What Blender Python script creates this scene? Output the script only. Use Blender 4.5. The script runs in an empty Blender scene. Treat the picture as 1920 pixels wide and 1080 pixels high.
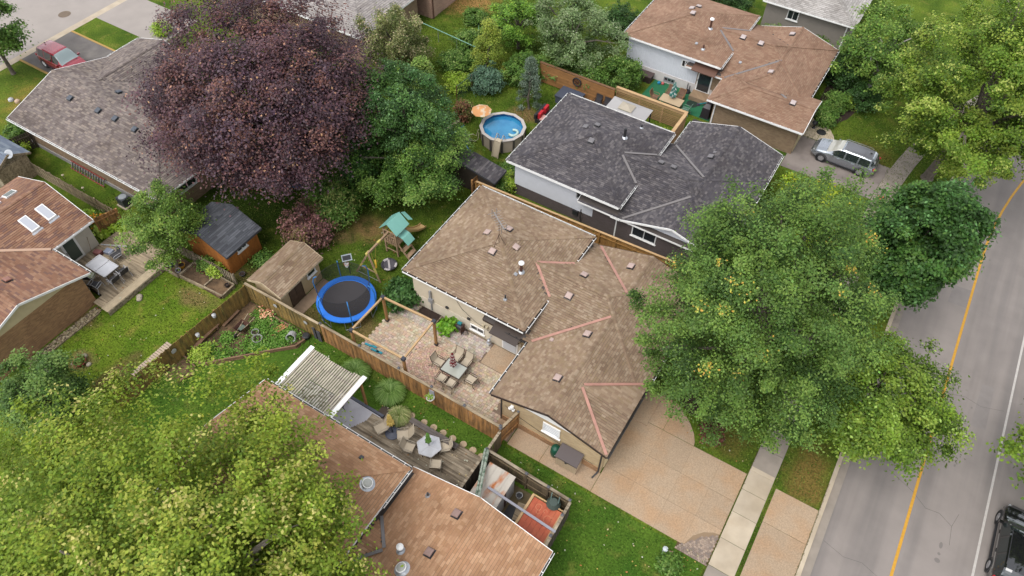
import bpy, bmesh, math, random
import numpy as np
from mathutils import Vector, Matrix

# ------------------------------------------------------------------ camera, sky, sun, exposure
S = bpy.context.scene
COL = S.collection
cam_d = bpy.data.cameras.new("camera")
cam = bpy.data.objects.new("camera", cam_d)
COL.objects.link(cam)
cam_d.sensor_width = 36.0
cam_d.lens = 1387.6 / 1920 * 36
cam_d.clip_start = 0.5
cam_d.clip_end = 900
HCAM = 37.6
_p, _r, _y = 0.895518, 0.0243852, 0.53307          # pitch down, roll, heading of the drone


def cam_axes():
    cy, sy, cp, sp, cr, sr = math.cos(_y), math.sin(_y), math.cos(_p), math.sin(_p), math.cos(_r), math.sin(_r)
    cols = []
    for (r, u, f) in ((cy, 0, -sy), (sy, 0, cy), (0, 1, 0)):
        fw = f * cp - u * sp
        dn = -(u * cp + f * sp)
        cols.append((r * cr - dn * sr, r * sr + dn * cr, fw))
    right = Vector([c[0] for c in cols]); down = Vector([c[1] for c in cols]); fwd = Vector([c[2] for c in cols])
    return right, down, fwd


_rt, _dn, _fw = cam_axes()
m3 = Matrix((_rt, -_dn, -_fw)).transposed()
cam.matrix_world = Matrix.Translation((0, 0, HCAM)) @ m3.to_4x4()
S.camera = cam

SUN_EL, SUN_AZ = math.radians(61), math.radians(196)   # azimuth measured from +Y towards +X
W = bpy.data.worlds.new("World")
S.world = W
W.use_nodes = True
wn = W.node_tree
wn.nodes.clear()
_out = wn.nodes.new("ShaderNodeOutputWorld")
_bg = wn.nodes.new("ShaderNodeBackground")
_sky = wn.nodes.new("ShaderNodeTexSky")
_sky.sky_type = 'NISHITA'
_sky.sun_disc = False
_sky.sun_elevation = SUN_EL
_sky.sun_rotation = SUN_AZ
_sky.air_density = 1.0
_sky.dust_density = 1.5
_hs = wn.nodes.new("ShaderNodeHueSaturation")
_hs.inputs['Saturation'].default_value = 0.18        # thin bright cloud veils the blue
wn.links.new(_sky.outputs[0], _hs.inputs['Color'])
# broken cloud: brighter and darker drifts of the same grey
_tc = wn.nodes.new("ShaderNodeTexCoord")
_cn = wn.nodes.new("ShaderNodeTexNoise")
_cn.inputs['Scale'].default_value = 2.2
_cn.inputs['Detail'].default_value = 6
_cr = wn.nodes.new("ShaderNodeMapRange")
_cr.inputs['From Min'].default_value = 0.35
_cr.inputs['From Max'].default_value = 0.65
_cr.inputs['To Min'].default_value = 0.75
_cr.inputs['To Max'].default_value = 1.35
_mx = wn.nodes.new("ShaderNodeMix")
_mx.data_type = 'RGBA'
_mx.blend_type = 'MULTIPLY'
_mx.inputs['Factor'].default_value = 1.0
wn.links.new(_tc.outputs['Generated'], _cn.inputs['Vector'])
wn.links.new(_cn.outputs['Fac'], _cr.inputs['Value'])
wn.links.new(_hs.outputs['Color'], _mx.inputs['A'])
wn.links.new(_cr.outputs['Result'], _mx.inputs['B'])
wn.links.new(_mx.outputs['Result'], _bg.inputs['Color'])
_bg.inputs['Strength'].default_value = 0.15
wn.links.new(_bg.outputs[0], _out.inputs['Surface'])

sun_d = bpy.data.lights.new("sun", 'SUN')
sun_d.energy = 0.85
sun_d.angle = math.radians(35)
sun_d.color = (1.0, 0.975, 0.94)
sun = bpy.data.objects.new("sun", sun_d)
COL.objects.link(sun)
_d = Vector((math.cos(SUN_EL) * math.sin(SUN_AZ), math.cos(SUN_EL) * math.cos(SUN_AZ), math.sin(SUN_EL)))
sun.rotation_euler = _d.to_track_quat('Z', 'Y').to_euler()
sun.location = (0, 0, 60)

S.view_settings.view_transform = 'Standard'
S.view_settings.look = 'None'
S.view_settings.gamma = 1.0
S.view_settings.use_curve_mapping = False
S.view_settings.exposure = 1.3
S.render.engine = 'CYCLES'

# ------------------------------------------------------------------ materials
MATS = {}


def srgb(r, g, b):
    def f(c):
        c /= 255.0
        return c / 12.92 if c <= 0.04045 else ((c + 0.055) / 1.055) ** 2.4
    return (f(r), f(g), f(b))


def mat(name, col, rough=0.75, metal=0.0, var=0.0, vscale=3.0, col2=None, c2scale=1.2, c2lo=0.45, c2hi=0.65,
        c2stretch=None, bump=0.0, bscale=40.0, attr=False, rand=0.0, spec=0.4, transl=0.0, alpha=1.0, trans=0.0, brick=None,
        c2detail=5.0, emis=None, coat=0.0):
    if name in MATS:
        return MATS[name]
    m = bpy.data.materials.new(name)
    m.use_nodes = True
    t = m.node_tree
    N, L = t.nodes, t.links
    b = N['Principled BSDF']
    geo = N.new("ShaderNodeNewGeometry")
    pos = geo.outputs['Position']

    def noise(scale, detail=4.0, stretch=None, seed=0.0):
        n = N.new("ShaderNodeTexNoise")
        n.inputs['Scale'].default_value = scale
        n.inputs['Detail'].default_value = detail
        src = pos
        if stretch or seed:
            mp = N.new("ShaderNodeMapping")
            if stretch:
                mp.inputs['Scale'].default_value = stretch
            mp.inputs['Location'].default_value = (seed, seed * 1.7, seed * 0.3)
            L.new(pos, mp.inputs['Vector'])
            src = mp.outputs[0]
        L.new(src, n.inputs['Vector'])
        return n.outputs['Fac']

    def mix(a, bb, fac, mode='MIX'):
        x = N.new("ShaderNodeMix")
        x.data_type = 'RGBA'
        x.blend_type = mode
        for sock, val in (('A', a), ('B', bb), ('Factor', fac)):
            i = x.inputs[sock]
            if hasattr(val, 'is_linked'):
                L.new(val, i)
            elif isinstance(val, (int, float)):
                i.default_value = val if sock == 'Factor' else (val, val, val, 1)
            else:
                i.default_value = (*val, 1)
        return x.outputs['Result']

    def mrange(v, a, bb, c, d):
        r = N.new("ShaderNodeMapRange")
        r.inputs['From Min'].default_value = a
        r.inputs['From Max'].default_value = bb
        r.inputs['To Min'].default_value = c
        r.inputs['To Max'].default_value = d
        L.new(v, r.inputs['Value'])
        return r.outputs['Result']
    rgb = N.new("ShaderNodeRGB")
    rgb.outputs[0].default_value = (*col, 1)
    c = rgb.outputs[0]
    bh = None
    if brick:
        bw, bhh, mort, mcol = brick
        cx = N.new("ShaderNodeSeparateXYZ")
        L.new(pos, cx.inputs[0])
        ad = N.new("ShaderNodeMath")
        L.new(cx.outputs[0], ad.inputs[0])
        L.new(cx.outputs[1], ad.inputs[1])
        cb = N.new("ShaderNodeCombineXYZ")
        L.new(ad.outputs[0], cb.inputs[0])
        L.new(cx.outputs[2], cb.inputs[1])
        bt = N.new("ShaderNodeTexBrick")
        bt.inputs['Scale'].default_value = 1.0
        bt.inputs['Brick Width'].default_value = bw
        bt.inputs['Row Height'].default_value = bhh
        bt.inputs['Mortar Size'].default_value = mort
        bt.inputs['Color1'].default_value = (*col, 1)
        bt.inputs['Color2'].default_value = (*(col2 or [k * 0.7 for k in col]), 1)
        bt.inputs['Mortar'].default_value = (*mcol, 1)
        L.new(cb.outputs[0], bt.inputs['Vector'])
        c = bt.outputs['Color']
        bh = bt.outputs['Fac']
    elif col2:
        f = mrange(noise(c2scale, c2detail, c2stretch), c2lo, c2hi, 0, 1)
        c = mix(c, col2, f)
    if attr:
        a = N.new("ShaderNodeAttribute")
        a.attribute_name = 'tint'
        c = mix(c, a.outputs['Color'], 1.0, 'MULTIPLY')
    if var:
        c = mix(c, mrange(noise(vscale, 5.0, None, 3.1), 0.3, 0.7, 1 - var, 1 + var), 1.0, 'MULTIPLY')
    if rand:
        oi = N.new("ShaderNodeObjectInfo")
        c = mix(c, mrange(oi.outputs['Random'], 0, 1, 1 - rand, 1 + rand), 1.0, 'MULTIPLY')
    L.new(c, b.inputs['Base Color'])
    b.inputs['Roughness'].default_value = rough
    b.inputs['Metallic'].default_value = metal
    b.inputs['Specular IOR Level'].default_value = spec
    if coat:
        b.inputs['Coat Weight'].default_value = coat
        b.inputs['Coat Roughness'].default_value = 0.03
    if alpha < 1:
        b.inputs['Alpha'].default_value = alpha
    if trans:
        b.inputs['Transmission Weight'].default_value = trans
    if bump:
        bp = N.new("ShaderNodeBump")
        bp.inputs['Strength'].default_value = bump
        bp.inputs['Distance'].default_value = 0.02
        L.new(bh if bh is not None else noise(bscale, 3.0), bp.inputs['Height'])
        if bh is not None:
            bp.invert = True
        L.new(bp.outputs[0], b.inputs['Normal'])
    if transl:
        tr = N.new("ShaderNodeBsdfTranslucent")
        L.new(c, tr.inputs['Color'])
        ms = N.new("ShaderNodeMixShader")
        ms.inputs[0].default_value = transl
        o = N['Material Output']
        L.new(b.outputs[0], ms.inputs[1])
        L.new(tr.outputs[0], ms.inputs[2])
        L.new(ms.outputs[0], o.inputs['Surface'])
    MATS[name] = m
    return m


# ------------------------------------------------------------------ mesh builder
def wloc(o):
    v = Vector((0, 0, 0))
    while o is not None:
        v += o.location
        o = o.parent
    return v


class MB:
    def __init__(s):
        s.v, s.f, s.m, s.c = [], [], [], []
        s.mi = 0
        s.col = (1, 1, 1)

    def add(s, vs, fs):
        b = len(s.v)
        s.v.extend(tuple(p) for p in vs)
        for f in fs:
            s.f.append(tuple(i + b for i in f))
            s.m.append(s.mi)
            s.c.append(s.col)
        return s

    def bx(s, x0, x1, y0, y1, z0, z1):
        v = [(x0, y0, z0), (x1, y0, z0), (x1, y1, z0), (x0, y1, z0), (x0, y0, z1), (x1, y0, z1), (x1, y1, z1), (x0, y1, z1)]
        return s.add(v, [(0, 3, 2, 1), (4, 5, 6, 7), (0, 1, 5, 4), (1, 2, 6, 5), (2, 3, 7, 6), (3, 0, 4, 7)])

    def box(s, c, d, rz=0.0, M=None):
        R = M if M is not None else Matrix.Rotation(rz, 3, 'Z')
        v = []
        for dz in (-.5, .5):
            for dx, dy in ((-.5, -.5), (.5, -.5), (.5, .5), (-.5, .5)):
                v.append(tuple(Vector(c) + R @ Vector((dx * d[0], dy * d[1], dz * d[2]))))
        return s.add(v, [(0, 3, 2, 1), (4, 5, 6, 7), (0, 1, 5, 4), (1, 2, 6, 5), (2, 3, 7, 6), (3, 0, 4, 7)])

    def beam(s, p0, p1, w, h, up=(0, 0, 1)):
        p0, p1 = Vector(p0), Vector(p1)
        d = (p1 - p0).normalized()
        up = Vector(up)
        if abs(d.dot(up)) > 0.98:
            up = Vector((0, 1, 0))
        a = d.cross(up).normalized()
        b = a.cross(d).normalized()
        v = []
        for p in (p0, p1):
            for i, j in ((-.5, -.5), (.5, -.5), (.5, .5), (-.5, .5)):
                v.append(tuple(p + a * (i * w) + b * (j * h)))
        return s.add(v, [(0, 1, 2, 3), (7, 6, 5, 4), (0, 4, 5, 1), (1, 5, 6, 2), (2, 6, 7, 3), (3, 7, 4, 0)])

    def tube(s, pts, r, n=6, cap=True):
        pts = [Vector(p) for p in pts]
        rs = r if isinstance(r, (list, tuple)) else [r] * len(pts)
        vs = []
        a = None
        for i, p in enumerate(pts):
            d = (pts[min(i + 1, len(pts) - 1)] - pts[max(i - 1, 0)]).normalized()
            if a is None:
                a = d.orthogonal().normalized()
            a = (a - d * a.dot(d))
            a = a.normalized() if a.length > 1e-6 else d.orthogonal().normalized()
            b = d.cross(a)
            for k in range(n):
                t = 2 * math.pi * k / n
                vs.append(tuple(p + (a * math.cos(t) + b * math.sin(t)) * rs[i]))
        fs = []
        for i in range(len(pts) - 1):
            for k in range(n):
                k2 = (k + 1) % n
                fs.append((i * n + k, i * n + k2, (i + 1) * n + k2, (i + 1) * n + k))
        if cap:
            fs.append(tuple(range(n - 1, -1, -1)))
            e = (len(pts) - 1) * n
            fs.append(tuple(range(e, e + n)))
        return s.add(vs, fs)

    def cyl(s, p0, p1, r0, r1=None, n=12):
        return s.tube([p0, p1], [r0, r0 if r1 is None else r1], n)

    def lathe(s, prof, n=16, c=(0, 0, 0), a0=0.0, a1=2 * math.pi):
        full = abs(a1 - a0 - 2 * math.pi) < 1e-6
        m = n if full else n + 1
        vs = []
        for (r, z) in prof:
            for k in range(m):
                t = a0 + (a1 - a0) * k / n
                vs.append((c[0] + r * math.cos(t), c[1] + r * math.sin(t), c[2] + z))
        fs = []
        for i in range(len(prof) - 1):
            for k in range(n):
                k2 = (k + 1) % m
                fs.append((i * m + k, i * m + k2, (i + 1) * m + k2, (i + 1) * m + k))
        return s.add(vs, fs)

    def disc(s, c, r, z, n=20, ry=None):
        ry = r if ry is None else ry
        return s.add([(c[0] + r * math.cos(2 * math.pi * k / n), c[1] + ry * math.sin(2 * math.pi * k / n), z) for k in range(n)], [tuple(range(n))])

    def prism(s, poly, z0, z1):
        n = len(poly)
        v = [(p[0], p[1], z0) for p in poly] + [(p[0], p[1], z1) for p in poly]
        f = [tuple(range(n - 1, -1, -1)), tuple(range(n, 2 * n))]
        for i in range(n):
            j = (i + 1) % n
            f.append((i, j, n + j, n + i))
        return s.add(v, f)

    def slab(s, poly3, dn):
        """polygon in space, thickened straight down"""
        n = len(poly3)
        v = [tuple(p) for p in poly3] + [(p[0], p[1], p[2] - dn) for p in poly3]
        f = [tuple(range(n)), tuple(range(2 * n - 1, n - 1, -1))]
        for i in range(n):
            j = (i + 1) % n
            f.append((i, n + i, n + j, j))
        return s.add(v, f)

    def face(s, pts):
        return s.add(pts, [tuple(range(len(pts)))])

    def mesh(s, name, mats, off=(0, 0, 0), smooth=False, tint=False):
        me = bpy.data.meshes.new(name)
        me.from_pydata([(p[0] - off[0], p[1] - off[1], p[2] - off[2]) for p in s.v], [], s.f)
        mats = mats if isinstance(mats, (list, tuple)) else [mats]
        for x in mats:
            me.materials.append(x)
        if len(mats) > 1:
            me.polygons.foreach_set('material_index', s.m)
        if smooth:
            me.polygons.foreach_set('use_smooth', [True] * len(me.polygons))
        if tint:
            at = me.attributes.new('tint', 'FLOAT_COLOR', 'FACE')
            at.data.foreach_set('color', np.array([(c[0], c[1], c[2], 1) for c in s.c], dtype=np.float32).ravel())
        me.update()
        return me

    def build(s, name, mats, parent=None, smooth=False, tint=False, kind=None, loc=None):
        """one object; vertices are given in world coordinates"""
        off = Vector(loc) if loc is not None else (Vector((0, 0, 0)) if parent is None else wloc(parent))
        me = s.mesh(name, mats, off, smooth, tint)
        o = bpy.data.objects.new(name, me)
        COL.objects.link(o)
        if parent is not None:
            o.parent = parent
        if loc is not None:
            o.location = Vector(loc) - (wloc(parent) if parent is not None else Vector((0, 0, 0)))
        if kind:
            o['kind'] = kind
        return o


def thing(name, label, cat, loc=(0, 0, 0), rz=0.0, group=None):
    o = bpy.data.objects.new(name, None)
    o.empty_display_size = 0.3
    COL.objects.link(o)
    o.location = loc
    o.rotation_euler = (0, 0, rz)
    o['label'] = label
    o['category'] = cat
    if group:
        o['group'] = group
    return o


def tag(o, label, cat, group=None):
    o['label'] = label
    o['category'] = cat
    if group:
        o['group'] = group
    return o


def struct(mb, name, mats, **k):
    return mb.build(name, mats, kind='structure', **k)


def kids(o):
    return [c for c in ALLCH.get(o.name, [])]


def dup(o, loc=None, rz=None, label=None, group=None, parent=None):
    """copy of a thing with copies of its parts and sub-parts (mesh data shared)"""
    c = o.copy()
    COL.objects.link(c)
    if parent is not None:
        c.parent = parent
    if loc is not None:
        c.location = loc
    if rz is not None:
        c.rotation_euler = (0, 0, rz)
    if label:
        c['label'] = label
    if group:
        c['group'] = group
    for ch in o.children:
        dup(ch, parent=c)
    return c


def piece(name, me, loc, parent=None, rot=None, scale=None, kind=None):
    """another object on shared mesh data"""
    o = bpy.data.objects.new(name, me)
    COL.objects.link(o)
    if parent is not None:
        o.parent = parent
        o.location = Vector(loc) - wloc(parent)
    else:
        o.location = loc
    if rot is not None:
        o.rotation_euler = rot
    if scale is not None:
        o.scale = scale
    if kind:
        o['kind'] = kind
    return o


RND = random.Random(7)
# ------------------------------------------------------------------ colours (photo value / light level = base colour)
def A(r, g, b, k=1.5):
    c = srgb(r, g, b)
    return tuple(x / (k * 1.27) for x in c)


def tints(*rgb, k=1.5):
    return [A(*c, k=k) for c in rgb]


white = mat('white_paint', (0.66, 0.65, 0.63), rough=0.45, var=0.06, vscale=2)
dark = mat('black_metal', (0.02, 0.02, 0.022), rough=0.45)
grey_metal = mat('galvanised_metal', (0.35, 0.36, 0.38), rough=0.4, metal=0.6, var=0.15, vscale=6)
glass = mat('window_glass', (0.02, 0.024, 0.028), rough=0.04, spec=0.8)
glass_pale = mat('pale_window_blind', (0.45, 0.47, 0.5), rough=0.15, spec=0.6)
concrete = mat('concrete', A(214, 197, 172), rough=0.9, var=0.10, vscale=1.3, col2=A(200, 182, 156), c2scale=0.7, bump=0.25, bscale=60, rand=0.06)
concrete_old = mat('old_concrete', A(168, 156, 143), rough=0.9, var=0.12, vscale=1.5, bump=0.25, bscale=60, rand=0.08)
aggregate = mat('exposed_aggregate', A(196, 170, 141), rough=0.9, var=0.17, vscale=16, col2=A(198, 162, 126), c2scale=0.55, bump=0.5, bscale=90, rand=0.05)
asphalt_worn = mat('worn_asphalt', A(163, 153, 146), rough=0.92, var=0.07, vscale=0.9, col2=A(144, 136, 131), c2scale=0.4, c2stretch=(1.9, 0.08, 1), bump=0.3, bscale=80)
asphalt_dark = mat('dark_asphalt', A(118, 112, 108), rough=0.92, var=0.15, vscale=1.0, col2=A(135, 128, 122), c2scale=0.5, bump=0.3, bscale=80)
asphalt_pale = mat('pale_asphalt', A(178, 168, 160), rough=0.92, var=0.06, vscale=0.7, bump=0.2, bscale=80)
yellow_line = mat('yellow_line_paint', A(226, 168, 52), rough=0.7, var=0.12, vscale=8)
white_line = mat('white_line_paint', A(215, 208, 200), rough=0.7, var=0.1, vscale=8)
soil = mat('garden_soil', A(104, 82, 60), rough=1.0, var=0.3, vscale=3, col2=A(135, 108, 80), c2scale=1.5, bump=0.8, bscale=14)
mulch_m = mat('bark_mulch', A(62, 46, 38), rough=1.0, var=0.35, vscale=9, bump=0.9, bscale=20)
wood_new = mat('new_cedar_wood', A(214, 176, 128), rough=0.7, var=0.12, vscale=3, rand=0.08)
wood_fence = mat('brown_fence_wood', A(176, 128, 78, 1.15), rough=0.8, var=0.16, vscale=2.2, col2=A(138, 102, 66, 1.15), c2scale=2.2, c2stretch=(3, 3, .6), rand=0.28)
wood_olive = mat('weathered_olive_fence_wood', A(148, 120, 64, 1.15), rough=0.85, var=0.22, vscale=2.5, col2=A(108, 94, 54, 1.15), c2scale=2.0, c2stretch=(3, 3, .5), rand=0.2)
wood_orange = mat('orange_cedar_boards', A(196, 122, 56), rough=0.7, var=0.1, vscale=2, rand=0.14)
wood_grey = mat('grey_weathered_wood', A(180, 164, 140), rough=0.9, var=0.24, vscale=2.5, col2=A(126, 110, 90), c2scale=1.4, c2stretch=(.5, 5, 5), rand=0.22)
wood_pale = mat('pale_weathered_wood', A(190, 170, 140), rough=0.85, var=0.16, vscale=2.5, col2=A(140, 122, 98), c2scale=1.4, c2stretch=(.5, 5, 5), rand=0.16)
wood_dark = mat('dark_weathered_wood', A(88, 76, 64), rough=0.9, var=0.2, vscale=2.5, rand=0.2)
cap_grey = mat('grey_post_cap', A(104, 104, 110), rough=0.6)
bark = mat('tree_bark', (0.10, 0.082, 0.065), rough=0.95, var=0.3, vscale=5, bump=0.6, bscale=18)
pink_flash = mat('pink_valley_metal', A(200, 148, 130), rough=0.55, var=0.14, vscale=3)
grey_flash = mat('grey_valley_metal', A(138, 132, 130), rough=0.5)


def brick_mat(name, c1, c2, mort):
    return mat(name, c1, rough=0.9, col2=c2, brick=(0.23, 0.075, 0.008, mort), bump=0.4, var=0.1, vscale=0.8)


brick_buff = brick_mat('buff_brick', A(190, 166, 126, .95), A(172, 146, 108, .95), A(172, 156, 134, .95))
brick_brown = brick_mat('brown_brick', A(172, 132, 92, 1.0), A(138, 100, 70, 1.0), A(150, 125, 98, 1.0))
brick_taupe = brick_mat('taupe_brick', A(150, 126, 98, 1.0), A(128, 104, 82, 1.0), A(140, 124, 104, 1.0))
brick_pink = brick_mat('pink_brick', A(178, 142, 122, 1.0), A(156, 122, 104, 1.0), A(168, 148, 132, 1.0))
brick_dark = brick_mat('painted_charcoal_brick', A(96, 86, 84, 1.0), A(88, 78, 76, 1.0), A(82, 72, 70, 1.0))
stucco_cream = mat('cream_stucco', A(208, 194, 170, 1.05), rough=0.9, var=0.05, vscale=1.2, bump=0.15, bscale=50)
siding_white = mat('pale_grey_siding', A(208, 210, 216, .95), rough=0.6, var=0.03)
siding_cream = mat('cream_siding', A(205, 188, 150, 1.05), rough=0.7, var=0.06)
green_carpet = mat('green_outdoor_carpet', A(42, 120, 80), rough=0.95, var=0.12, vscale=2.0)

# ------------------------------------------------------------------ ground
GRASS_A, GRASS_B, GRASS_C = A(72, 98, 28), A(108, 128, 42), A(142, 138, 66)
PATCH = [(-26.6, 25.2, 1.7, 1.5, A(146, 116, 76)), (-27.8, 23.6, 1.2, .7, A(160, 132, 90)), (-36, 24, 9, 6, A(52, 72, 20)),  # wide dark green ellipse: shade under the red maple painted into the grass
         (-29, 29, 6, 4, A(58, 78, 24)), (-21.4, 18.2, .9, 1.3, A(132, 112, 72)), (-25.0, 17.3, 1.3, .7, A(120, 104, 64)),  # first ellipse: shade below the green trees, also painted as darker grass
         (-37.0, 9.6, 1.6, .8, A(126, 100, 70)), (-32.0, 14.4, 1.6, .8, A(138, 120, 76)), (-34.1, 7.4, .9, .8, A(150, 124, 88)),
         (-31.6, 8.0, .8, 1.6, A(120, 98, 68)), (-37.5, 53.5, 3.2, 3.0, A(186, 142, 88)), (-57, 22, 3.5, 3, A(150, 132, 62)),
         (5.2, 23.5, 1.2, 2.2, A(138, 116, 62)), (-23.6, 41.8, 1.5, .9, A(140, 112, 76)), (0.6, 23.2, 1.4, 1.2, A(112, 106, 50)),
         (1.0, 51.5, 2.2, 2.2, A(116, 106, 50)), (-30.5, 17.4, 2.0, .9, A(96, 84, 50))]


def ground_mat(name, a, b, c, patches=()):
    m = mat(name, a, rough=1.0, col2=b, c2scale=0.42, c2lo=0.35, c2hi=0.65, spec=0.1, bump=0.9, bscale=26)
    t = m.node_tree
    N, L = t.nodes, t.links
    bs = N['Principled BSDF']
    src = bs.inputs['Base Color'].links[0].from_socket
    geo = [n for n in N if n.type == 'NEW_GEOMETRY'][0]
    nz = N.new("ShaderNodeTexNoise")
    nz.inputs['Scale'].default_value = 1.1
    nz.inputs['Detail'].default_value = 7
    L.new(geo.outputs['Position'], nz.inputs['Vector'])

    def mixc(s, col, fac):
        x = N.new("ShaderNodeMix")
        x.data_type = 'RGBA'
        L.new(s, x.inputs['A'])
        x.inputs['B'].default_value = (*col, 1)
        L.new(fac, x.inputs['Factor'])
        return x.outputs['Result']
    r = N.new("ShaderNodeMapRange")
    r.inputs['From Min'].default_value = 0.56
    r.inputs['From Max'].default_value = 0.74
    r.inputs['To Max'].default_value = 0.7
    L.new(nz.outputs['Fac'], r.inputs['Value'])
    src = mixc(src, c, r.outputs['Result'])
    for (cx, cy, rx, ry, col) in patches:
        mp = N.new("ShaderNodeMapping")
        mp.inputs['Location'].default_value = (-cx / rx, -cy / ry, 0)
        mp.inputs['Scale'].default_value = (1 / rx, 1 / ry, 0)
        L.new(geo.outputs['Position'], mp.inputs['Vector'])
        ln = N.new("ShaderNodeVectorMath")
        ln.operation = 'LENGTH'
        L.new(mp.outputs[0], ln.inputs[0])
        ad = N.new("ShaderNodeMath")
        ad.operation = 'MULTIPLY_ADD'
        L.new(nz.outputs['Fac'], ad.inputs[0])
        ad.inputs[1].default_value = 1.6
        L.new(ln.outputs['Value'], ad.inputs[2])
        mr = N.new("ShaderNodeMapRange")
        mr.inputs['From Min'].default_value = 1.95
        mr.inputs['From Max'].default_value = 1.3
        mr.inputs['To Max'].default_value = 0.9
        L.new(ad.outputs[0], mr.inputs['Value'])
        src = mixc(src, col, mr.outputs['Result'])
    f2 = N.new("ShaderNodeTexNoise")
    f2.inputs['Scale'].default_value = 9
    f2.inputs['Detail'].default_value = 5
    L.new(geo.outputs['Position'], f2.inputs['Vector'])
    r2 = N.new("ShaderNodeMapRange")
    r2.inputs['From Min'].default_value = 0.3
    r2.inputs['From Max'].default_value = 0.7
    r2.inputs['To Min'].default_value = 0.6
    r2.inputs['To Max'].default_value = 1.4
    L.new(f2.outputs['Fac'], r2.inputs['Value'])
    x = N.new("ShaderNodeMix")
    x.data_type = 'RGBA'
    x.blend_type = 'MULTIPLY'
    x.inputs['Factor'].default_value = 1
    L.new(src, x.inputs['A'])
    L.new(r2.outputs['Result'], x.inputs['B'])
    L.new(x.outputs['Result'], bs.inputs['Base Color'])
    return m


def co(y):
    return 0.0118 * max(0.0, y - 45.0) ** 2 if y < 75 else 0.0118 * 900 + 0.708 * (y - 75)


def strip(mb, x0, x1, ys, z, zb=None):
    for a, b in zip(ys[:-1], ys[1:]):
        q = [(x0 + co(a), a), (x1 + co(a), a), (x1 + co(b), b), (x0 + co(b), b)]
        if zb is None:
            mb.face([(p[0], p[1], z) for p in q])
        else:
            mb.prism(q, zb, z)


YS = [-40, 0, 20, 40, 45, 47, 49, 51, 53, 55, 57, 60, 64, 70, 78, 90, 120, 170]
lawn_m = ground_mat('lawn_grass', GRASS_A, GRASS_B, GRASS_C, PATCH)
vivid_m = ground_mat('vivid_lawn_grass', A(68, 102, 32), A(94, 124, 42), A(132, 134, 64))
yellow_lawn_m = ground_mat('yellowed_lawn_grass', A(96, 126, 34), A(126, 146, 46), A(162, 148, 76),
                           [p for p in PATCH if -40 < p[0] < -30 and p[1] < 16])
far_m = mat('distant_ground', A(90, 104, 50), rough=1.0, var=0.2, vscale=0.05)
g = MB(); g.face([(-700, -500, -.14), (700, -500, -.14), (700, 900, -.14), (-700, 900, -.14)])
struct(g, 'ground', far_m)
g = MB()
for a, b in zip(YS[:-1], YS[1:]):
    g.face([(-63.6, a, 0), (6.3 + co(a), a, 0), (6.3 + co(b), b, 0), (-63.6, b, 0)])
struct(g, 'lawn', lawn_m)
g = MB(); g.face([(-29.3, 2.0, .006), (-9.9, 2.0, .006), (-9.9, 16.15, .006), (-29.3, 16.15, .006)])
g.face([(-9.9, 2, .006), (2.2, 2, .006), (2.2, 16.15, .006), (-9.9, 16.15, .006)])
struct(g, 'lawn', vivid_m)
g = MB(); g.face([(-40, 2.0, .006), (-29.4, 2.0, .006), (-29.4, 16.2, .006), (-40, 16.2, .006)])
struct(g, 'lawn', yellow_lawn_m)

# the street on the right
g = MB(); strip(g, 6.95, 17.2, YS, -.10); struct(g, 'road', asphalt_worn)
g = MB(); strip(g, 10.35, 10.50, YS, -.096); struct(g, 'road_marking', yellow_line)
g = MB(); strip(g, 13.86, 13.98, YS, -.096); struct(g, 'road_marking', white_line)
g = MB(); strip(g, 6.3, 6.52, YS, .03, -.3); struct(g, 'kerb', concrete)
g = MB(); strip(g, 6.52, 6.95, YS, -.085, -.3); struct(g, 'gutter', concrete_old)
g = MB(); strip(g, 17.2, 17.7, YS, .03, -.3); struct(g, 'kerb', concrete)
g = MB(); strip(g, 17.7, 60, YS, 0); struct(g, 'lawn', lawn_m)
crack_m = mat('crack_filler', (0.06, 0.056, 0.052), rough=0.9)
g = MB()
for pts in ([(8.9, 26.2), (9.6, 25.9), (10.3, 25.6), (11.1, 25.0), (11.8, 25.1), (12.5, 24.7)], [(12.5, 24.7), (12.7, 25.6)], [(12.5, 24.7), (12.6, 23.6)]):
    for a, b in zip(pts[:-1], pts[1:]):
        g.beam((a[0], a[1], -.099), (b[0], b[1], -.099), .014, .004)
struct(g, 'road_crack', crack_m)

pt = mat('road_patch', A(152, 144, 139), rough=0.92, var=.08, vscale=2)
for (x, y, w, l) in ((8.2, 14.2, 1.1, 2.6), (12.2, 31.5, .8, 3.4), (9.2, 40.2, 1.2, 1.8)):
    g = MB(); g.prism([(x, y), (x + w, y + .1), (x + w - .05, y + l), (x + .08, y + l - .12)], -.11, -.0985); struct(g, 'road_patch', pt)
g = MB()
for k in range(26):
    x, y, r = RND.choice((8.7, 12.1, 15.2)) + RND.gauss(0, .25), RND.uniform(8, 45), RND.uniform(.05, .16)
    g.disc((x, y), r, -.0975 - k * .00002, 9, r * RND.uniform(.8, 2.4))
struct(g, 'oil_stain', mat('oil_stain', A(136, 128, 123), rough=.7))
g = MB()
for pts in ([(7.0, 20.4), (8.1, 20.1), (9.0, 20.3), (10.2, 19.9)], [(10.6, 33.0), (11.6, 33.3), (12.5, 33.1), (13.7, 33.5)], [(7.1, 44.0), (8.5, 43.6), (9.9, 43.9)]):
    for a, b in zip(pts[:-1], pts[1:]):
        g.beam((a[0], a[1], -.099), (b[0], b[1], -.099), .012, .004)
struct(g, 'road_crack', crack_m)

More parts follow.
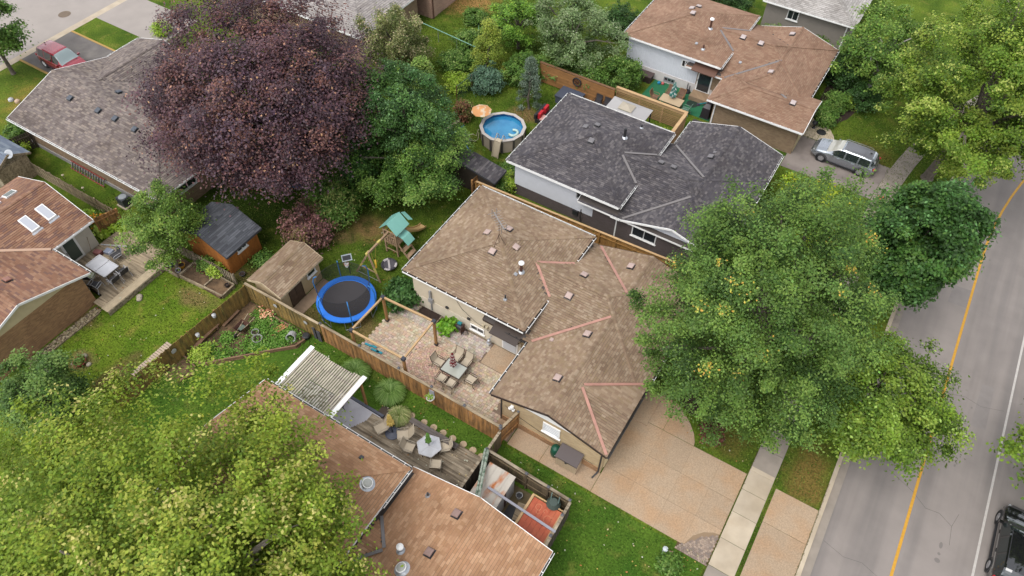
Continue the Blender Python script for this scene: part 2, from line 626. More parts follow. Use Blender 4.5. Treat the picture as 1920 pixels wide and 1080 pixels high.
# the street and drives at the left
g = MB(); g.face([(-120, -40, -.10), (-64.3, -40, -.10), (-64.3, 170, -.10), (-120, 170, -.10)]); struct(g, 'road', asphalt_pale)
g = MB(); g.prism([(-64.3, -40), (-63.6, -40), (-63.6, 170), (-64.3, 170)], -.3, .012); struct(g, 'kerb', concrete)
g = MB(); g.bx(-63.6, -53.6, 24.8, 29.8, -.2, .02); struct(g, 'driveway', asphalt_dark)
g = MB(); g.bx(-63.6, -55.5, 32.5, 37.0, -.2, .02); struct(g, 'driveway', asphalt_pale)
g = MB()
g.bx(-63.6, -55.0, 29.8, 29.98, 0, .05); g.bx(-63.6, -53.6, 24.62, 24.8, 0, .05)
struct(g, 'lawn_edging', mat('dry_yellow_edging', A(196, 160, 92), rough=1))
g = MB(); g.disc((-66.6, 31.4), .55, -.095); tag(g.build('manhole_cover', mat('rusty_iron', A(126, 108, 90), rough=.8, var=.1)), 'round brown iron manhole cover set in the pale street at the top left', 'manhole cover')

# pavement slabs of the right-hand street, each a piece
pave = thing('sidewalk', 'long pale concrete sidewalk running between the front lawns and the road', 'sidewalk', (3, 20, 0))
del pave['category'], pave['label']
pave['kind'] = 'structure'
y = -8.9
joints = [-10, -8.3, -6.6, -5, -3.4, -1.8, -.2, 1.4, 3.0, 4.6, 6.2, 7.8, 9.4, 11, 12.6, 14.35, 16.05, 17.68, 19.33, 20.78, 22.16, 23.65, 25.2, 26.8]
while joints[-1] < 72:
    joints.append(joints[-1] + 1.6)
for a, b in zip(joints[:-1], joints[1:]):
    g = MB()
    x0, x1 = 2.38, 3.72
    g.prism([(x0 + co(a), a + .012), (x1 + co(a), a + .012), (x1 + co(b), b - .012), (x0 + co(b), b - .012)], -.1, .03 + RND.uniform(-.006, .008))
    g.build('slab', concrete if 15 < a < 21 else concrete_old, pave)
g = MB(); g.bx(2.4, 3.7, 22.05, 22.3, .031, .05); g.build('kerb_lip', concrete, pave)
sp = MB()
for k in range(5):
    t = k * 1.257
    sp.beam((3.0 + co(47.5), 47.4, .045), (3.0 + co(47.5) + .34 * math.cos(t), 47.4 + .34 * math.sin(t), .045), .08, .006)
sp.build('survey_paint', mat('orange_survey_paint', A(238, 120, 84), rough=.8), pave)

# aggregate driveway of the middle house
drive = thing('driveway', '', '', (-1, 19, 0)); del drive['label'], drive['category']; drive['kind'] = 'structure'
XS = [-4.46, -2.68, -.78, .85, 2.32]
YD = [16.3, 18.05, 19.85, 21.72]
for i in range(4):
    for j in range(3):
        x0, x1, y0, y1 = XS[i] + .006, XS[i + 1] - .006, YD[j] + .006, YD[j + 1] - .006
        g = MB()
        if i == 3 and j == 0:
            pts = [(x0, y0)] + [(x0 + .15 + .9 * math.sin(a), y0 + .0 + 1.35 * (1 - math.cos(a))) for a in ()]
            pts = [(x0, y0), (.95, 16.45), (1.15, 17.0), (1.55, 17.45), (2.0, 17.7), (x1, 17.78), (x1, y1), (x0, y1)]
            g.prism(pts, -.1, .03)
        else:
            g.prism([(x0, y0), (x1, y0), (x1, y1), (x0, y1)], -.1, .03 + RND.uniform(-.004, .004))
        g.build('slab', aggregate, drive)
for pts in ([(-4.4, 21.744), (-2.69, 21.744), (-2.69, 23.72), (-3.2, 24.0), (-3.6, 23.9), (-3.6, 21.85), (-4.4, 21.85)],
            [(-2.67, 21.744), (-.80, 21.744), (-.86, 22.0), (-1.1, 22.45), (-1.5, 22.9), (-1.95, 23.28), (-2.3, 23.52), (-2.67, 23.72)]):
    g = MB(); g.prism(pts, -.1, .03); g.build('slab', aggregate, drive)
for (a, b) in ((-9.7, -7.67), (-7.65, -4.48)):
    g = MB(); g.bx(a, b, 16.32, 17.52, -.1, .03); g.build('slab', aggregate, drive)
for (a, b) in ((16.32, 19.62), (19.64, 21.75)):
    g = MB(); g.prism([(3.95, a), (6.28, a), (6.28, b), (3.95, b)], -.1, .03); g.build('slab', aggregate, drive)
g = MB(); g.bx(-4.45, 2.3, 16.32, 21.7, -.09, .016); g.build('joint_fill', mat('joint_fill', A(166, 140, 112), rough=1), drive)
# grass in the joints beside the pavement
gj = MB()
for k in range(1500):
    y0 = RND.uniform(14, 23.5)
    x0 = RND.choice((2.345, 3.84, 6.29)) + RND.gauss(0, .02)
    h = RND.uniform(.03, .08)
    a = RND.uniform(0, 6.28)
    gj.col = RND.choice(tints((120, 116, 60), (92, 104, 46), (140, 128, 80)))
    dx, dy = .02 * math.cos(a), .02 * math.sin(a)
    gj.face([(x0 - dx, y0 - dy, .02), (x0 + dx, y0 + dy, .02), (x0 + RND.gauss(0, .03), y0 + RND.gauss(0, .03), .03 + h)])
blade_m = mat('grass_blade', (1, 1, 1), rough=.8, attr=True, spec=.2, transl=.25)
tag(gj.build('joint_grass', blade_m, kind='stuff', tint=True), 'thin dry grass growing in the joints along the pale sidewalk slabs', 'grass')

# interlocking cobbles in the two corners by the pavement
cob = MB()
inside = lambda x, y: (.62 < x < 2.3 and 15.9 < y < 17.75 and not (x < 2.3 and (y > 16.45 + (x - .95) * 1.15 if x < 1.5 else y > 17.12 + (x - 1.5) * .75))) or (3.98 < x < 6.2 and 14.2 < y < 16.28 and y > 16.28 - (6.3 - x) * .2 - 2.2)
yy = 14.2
row = 0
while yy < 17.8:
    xx = .4 + (row % 2) * .06
    while xx < 6.3:
        if inside(xx, yy):
            cob.col = RND.choice(tints((176, 156, 140), (160, 140, 126), (190, 168, 148), (150, 134, 124)))
            cob.box((xx, yy, .01 + RND.uniform(0, .006)), (.115, .1, .05))
        xx += .125
    yy += .11
    row += 1
cob_m = mat('cobble_stone', (1, 1, 1), rough=.9, attr=True, var=.1, vscale=10)
cob.build('cobbles', cob_m, drive, tint=True, kind='stuff')
g = MB(); g.bx(.6, 2.34, 15.9, 17.75, -.05, .012); g.bx(3.96, 6.26, 14.1, 16.28, -.05, .012); g.build('joint_sand', soil, drive)
# ------------------------------------------------------------------ roofs and houses
def clip_poly(sub, clip):
    """Sutherland-Hodgman, clip polygon convex and counter-clockwise"""
    out = sub
    n = len(clip)
    for i in range(n):
        ax, ay = clip[i]
        bx, by = clip[(i + 1) % n]
        ex, ey = bx - ax, by - ay
        inp, out = out, []
        if not inp:
            return []
        for j in range(len(inp)):
            p, q = inp[j - 1], inp[j]
            dp = ex * (p[1] - ay) - ey * (p[0] - ax)
            dq = ex * (q[1] - ay) - ey * (q[0] - ax)
            if dq >= 0:
                if dp < 0:
                    t = dp / (dp - dq)
                    out.append((p[0] + (q[0] - p[0]) * t, p[1] + (q[1] - p[1]) * t))
                out.append(q)
            elif dp >= 0:
                t = dp / (dp - dq)
                out.append((p[0] + (q[0] - p[0]) * t, p[1] + (q[1] - p[1]) * t))
    return out


def shingle_plane(mb, P, pal, rnd, skip=None, exp=.145, wmin=.2, wmax=.42, thick=(.012, .024), lift=.012, udir=None):
    P = [Vector(p) for p in P]
    u = Vector(udir).normalized() if udir else (P[1] - P[0]).normalized()
    n = u.cross(P[-1] - P[0]).normalized()
    v = n.cross(u)
    poly = [((p - P[0]).dot(u), (p - P[0]).dot(v)) for p in P]
    vmax = max(p[1] for p in poly)
    us = [p[0] for p in poly]
    k = 0
    while k * exp < vmax - .01:
        v0, v1 = k * exp, (k + 1) * exp
        band = clip_poly([(min(us) - 1, v0), (max(us) + 1, v0), (max(us) + 1, v1), (min(us) - 1, v1)], poly)
        k += 1
        if len(band) < 3:
            continue
        a, b = min(p[0] for p in band), max(p[0] for p in band)
        x = a - rnd.uniform(0, wmax)
        while x < b:
            w = rnd.uniform(wmin, wmax)
            t = rnd.uniform(*thick)
            r = clip_poly([(x + .002, v0), (x + w - .002, v0), (x + w - .002, v1 - .013), (x + .002, v1 - .013)], poly)
            x += w
            if len(r) < 3:
                continue
            cu = sum(p[0] for p in r) / len(r)
            cv = sum(p[1] for p in r) / len(r)
            c3 = P[0] + u * cu + v * cv
            if skip and skip(c3):
                continue
            col = rnd.choice(pal)
            j = rnd.uniform(.95, 1.05)
            mb.col = (col[0] * j, col[1] * j, col[2] * j)
            pts = [P[0] + u * p[0] + v * p[1] + n * (lift + t * (1 - (p[1] - v0) / exp)) for p in r]
            mb.add(pts, [tuple(range(len(pts)))])
            for i in range(len(r)):
                p, q = r[i - 1], r[i]
                if abs(p[1] - v0) < 1e-6 and abs(q[1] - v0) < 1e-6:
                    lo = [P[0] + u * c[0] + v * c[1] + n * (lift - .012) for c in (p, q)]
                    mb.add([pts[i - 1], lo[0], lo[1], pts[i]], [(0, 1, 2, 3)])


def block_z(b, x, y):
    ax, x0, x1, y0, y1, ze, p, e0, e1 = b
    if not (x0 - .01 <= x <= x1 + .01 and y0 - .01 <= y <= y1 + .01):
        return -99
    d = [y - y0, y1 - y] if ax == 'x' else [x - x0, x1 - x]
    if ax == 'x':
        if e0 == 'h': d.append(x - x0)
        if e1 == 'h': d.append(x1 - x)
    else:
        if e0 == 'h': d.append(y - y0)
        if e1 == 'h': d.append(y1 - y)
    return ze + p * min(d)


def block_planes(b):
    ax, x0, x1, y0, y1, ze, p, e0, e1 = b
    if ax == 'x':
        h = (y1 - y0) / 2
        ym, zr = (y0 + y1) / 2, ze + p * h
        k = min(h, (x1 - x0) / 2 - .02) if e0 == e1 == 'h' else h
        a = x0 + (k if e0 == 'h' else 0)
        c = x1 - (k if e1 == 'h' else 0)
        pl = [[(x0, y0, ze), (x1, y0, ze), (c, ym, zr), (a, ym, zr)], [(x1, y1, ze), (x0, y1, ze), (a, ym, zr), (c, ym, zr)]]
        if e0 == 'h': pl.append([(x0, y1, ze), (x0, y0, ze), (a, ym, zr)])
        if e1 == 'h': pl.append([(x1, y0, ze), (x1, y1, ze), (c, ym, zr)])
    else:
        h = (x1 - x0) / 2
        xm, zr = (x0 + x1) / 2, ze + p * h
        a = y0 + (h if e0 == 'h' else 0)
        c = y1 - (h if e1 == 'h' else 0)
        pl = [[(x1, y0, ze), (x1, y1, ze), (xm, c, zr), (xm, a, zr)], [(x0, y1, ze), (x0, y0, ze), (xm, a, zr), (xm, c, zr)]]
        if e0 == 'h': pl.append([(x0, y0, ze), (x1, y0, ze), (xm, a, zr)])
        if e1 == 'h': pl.append([(x1, y1, ze), (x0, y1, ze), (xm, c, zr)])
    return pl


shingle_m = mat('asphalt_shingle', (1, 1, 1), rough=.95, attr=True, var=.13, vscale=.5, col2=(.84, .82, .8), c2scale=.5, c2lo=.48, c2hi=.72, bump=.25, bscale=120, spec=.2)
deck_m = mat('roof_underlay', (.06, .05, .045), rough=1)
gutter_in = mat('gutter_inside', (.05, .045, .04), rough=.9)


def gutter(parent, p0, p1, m, side):
    """open channel along an eave with straps across; side = outward horizontal unit vector"""
    p0, p1, s = Vector(p0), Vector(p1), Vector((side[0], side[1], 0))
    g = MB()
    z = Vector((0, 0, 1))
    g.mi = 0
    g.beam(p0 + s * .12 - z * .04, p1 + s * .12 - z * .04, .018, .11)
    g.mi = 1
    g.beam(p0 + s * .058 - z * .085, p1 + s * .058 - z * .085, .10, .016)
    g.mi = 0
    L = (p1 - p0).length
    n = max(2, int(L / .75))
    for i in range(n + 1):
        q = p0.lerp(p1, (i + .5) / (n + 1))
        g.beam(q + s * .01 + z * .022, q + s * .13 + z * .022, .035, .012)
    return g.build('gutter', [m, gutter_in], parent)


def window(parent, c, w, h, f, frame=None, pane=None, mull=1, sill=True, name='window'):
    """window on an axis-aligned wall; f = '+x','-x','+y','-y'; c on the wall face"""
    frame = frame or white
    pane = pane or glass
    d = {'+x': (1, 0), '-x': (-1, 0), '+y': (0, 1), '-y': (0, -1)}[f]
    t = (-d[1], d[0])

    def bx(mb, u0, u1, z0, z1, o0, o1):
        xs = [c[0] + t[0] * u + d[0] * o for u in (u0, u1) for o in (o0, o1)]
        ys = [c[1] + t[1] * u + d[1] * o for u in (u0, u1) for o in (o0, o1)]
        mb.bx(min(xs), max(xs), min(ys), max(ys), z0, z1)
    z0, z1 = c[2] - h / 2, c[2] + h / 2
    g = MB()
    fw = .07
    bx(g, -w / 2, w / 2, z1 - fw, z1, -.03, .05)
    bx(g, -w / 2, w / 2, z0, z0 + fw, -.03, .05)
    bx(g, -w / 2, -w / 2 + fw, z0 + fw, z1 - fw, -.03, .05)
    bx(g, w / 2 - fw, w / 2, z0 + fw, z1 - fw, -.03, .05)
    for k in range(mull):
        u = -w / 2 + w * (k + 1) / (mull + 1)
        bx(g, u - .02, u + .02, z0 + fw, z1 - fw, -.03, .035)
    o = g.build(name, frame, parent)
    for k in range(mull + 1):
        u0 = -w / 2 + w * k / (mull + 1)
        u1 = u0 + w / (mull + 1)
        g = MB()
        bx(g, u0 + .03, u1 - .03, z0 + .04, z1 - .04, -.02, .012)
        g.build('pane', pane, o)
    if sill:
        g = MB()
        bx(g, -w / 2 - .06, w / 2 + .06, z0 - .07, z0 - .003, -.02, .1)
        g.build('sill', frame, o)
    return o


vent_me = {}


def roof_vent(parent, p, blocks, style='box', m=None):
    """low vent on the roof surface, tilted with the roof under it"""
    x, y, z = p
    e = .05
    zz = lambda a, b: max(block_z(k, a, b) for k in blocks)
    z = zz(x, y)
    gx, gy = (zz(x + e, y) - zz(x - e, y)) / (2 * e), (zz(x, y + e) - zz(x, y - e)) / (2 * e)
    if abs(gx) > .6 or abs(gy) > .6:
        gx = gy = 0
    n = Vector((-gx, -gy, 1)).normalized()
    key = (style, m.name)
    if key not in vent_me:
        g = MB()
        if style == 'box':
            g.mi = 1
            g.bx(-.24, .24, -.24, .24, .012, .02)
            g.bx(-.15, .15, -.15, .15, .02, .09)
            g.mi = 0
            v = [(-.19, -.19, .08), (.19, -.19, .08), (.19, .19, .08), (-.19, .19, .08), (-.19, -.19, .14), (.19, -.19, .14), (.19, .19, .14), (-.19, .19, .14), (-.13, -.13, .17), (.13, -.13, .17), (.13, .13, .17), (-.13, .13, .17)]
            g.add(v, [(0, 3, 2, 1), (0, 1, 5, 4), (1, 2, 6, 5), (2, 3, 7, 6), (3, 0, 4, 7), (4, 5, 9, 8), (5, 6, 10, 9), (6, 7, 11, 10), (7, 4, 8, 11), (8, 9, 10, 11)])
            me = g.mesh('roof_vent', [m, dark])
        elif style == 'small':
            g.bx(-.1, .1, -.1, .1, .01, .08)
            me = g.mesh('small_vent', [m])
        elif style == 'tube':
            g.mi = 1
            g.lathe([(.38, .012), (.33, .03), (.25, .05), (.24, .16)], 20)
            g.mi = 0
            g.lathe([(.25, .14), (.265, .18), (.24, .2), (.22, .2)], 20)
            g.mi = 2
            g.lathe([(.22, .2), (.18, .235), (.1, .26), (0.001, .27)], 20)
            me = g.mesh('sun_tunnel', [white, grey_metal, mat('frosted_dome', (.30, .30, .27), rough=.25)], smooth=True)
        vent_me[key] = me
    q = Vector((0, 0, 1)).rotation_difference(n).to_euler()
    o = bpy.data.objects.new({'box': 'roof_vent', 'small': 'small_vent', 'tube': 'sun_tunnel'}[style], vent_me[key])
    COL.objects.link(o)
    o.parent = parent
    o.location = Vector((x, y, z + .012)) - wloc(parent)
    o.rotation_euler = q
    return o


def vent_pipe(parent, p, h, r, m, cap=None, name='vent_pipe'):
    g = MB()
    g.mi = 1
    g.lathe([(r * 2.6, -.06), (r * 2.4, .02), (r * 1.1, .12)], 12, p)
    g.mi = 0
    g.cyl((p[0], p[1], p[2] - .1), (p[0], p[1], p[2] + h), r, n=10)
    if cap:
        g.mi = 2
        g.lathe([(r * .9, h), (r * 1.9, h + .02), (r * 1.9, h + .1), (r * .4, h + .2), (.001, h + .2)], 12, p)
    return g.build(name, [m, grey_metal, cap or m], parent)


def house(name, label, loc, blocks, walls, pal, fascia, exp=.145, wr=(.14, .3), seed=1, skipf=None, rake=.35, over=.5, thick=(.012, .024)):
    """blocks: roof blocks; walls: per block (material, gable material or None, base z) or None"""
    H = thing(name, label, 'house', loc)
    rnd = random.Random(seed)
    rf = MB()
    sh = MB()
    fa = MB()
    for i, b in enumerate(blocks):
        lower = i * .003

        def skip(c, i=i, b=b):
            z = block_z(b, c.x, c.y)
            for j, o in enumerate(blocks):
                if j != i:
                    zo = block_z(o, c.x, c.y)
                    if zo > z + .02 or (j < i and zo > z - .02):
                        return True
            return bool(skipf and skipf(c))
        for P in block_planes(b):
            rf.slab([(p[0], p[1], p[2] - lower) for p in P], .13)
            shingle_plane(sh, P, pal, rnd, skip, exp, wr[0], wr[1], thick)
        ax, x0, x1, y0, y1, ze, p, e0, e1 = b
        # ridge caps and rake trim
        h = ((y1 - y0) if ax == 'x' else (x1 - x0)) / 2
        zr = ze + p * h
        if ax == 'x':
            ym = (y0 + y1) / 2
            ends = [(x0 + (h if e0 == 'h' else 0), ym, zr), (x1 - (h if e1 == 'h' else 0), ym, zr)]
            hips = ([((x0, yy, ze), ends[0]) for yy in (y0, y1)] if e0 == 'h' else []) + ([((x1, yy, ze), ends[1]) for yy in (y0, y1)] if e1 == 'h' else [])
            rakes = ([((x0, yy, ze), (x0, ym, zr), (-1, 0)) for yy in (y0, y1)] if e0 == 'g' else []) + ([((x1, yy, ze), (x1, ym, zr), (1, 0)) for yy in (y0, y1)] if e1 == 'g' else [])
        else:
            xm = (x0 + x1) / 2
            ends = [(xm, y0 + (h if e0 == 'h' else 0), zr), (xm, y1 - (h if e1 == 'h' else 0), zr)]
            hips = ([((xx, y0, ze), ends[0]) for xx in (x0, x1)] if e0 == 'h' else []) + ([((xx, y1, ze), ends[1]) for xx in (x0, x1)] if e1 == 'h' else [])
            rakes = ([((xx, y0, ze), (xm, y0, zr), (0, -1)) for xx in (x0, x1)] if e0 == 'g' else []) + ([((xx, y1, ze), (xm, y1, zr), (0, 1)) for xx in (x0, x1)] if e1 == 'g' else [])
        for (a, c) in [(ends[0], ends[1])] + hips:
            a, c = Vector(a), Vector(c)
            Ld = (c - a).length
            if Ld < .2:
                continue
            n = int(Ld / .2)
            hip = abs(a.z - c.z) > .1
            if hip:                                   # cap from the eave upwards
                pass
            for k in range(n):
                q0, q1 = a.lerp(c, k / n), a.lerp(c, (k + 1) / n)
                md = (q0 + q1) / 2
                z = block_z(b, md.x, md.y)
                if any(block_z(o, md.x, md.y) > z + .01 for j, o in enumerate(blocks) if j != i) or (skipf and skipf(md)):
                    continue
                col = rnd.choice(pal)
                sh.col = tuple(t * .97 for t in col)
                d = (c - a).normalized()
                s = d.cross(Vector((0, 0, 1))).normalized()
                dr = p * (.707 if hip else 1.0) * .11
                up = Vector((0, 0, .05))
                dn = Vector((0, 0, dr))
                f0, f1 = Vector((0, 0, .014)), Vector((0, 0, .002))
                sh.add([q0 + up + f0, q0 - s * .11 - dn + up + f0, q1 - s * .11 - dn + up + f1, q1 + up + f1, q0 + s * .11 - dn + up + f0, q1 + s * .11 - dn + up + f1],
                       [(0, 3, 2, 1), (0, 4, 5, 3)])
        for (a, c, s) in rakes:
            s3 = Vector((s[0], s[1], 0))
            a, c = Vector(a) + s3 * .02 - Vector((0, 0, .055)), Vector(c) + s3 * .02 - Vector((0, 0, .055))
            md = a.lerp(c, .5)
            fa.beam(a, c, .035, .15)
        for (a, c, s) in [((x0, y0), (x1, y0), (0, -1)), ((x0, y1), (x1, y1), (0, 1)), ((x0, y0), (x0, y1), (-1, 0)), ((x1, y0), (x1, y1), (1, 0))]:
            end = {(0, -1): e0 if ax == 'y' else 'h', (0, 1): e1 if ax == 'y' else 'h', (-1, 0): e0 if ax == 'x' else 'h', (1, 0): e1 if ax == 'x' else 'h'}[s]
            if end == 'h':
                s3 = Vector((s[0], s[1], 0))
                fa.beam(Vector((*a, ze - .07)) + s3 * .012, Vector((*c, ze - .07)) + s3 * .012, .022, .13)
        w = walls[i]
        if w:
            wm, gm, zb = w[:3]
            ovx0 = ovx1 = ovy0 = ovy1 = over
            if ax == 'x':
                ovx0 = rake if e0 == 'g' else over
                ovx1 = rake if e1 == 'g' else over
            else:
                ovy0 = rake if e0 == 'g' else over
                ovy1 = rake if e1 == 'g' else over
            if len(w) > 3:
                ovx0, ovx1, ovy0, ovy1 = w[3]
            X0, X1, Y0, Y1 = x0 + ovx0, x1 - ovx1, y0 + ovy0, y1 - ovy1
            zt = ze - .14 + min(p * over, .12)
            g = MB(); g.bx(X0, X1, Y0, Y1, zb, zt)
            g.build('wall', wm, H)
            if gm and 'g' in (e0, e1):
                if ax == 'x':
                    pr = [(Y0, zt), (Y1, zt), ((Y0 + Y1) / 2, zt + p * (Y1 - Y0) / 2 - .02)]
                    for X, e in ((X0, e0), (X1 - .1, e1)):
                        if e == 'g':
                            g = MB(); g.add([(X, q[0], q[1]) for q in pr] + [(X + .1, q[0], q[1]) for q in pr], [(0, 2, 1), (3, 4, 5), (0, 1, 4, 3), (1, 2, 5, 4), (2, 0, 3, 5)]); g.build('gable', gm, H)
                else:
                    pr = [(X0, zt), (X1, zt), ((X0 + X1) / 2, zt + p * (X1 - X0) / 2 - .02)]
                    for Y, e in ((Y0, e0), (Y1 - .1, e1)):
                        if e == 'g':
                            g = MB(); g.add([(q[0], Y, q[1]) for q in pr] + [(q[0], Y + .1, q[1]) for q in pr], [(0, 1, 2), (3, 5, 4), (0, 3, 4, 1), (1, 4, 5, 2), (2, 5, 3, 0)]); g.build('gable', gm, H)
    r = rf.build('roof', deck_m, H)
    sh.build('shingles', shingle_m, r, tint=True, kind='stuff')
    fa.build('fascia', fascia, H)
    return H


def flashing(H, a, b, m, w=.16):
    g = MB()
    g.beam(a, b, w, .02)
    return g.build('valley_flashing', m, H)


# ---- the middle house with the sandy brown roof
sandy = tints((174, 149, 124), (164, 139, 116), (156, 130, 108), (180, 156, 131), (168, 143, 119), (161, 135, 111), (172, 148, 122), (186, 163, 138), (164, 140, 112), k=1.6)
BL = [('x', -20.24, -11.72, 21.33, 29.95, 3.3, .27, 'h', 'h'), ('y', -11.38, -4.3, 17.3, 30.2, 2.5, .3, 'g', 'g'), ('x', -14.5, -4.3, 21.3, 30.2, 2.5, .3, 'g', 'h')]
dark_trim = mat('dark_brown_trim', A(58, 44, 36, 1.0), rough=.6)
FR = Vector((-7.25, 19.87, 3.395)); FF = Vector((-4.28, 19.87, 2.82)); F1 = Vector((-4.3, 17.3, 2.5)); F2 = Vector((-4.3, 22.45, 2.5))


def in_front_gable(c):
    if c.x < -7.25:
        return False
    t = (c.x + 7.25) / 2.95
    return 19.87 - 2.57 * t < c.y < 19.87 + 2.58 * t


M1 = house('split_level_house', 'central house with a sandy brown shingle roof, pink metal valleys and cream walls', (-12, 24, 0), BL,
           [(stucco_cream, None, 0, (.36, .36, .33, .33)), (brick_buff, white, 0, (.52, .22, .22, .25)), (brick_buff, None, 0, (1, .3, .4, .4))],
           sandy, dark_trim, seed=3, skipf=None)
fg = MB(); fs = MB()
rn = random.Random(5)
up3 = Vector((0, 0, .03))
for P in ([F1, FF, FR], [FF, F2, FR]):
    fg.slab([p + up3 for p in P], .1)
shingle_plane(fs, [F1 + up3, FF + up3, FR + up3], sandy, rn, udir=tuple(FF - FR))
shingle_plane(fs, [F2 + up3, FR + up3, FF + up3], sandy, rn, udir=tuple(FR - FF))
fgo = fg.build('porch_gable', deck_m, M1)
fs.build('shingles', shingle_m, fgo, tint=True, kind='stuff')
for a, b in (((-11.25, 21.42, 2.61), (-7.95, 24.72, 3.59)), ((-11.25, 30.08, 2.61), (-7.95, 26.78, 3.59)),
             ((-11.7, 24.22, 3.4), (-13.5, 25.72, 3.87)), ((-11.7, 27.28, 3.4), (-13.5, 25.8, 3.87)),
             (F1 + Vector((-.08, .08, .1)), FR + Vector((.1, -.1, .09))), (F2 + Vector((-.08, -.08, .1)), FR + Vector((.1, .1, .09)))):
    flashing(M1, a, b, pink_flash)
for p in ((-17.15, 25.96, 0), (-16.21, 26.93, 0), (-16.03, 24.76, 0), (-15.03, 25.82, 0), (-10.70, 26.58, 0), (-10.72, 24.75, 0), (-8.68, 28.93, 0), (-8.55, 23.03, 0), (-8.55, 19.61, 0)):
    roof_vent(M1, p, BL, 'box', mat('pinkish_vent_metal', A(204, 178, 168), rough=.5))
roof_vent(M1, (-10.21, 21.93, 0), BL, 'small', MATS['pinkish_vent_metal'])
rust = mat('rust_brown_metal', A(96, 62, 50), rough=.6, var=.2)
vent_pipe(M1, (-13.90, 24.58, 3.89), .75, .09, rust, mat('white_flue_cap', (.7, .7, .7), rough=.4), 'chimney_flue')
vent_pipe(M1, (-13.71, 22.50, 3.64), .38, .05, dark)
roof_vent(M1, (-14.06, 24.20, 0), BL, 'small', grey_metal)
gutter(M1, (-20.24, 21.33, 3.3), (-11.72, 21.33, 3.3), white, (0, -1))
gutter(M1, (-20.24, 29.95, 3.3), (-11.72, 29.95, 3.3), white, (0, 1))
gutter(M1, (-20.24, 21.33, 3.3), (-20.24, 29.95, 3.3), white, (-1, 0))
gutter(M1, (-11.72, 21.33, 3.3), (-11.72, 24.3, 3.3), white, (1, 0))
gutter(M1, (-11.72, 27.3, 3.3), (-11.72, 29.95, 3.3), white, (1, 0))
gutter(M1, (-11.38, 17.3, 2.5), (-11.38, 21.25, 2.5), white, (-1, 0))
gutter(M1, (-4.3, 22.5, 2.5), (-4.3, 30.2, 2.5), white, (1, 0))
gutter(M1, (-4.3, 17.3, 2.5), (-4.3, 22.4, 2.5), dark, (1, 0))
gutter(M1, (-12.9, 21.3, 2.5), (-11.4, 21.3, 2.5), dark, (0, -1))
# details of the cream wall
g = MB(); g.bx(-19.87, -12.06, 21.64, 21.665, 0, 1.02); g.build('foundation_band', mat('pale_cream_render', A(214, 202, 182, 1.05), rough=.9, var=.05), M1)
window(M1, (-15.15, 21.635, .62), 1.0, .5, '-y', mull=1)
window(M1, (-16.0, 21.66, 2.75), 1.1, .42, '-y', mull=1, sill=False)
g = MB(); g.bx(-18.62, -18.5, 21.5, 21.65, 1.5, 2.1); g.bx(-18.6, -18.52, 21.56, 21.65, .2, 1.5); g.bx(-18.72, -18.4, 21.52, 21.65, 1.0, 1.35); g.build('meter_box', grey_metal, M1)
for xx in (-17.35, -15.75):
    g = MB(); g.bx(xx - .1, xx + .1, 21.55, 21.64, 1.2, 1.36); g.build('wall_vent', dark, M1)
g = MB(); g.lathe([(.14, 0), (.16, .06), (.12, .1), (.12, .32), (.001, .36)], 12, (-14.1, 21.3, .35)); g.cyl((-14.1, 21.3, 0), (-14.1, 21.3, .36), .04); g.cyl((-14.1, 21.3, .7), (-14.1, 21.6, .75), .03); g.build('gas_meter', grey_metal, M1)
g = MB(); g.mi = 0; g.bx(-13.35, -12.25, 21.59, 21.67, .12, 2.2); g.mi = 1; g.bx(-13.25, -12.35, 21.57, 21.6, .2, 2.1); dr_ = g.build('patio_door', [white, glass_pale], M1)
g = MB(); g.bx(-13.25, -13.19, 21.52, 21.57, 1.0, 1.18); g.build('handle', dark, dr_)
g = MB(); g.slab([(-13.75, 20.75, 2.38), (-11.9, 20.75, 2.38), (-11.9, 21.64, 2.6), (-13.75, 21.64, 2.6)], .06); g.build('door_canopy', mat('dark_brown_metal_awning', A(70, 56, 48), rough=.5), M1)
g = MB(); g.tube([(-13.75, 20.8, 2.3), (-13.75, 21.6, 1.7)], .025); g.tube([(-12.0, 20.8, 2.3), (-12.0, 21.6, 1.7)], .025); g.build('canopy_bracket', dark, M1)
g = MB(); g.tube([(-17.0, 21.62, 3.1), (-16.2, 21.6, 1.9), (-15.2, 21.6, 1.3), (-14.3, 21.6, 1.1)], .012, 5); g.build('cable', dark, M1)
g = MB()
for x_ in (-14.75, -14.5):
    g.bx(x_, x_ + .16, 21.5, 21.64, 1.3, 1.5)
g.build('wall_light', mat('cream_fitting', A(215, 200, 170)), M1)
# gable end of the front wing
gx = 17.515
window(M1, (-7.65, gx, 1.75), 1.05, .95, '-y', pane=glass_pale, mull=0)
for k in range(5):
    g = MB(); g.bx(-8.12, -7.18, gx - .03, gx - .015, 1.4 + k * .16, 1.43 + k * .16); g.build('blind_slat', white, M1)
g = MB()
g.bx(-10.2, -10.02, gx - .2, gx, 2.0, 2.14); g.lathe([(.001, 0), (.07, .02), (.09, .14), (.05, .14)], 10, (-10.2, gx - .16, 1.86)); g.lathe([(.001, 0), (.07, .02), (.09, .14), (.05, .14)], 10, (-9.98, gx - .16, 1.86)); g.build('flood_light', white, M1)
g = MB(); g.beam((-10.82, gx - .03, 2.35), (-10.82, gx - .03, .05), .07, .05); g.build('downspout', dark, M1)
g = MB(); g.beam((-4.62, gx - .04, 2.35), (-4.62, gx - .04, .15), .08, .06); g.beam((-4.62, gx - .06, .15), (-4.75, gx - .5, .06), .08, .06); g.build('downspout', dark, M1)
g = MB(); g.bx(-10.8, -4.6, gx - .035, gx + .02, .03, .48); g.build('plinth', brick_brown, M1)
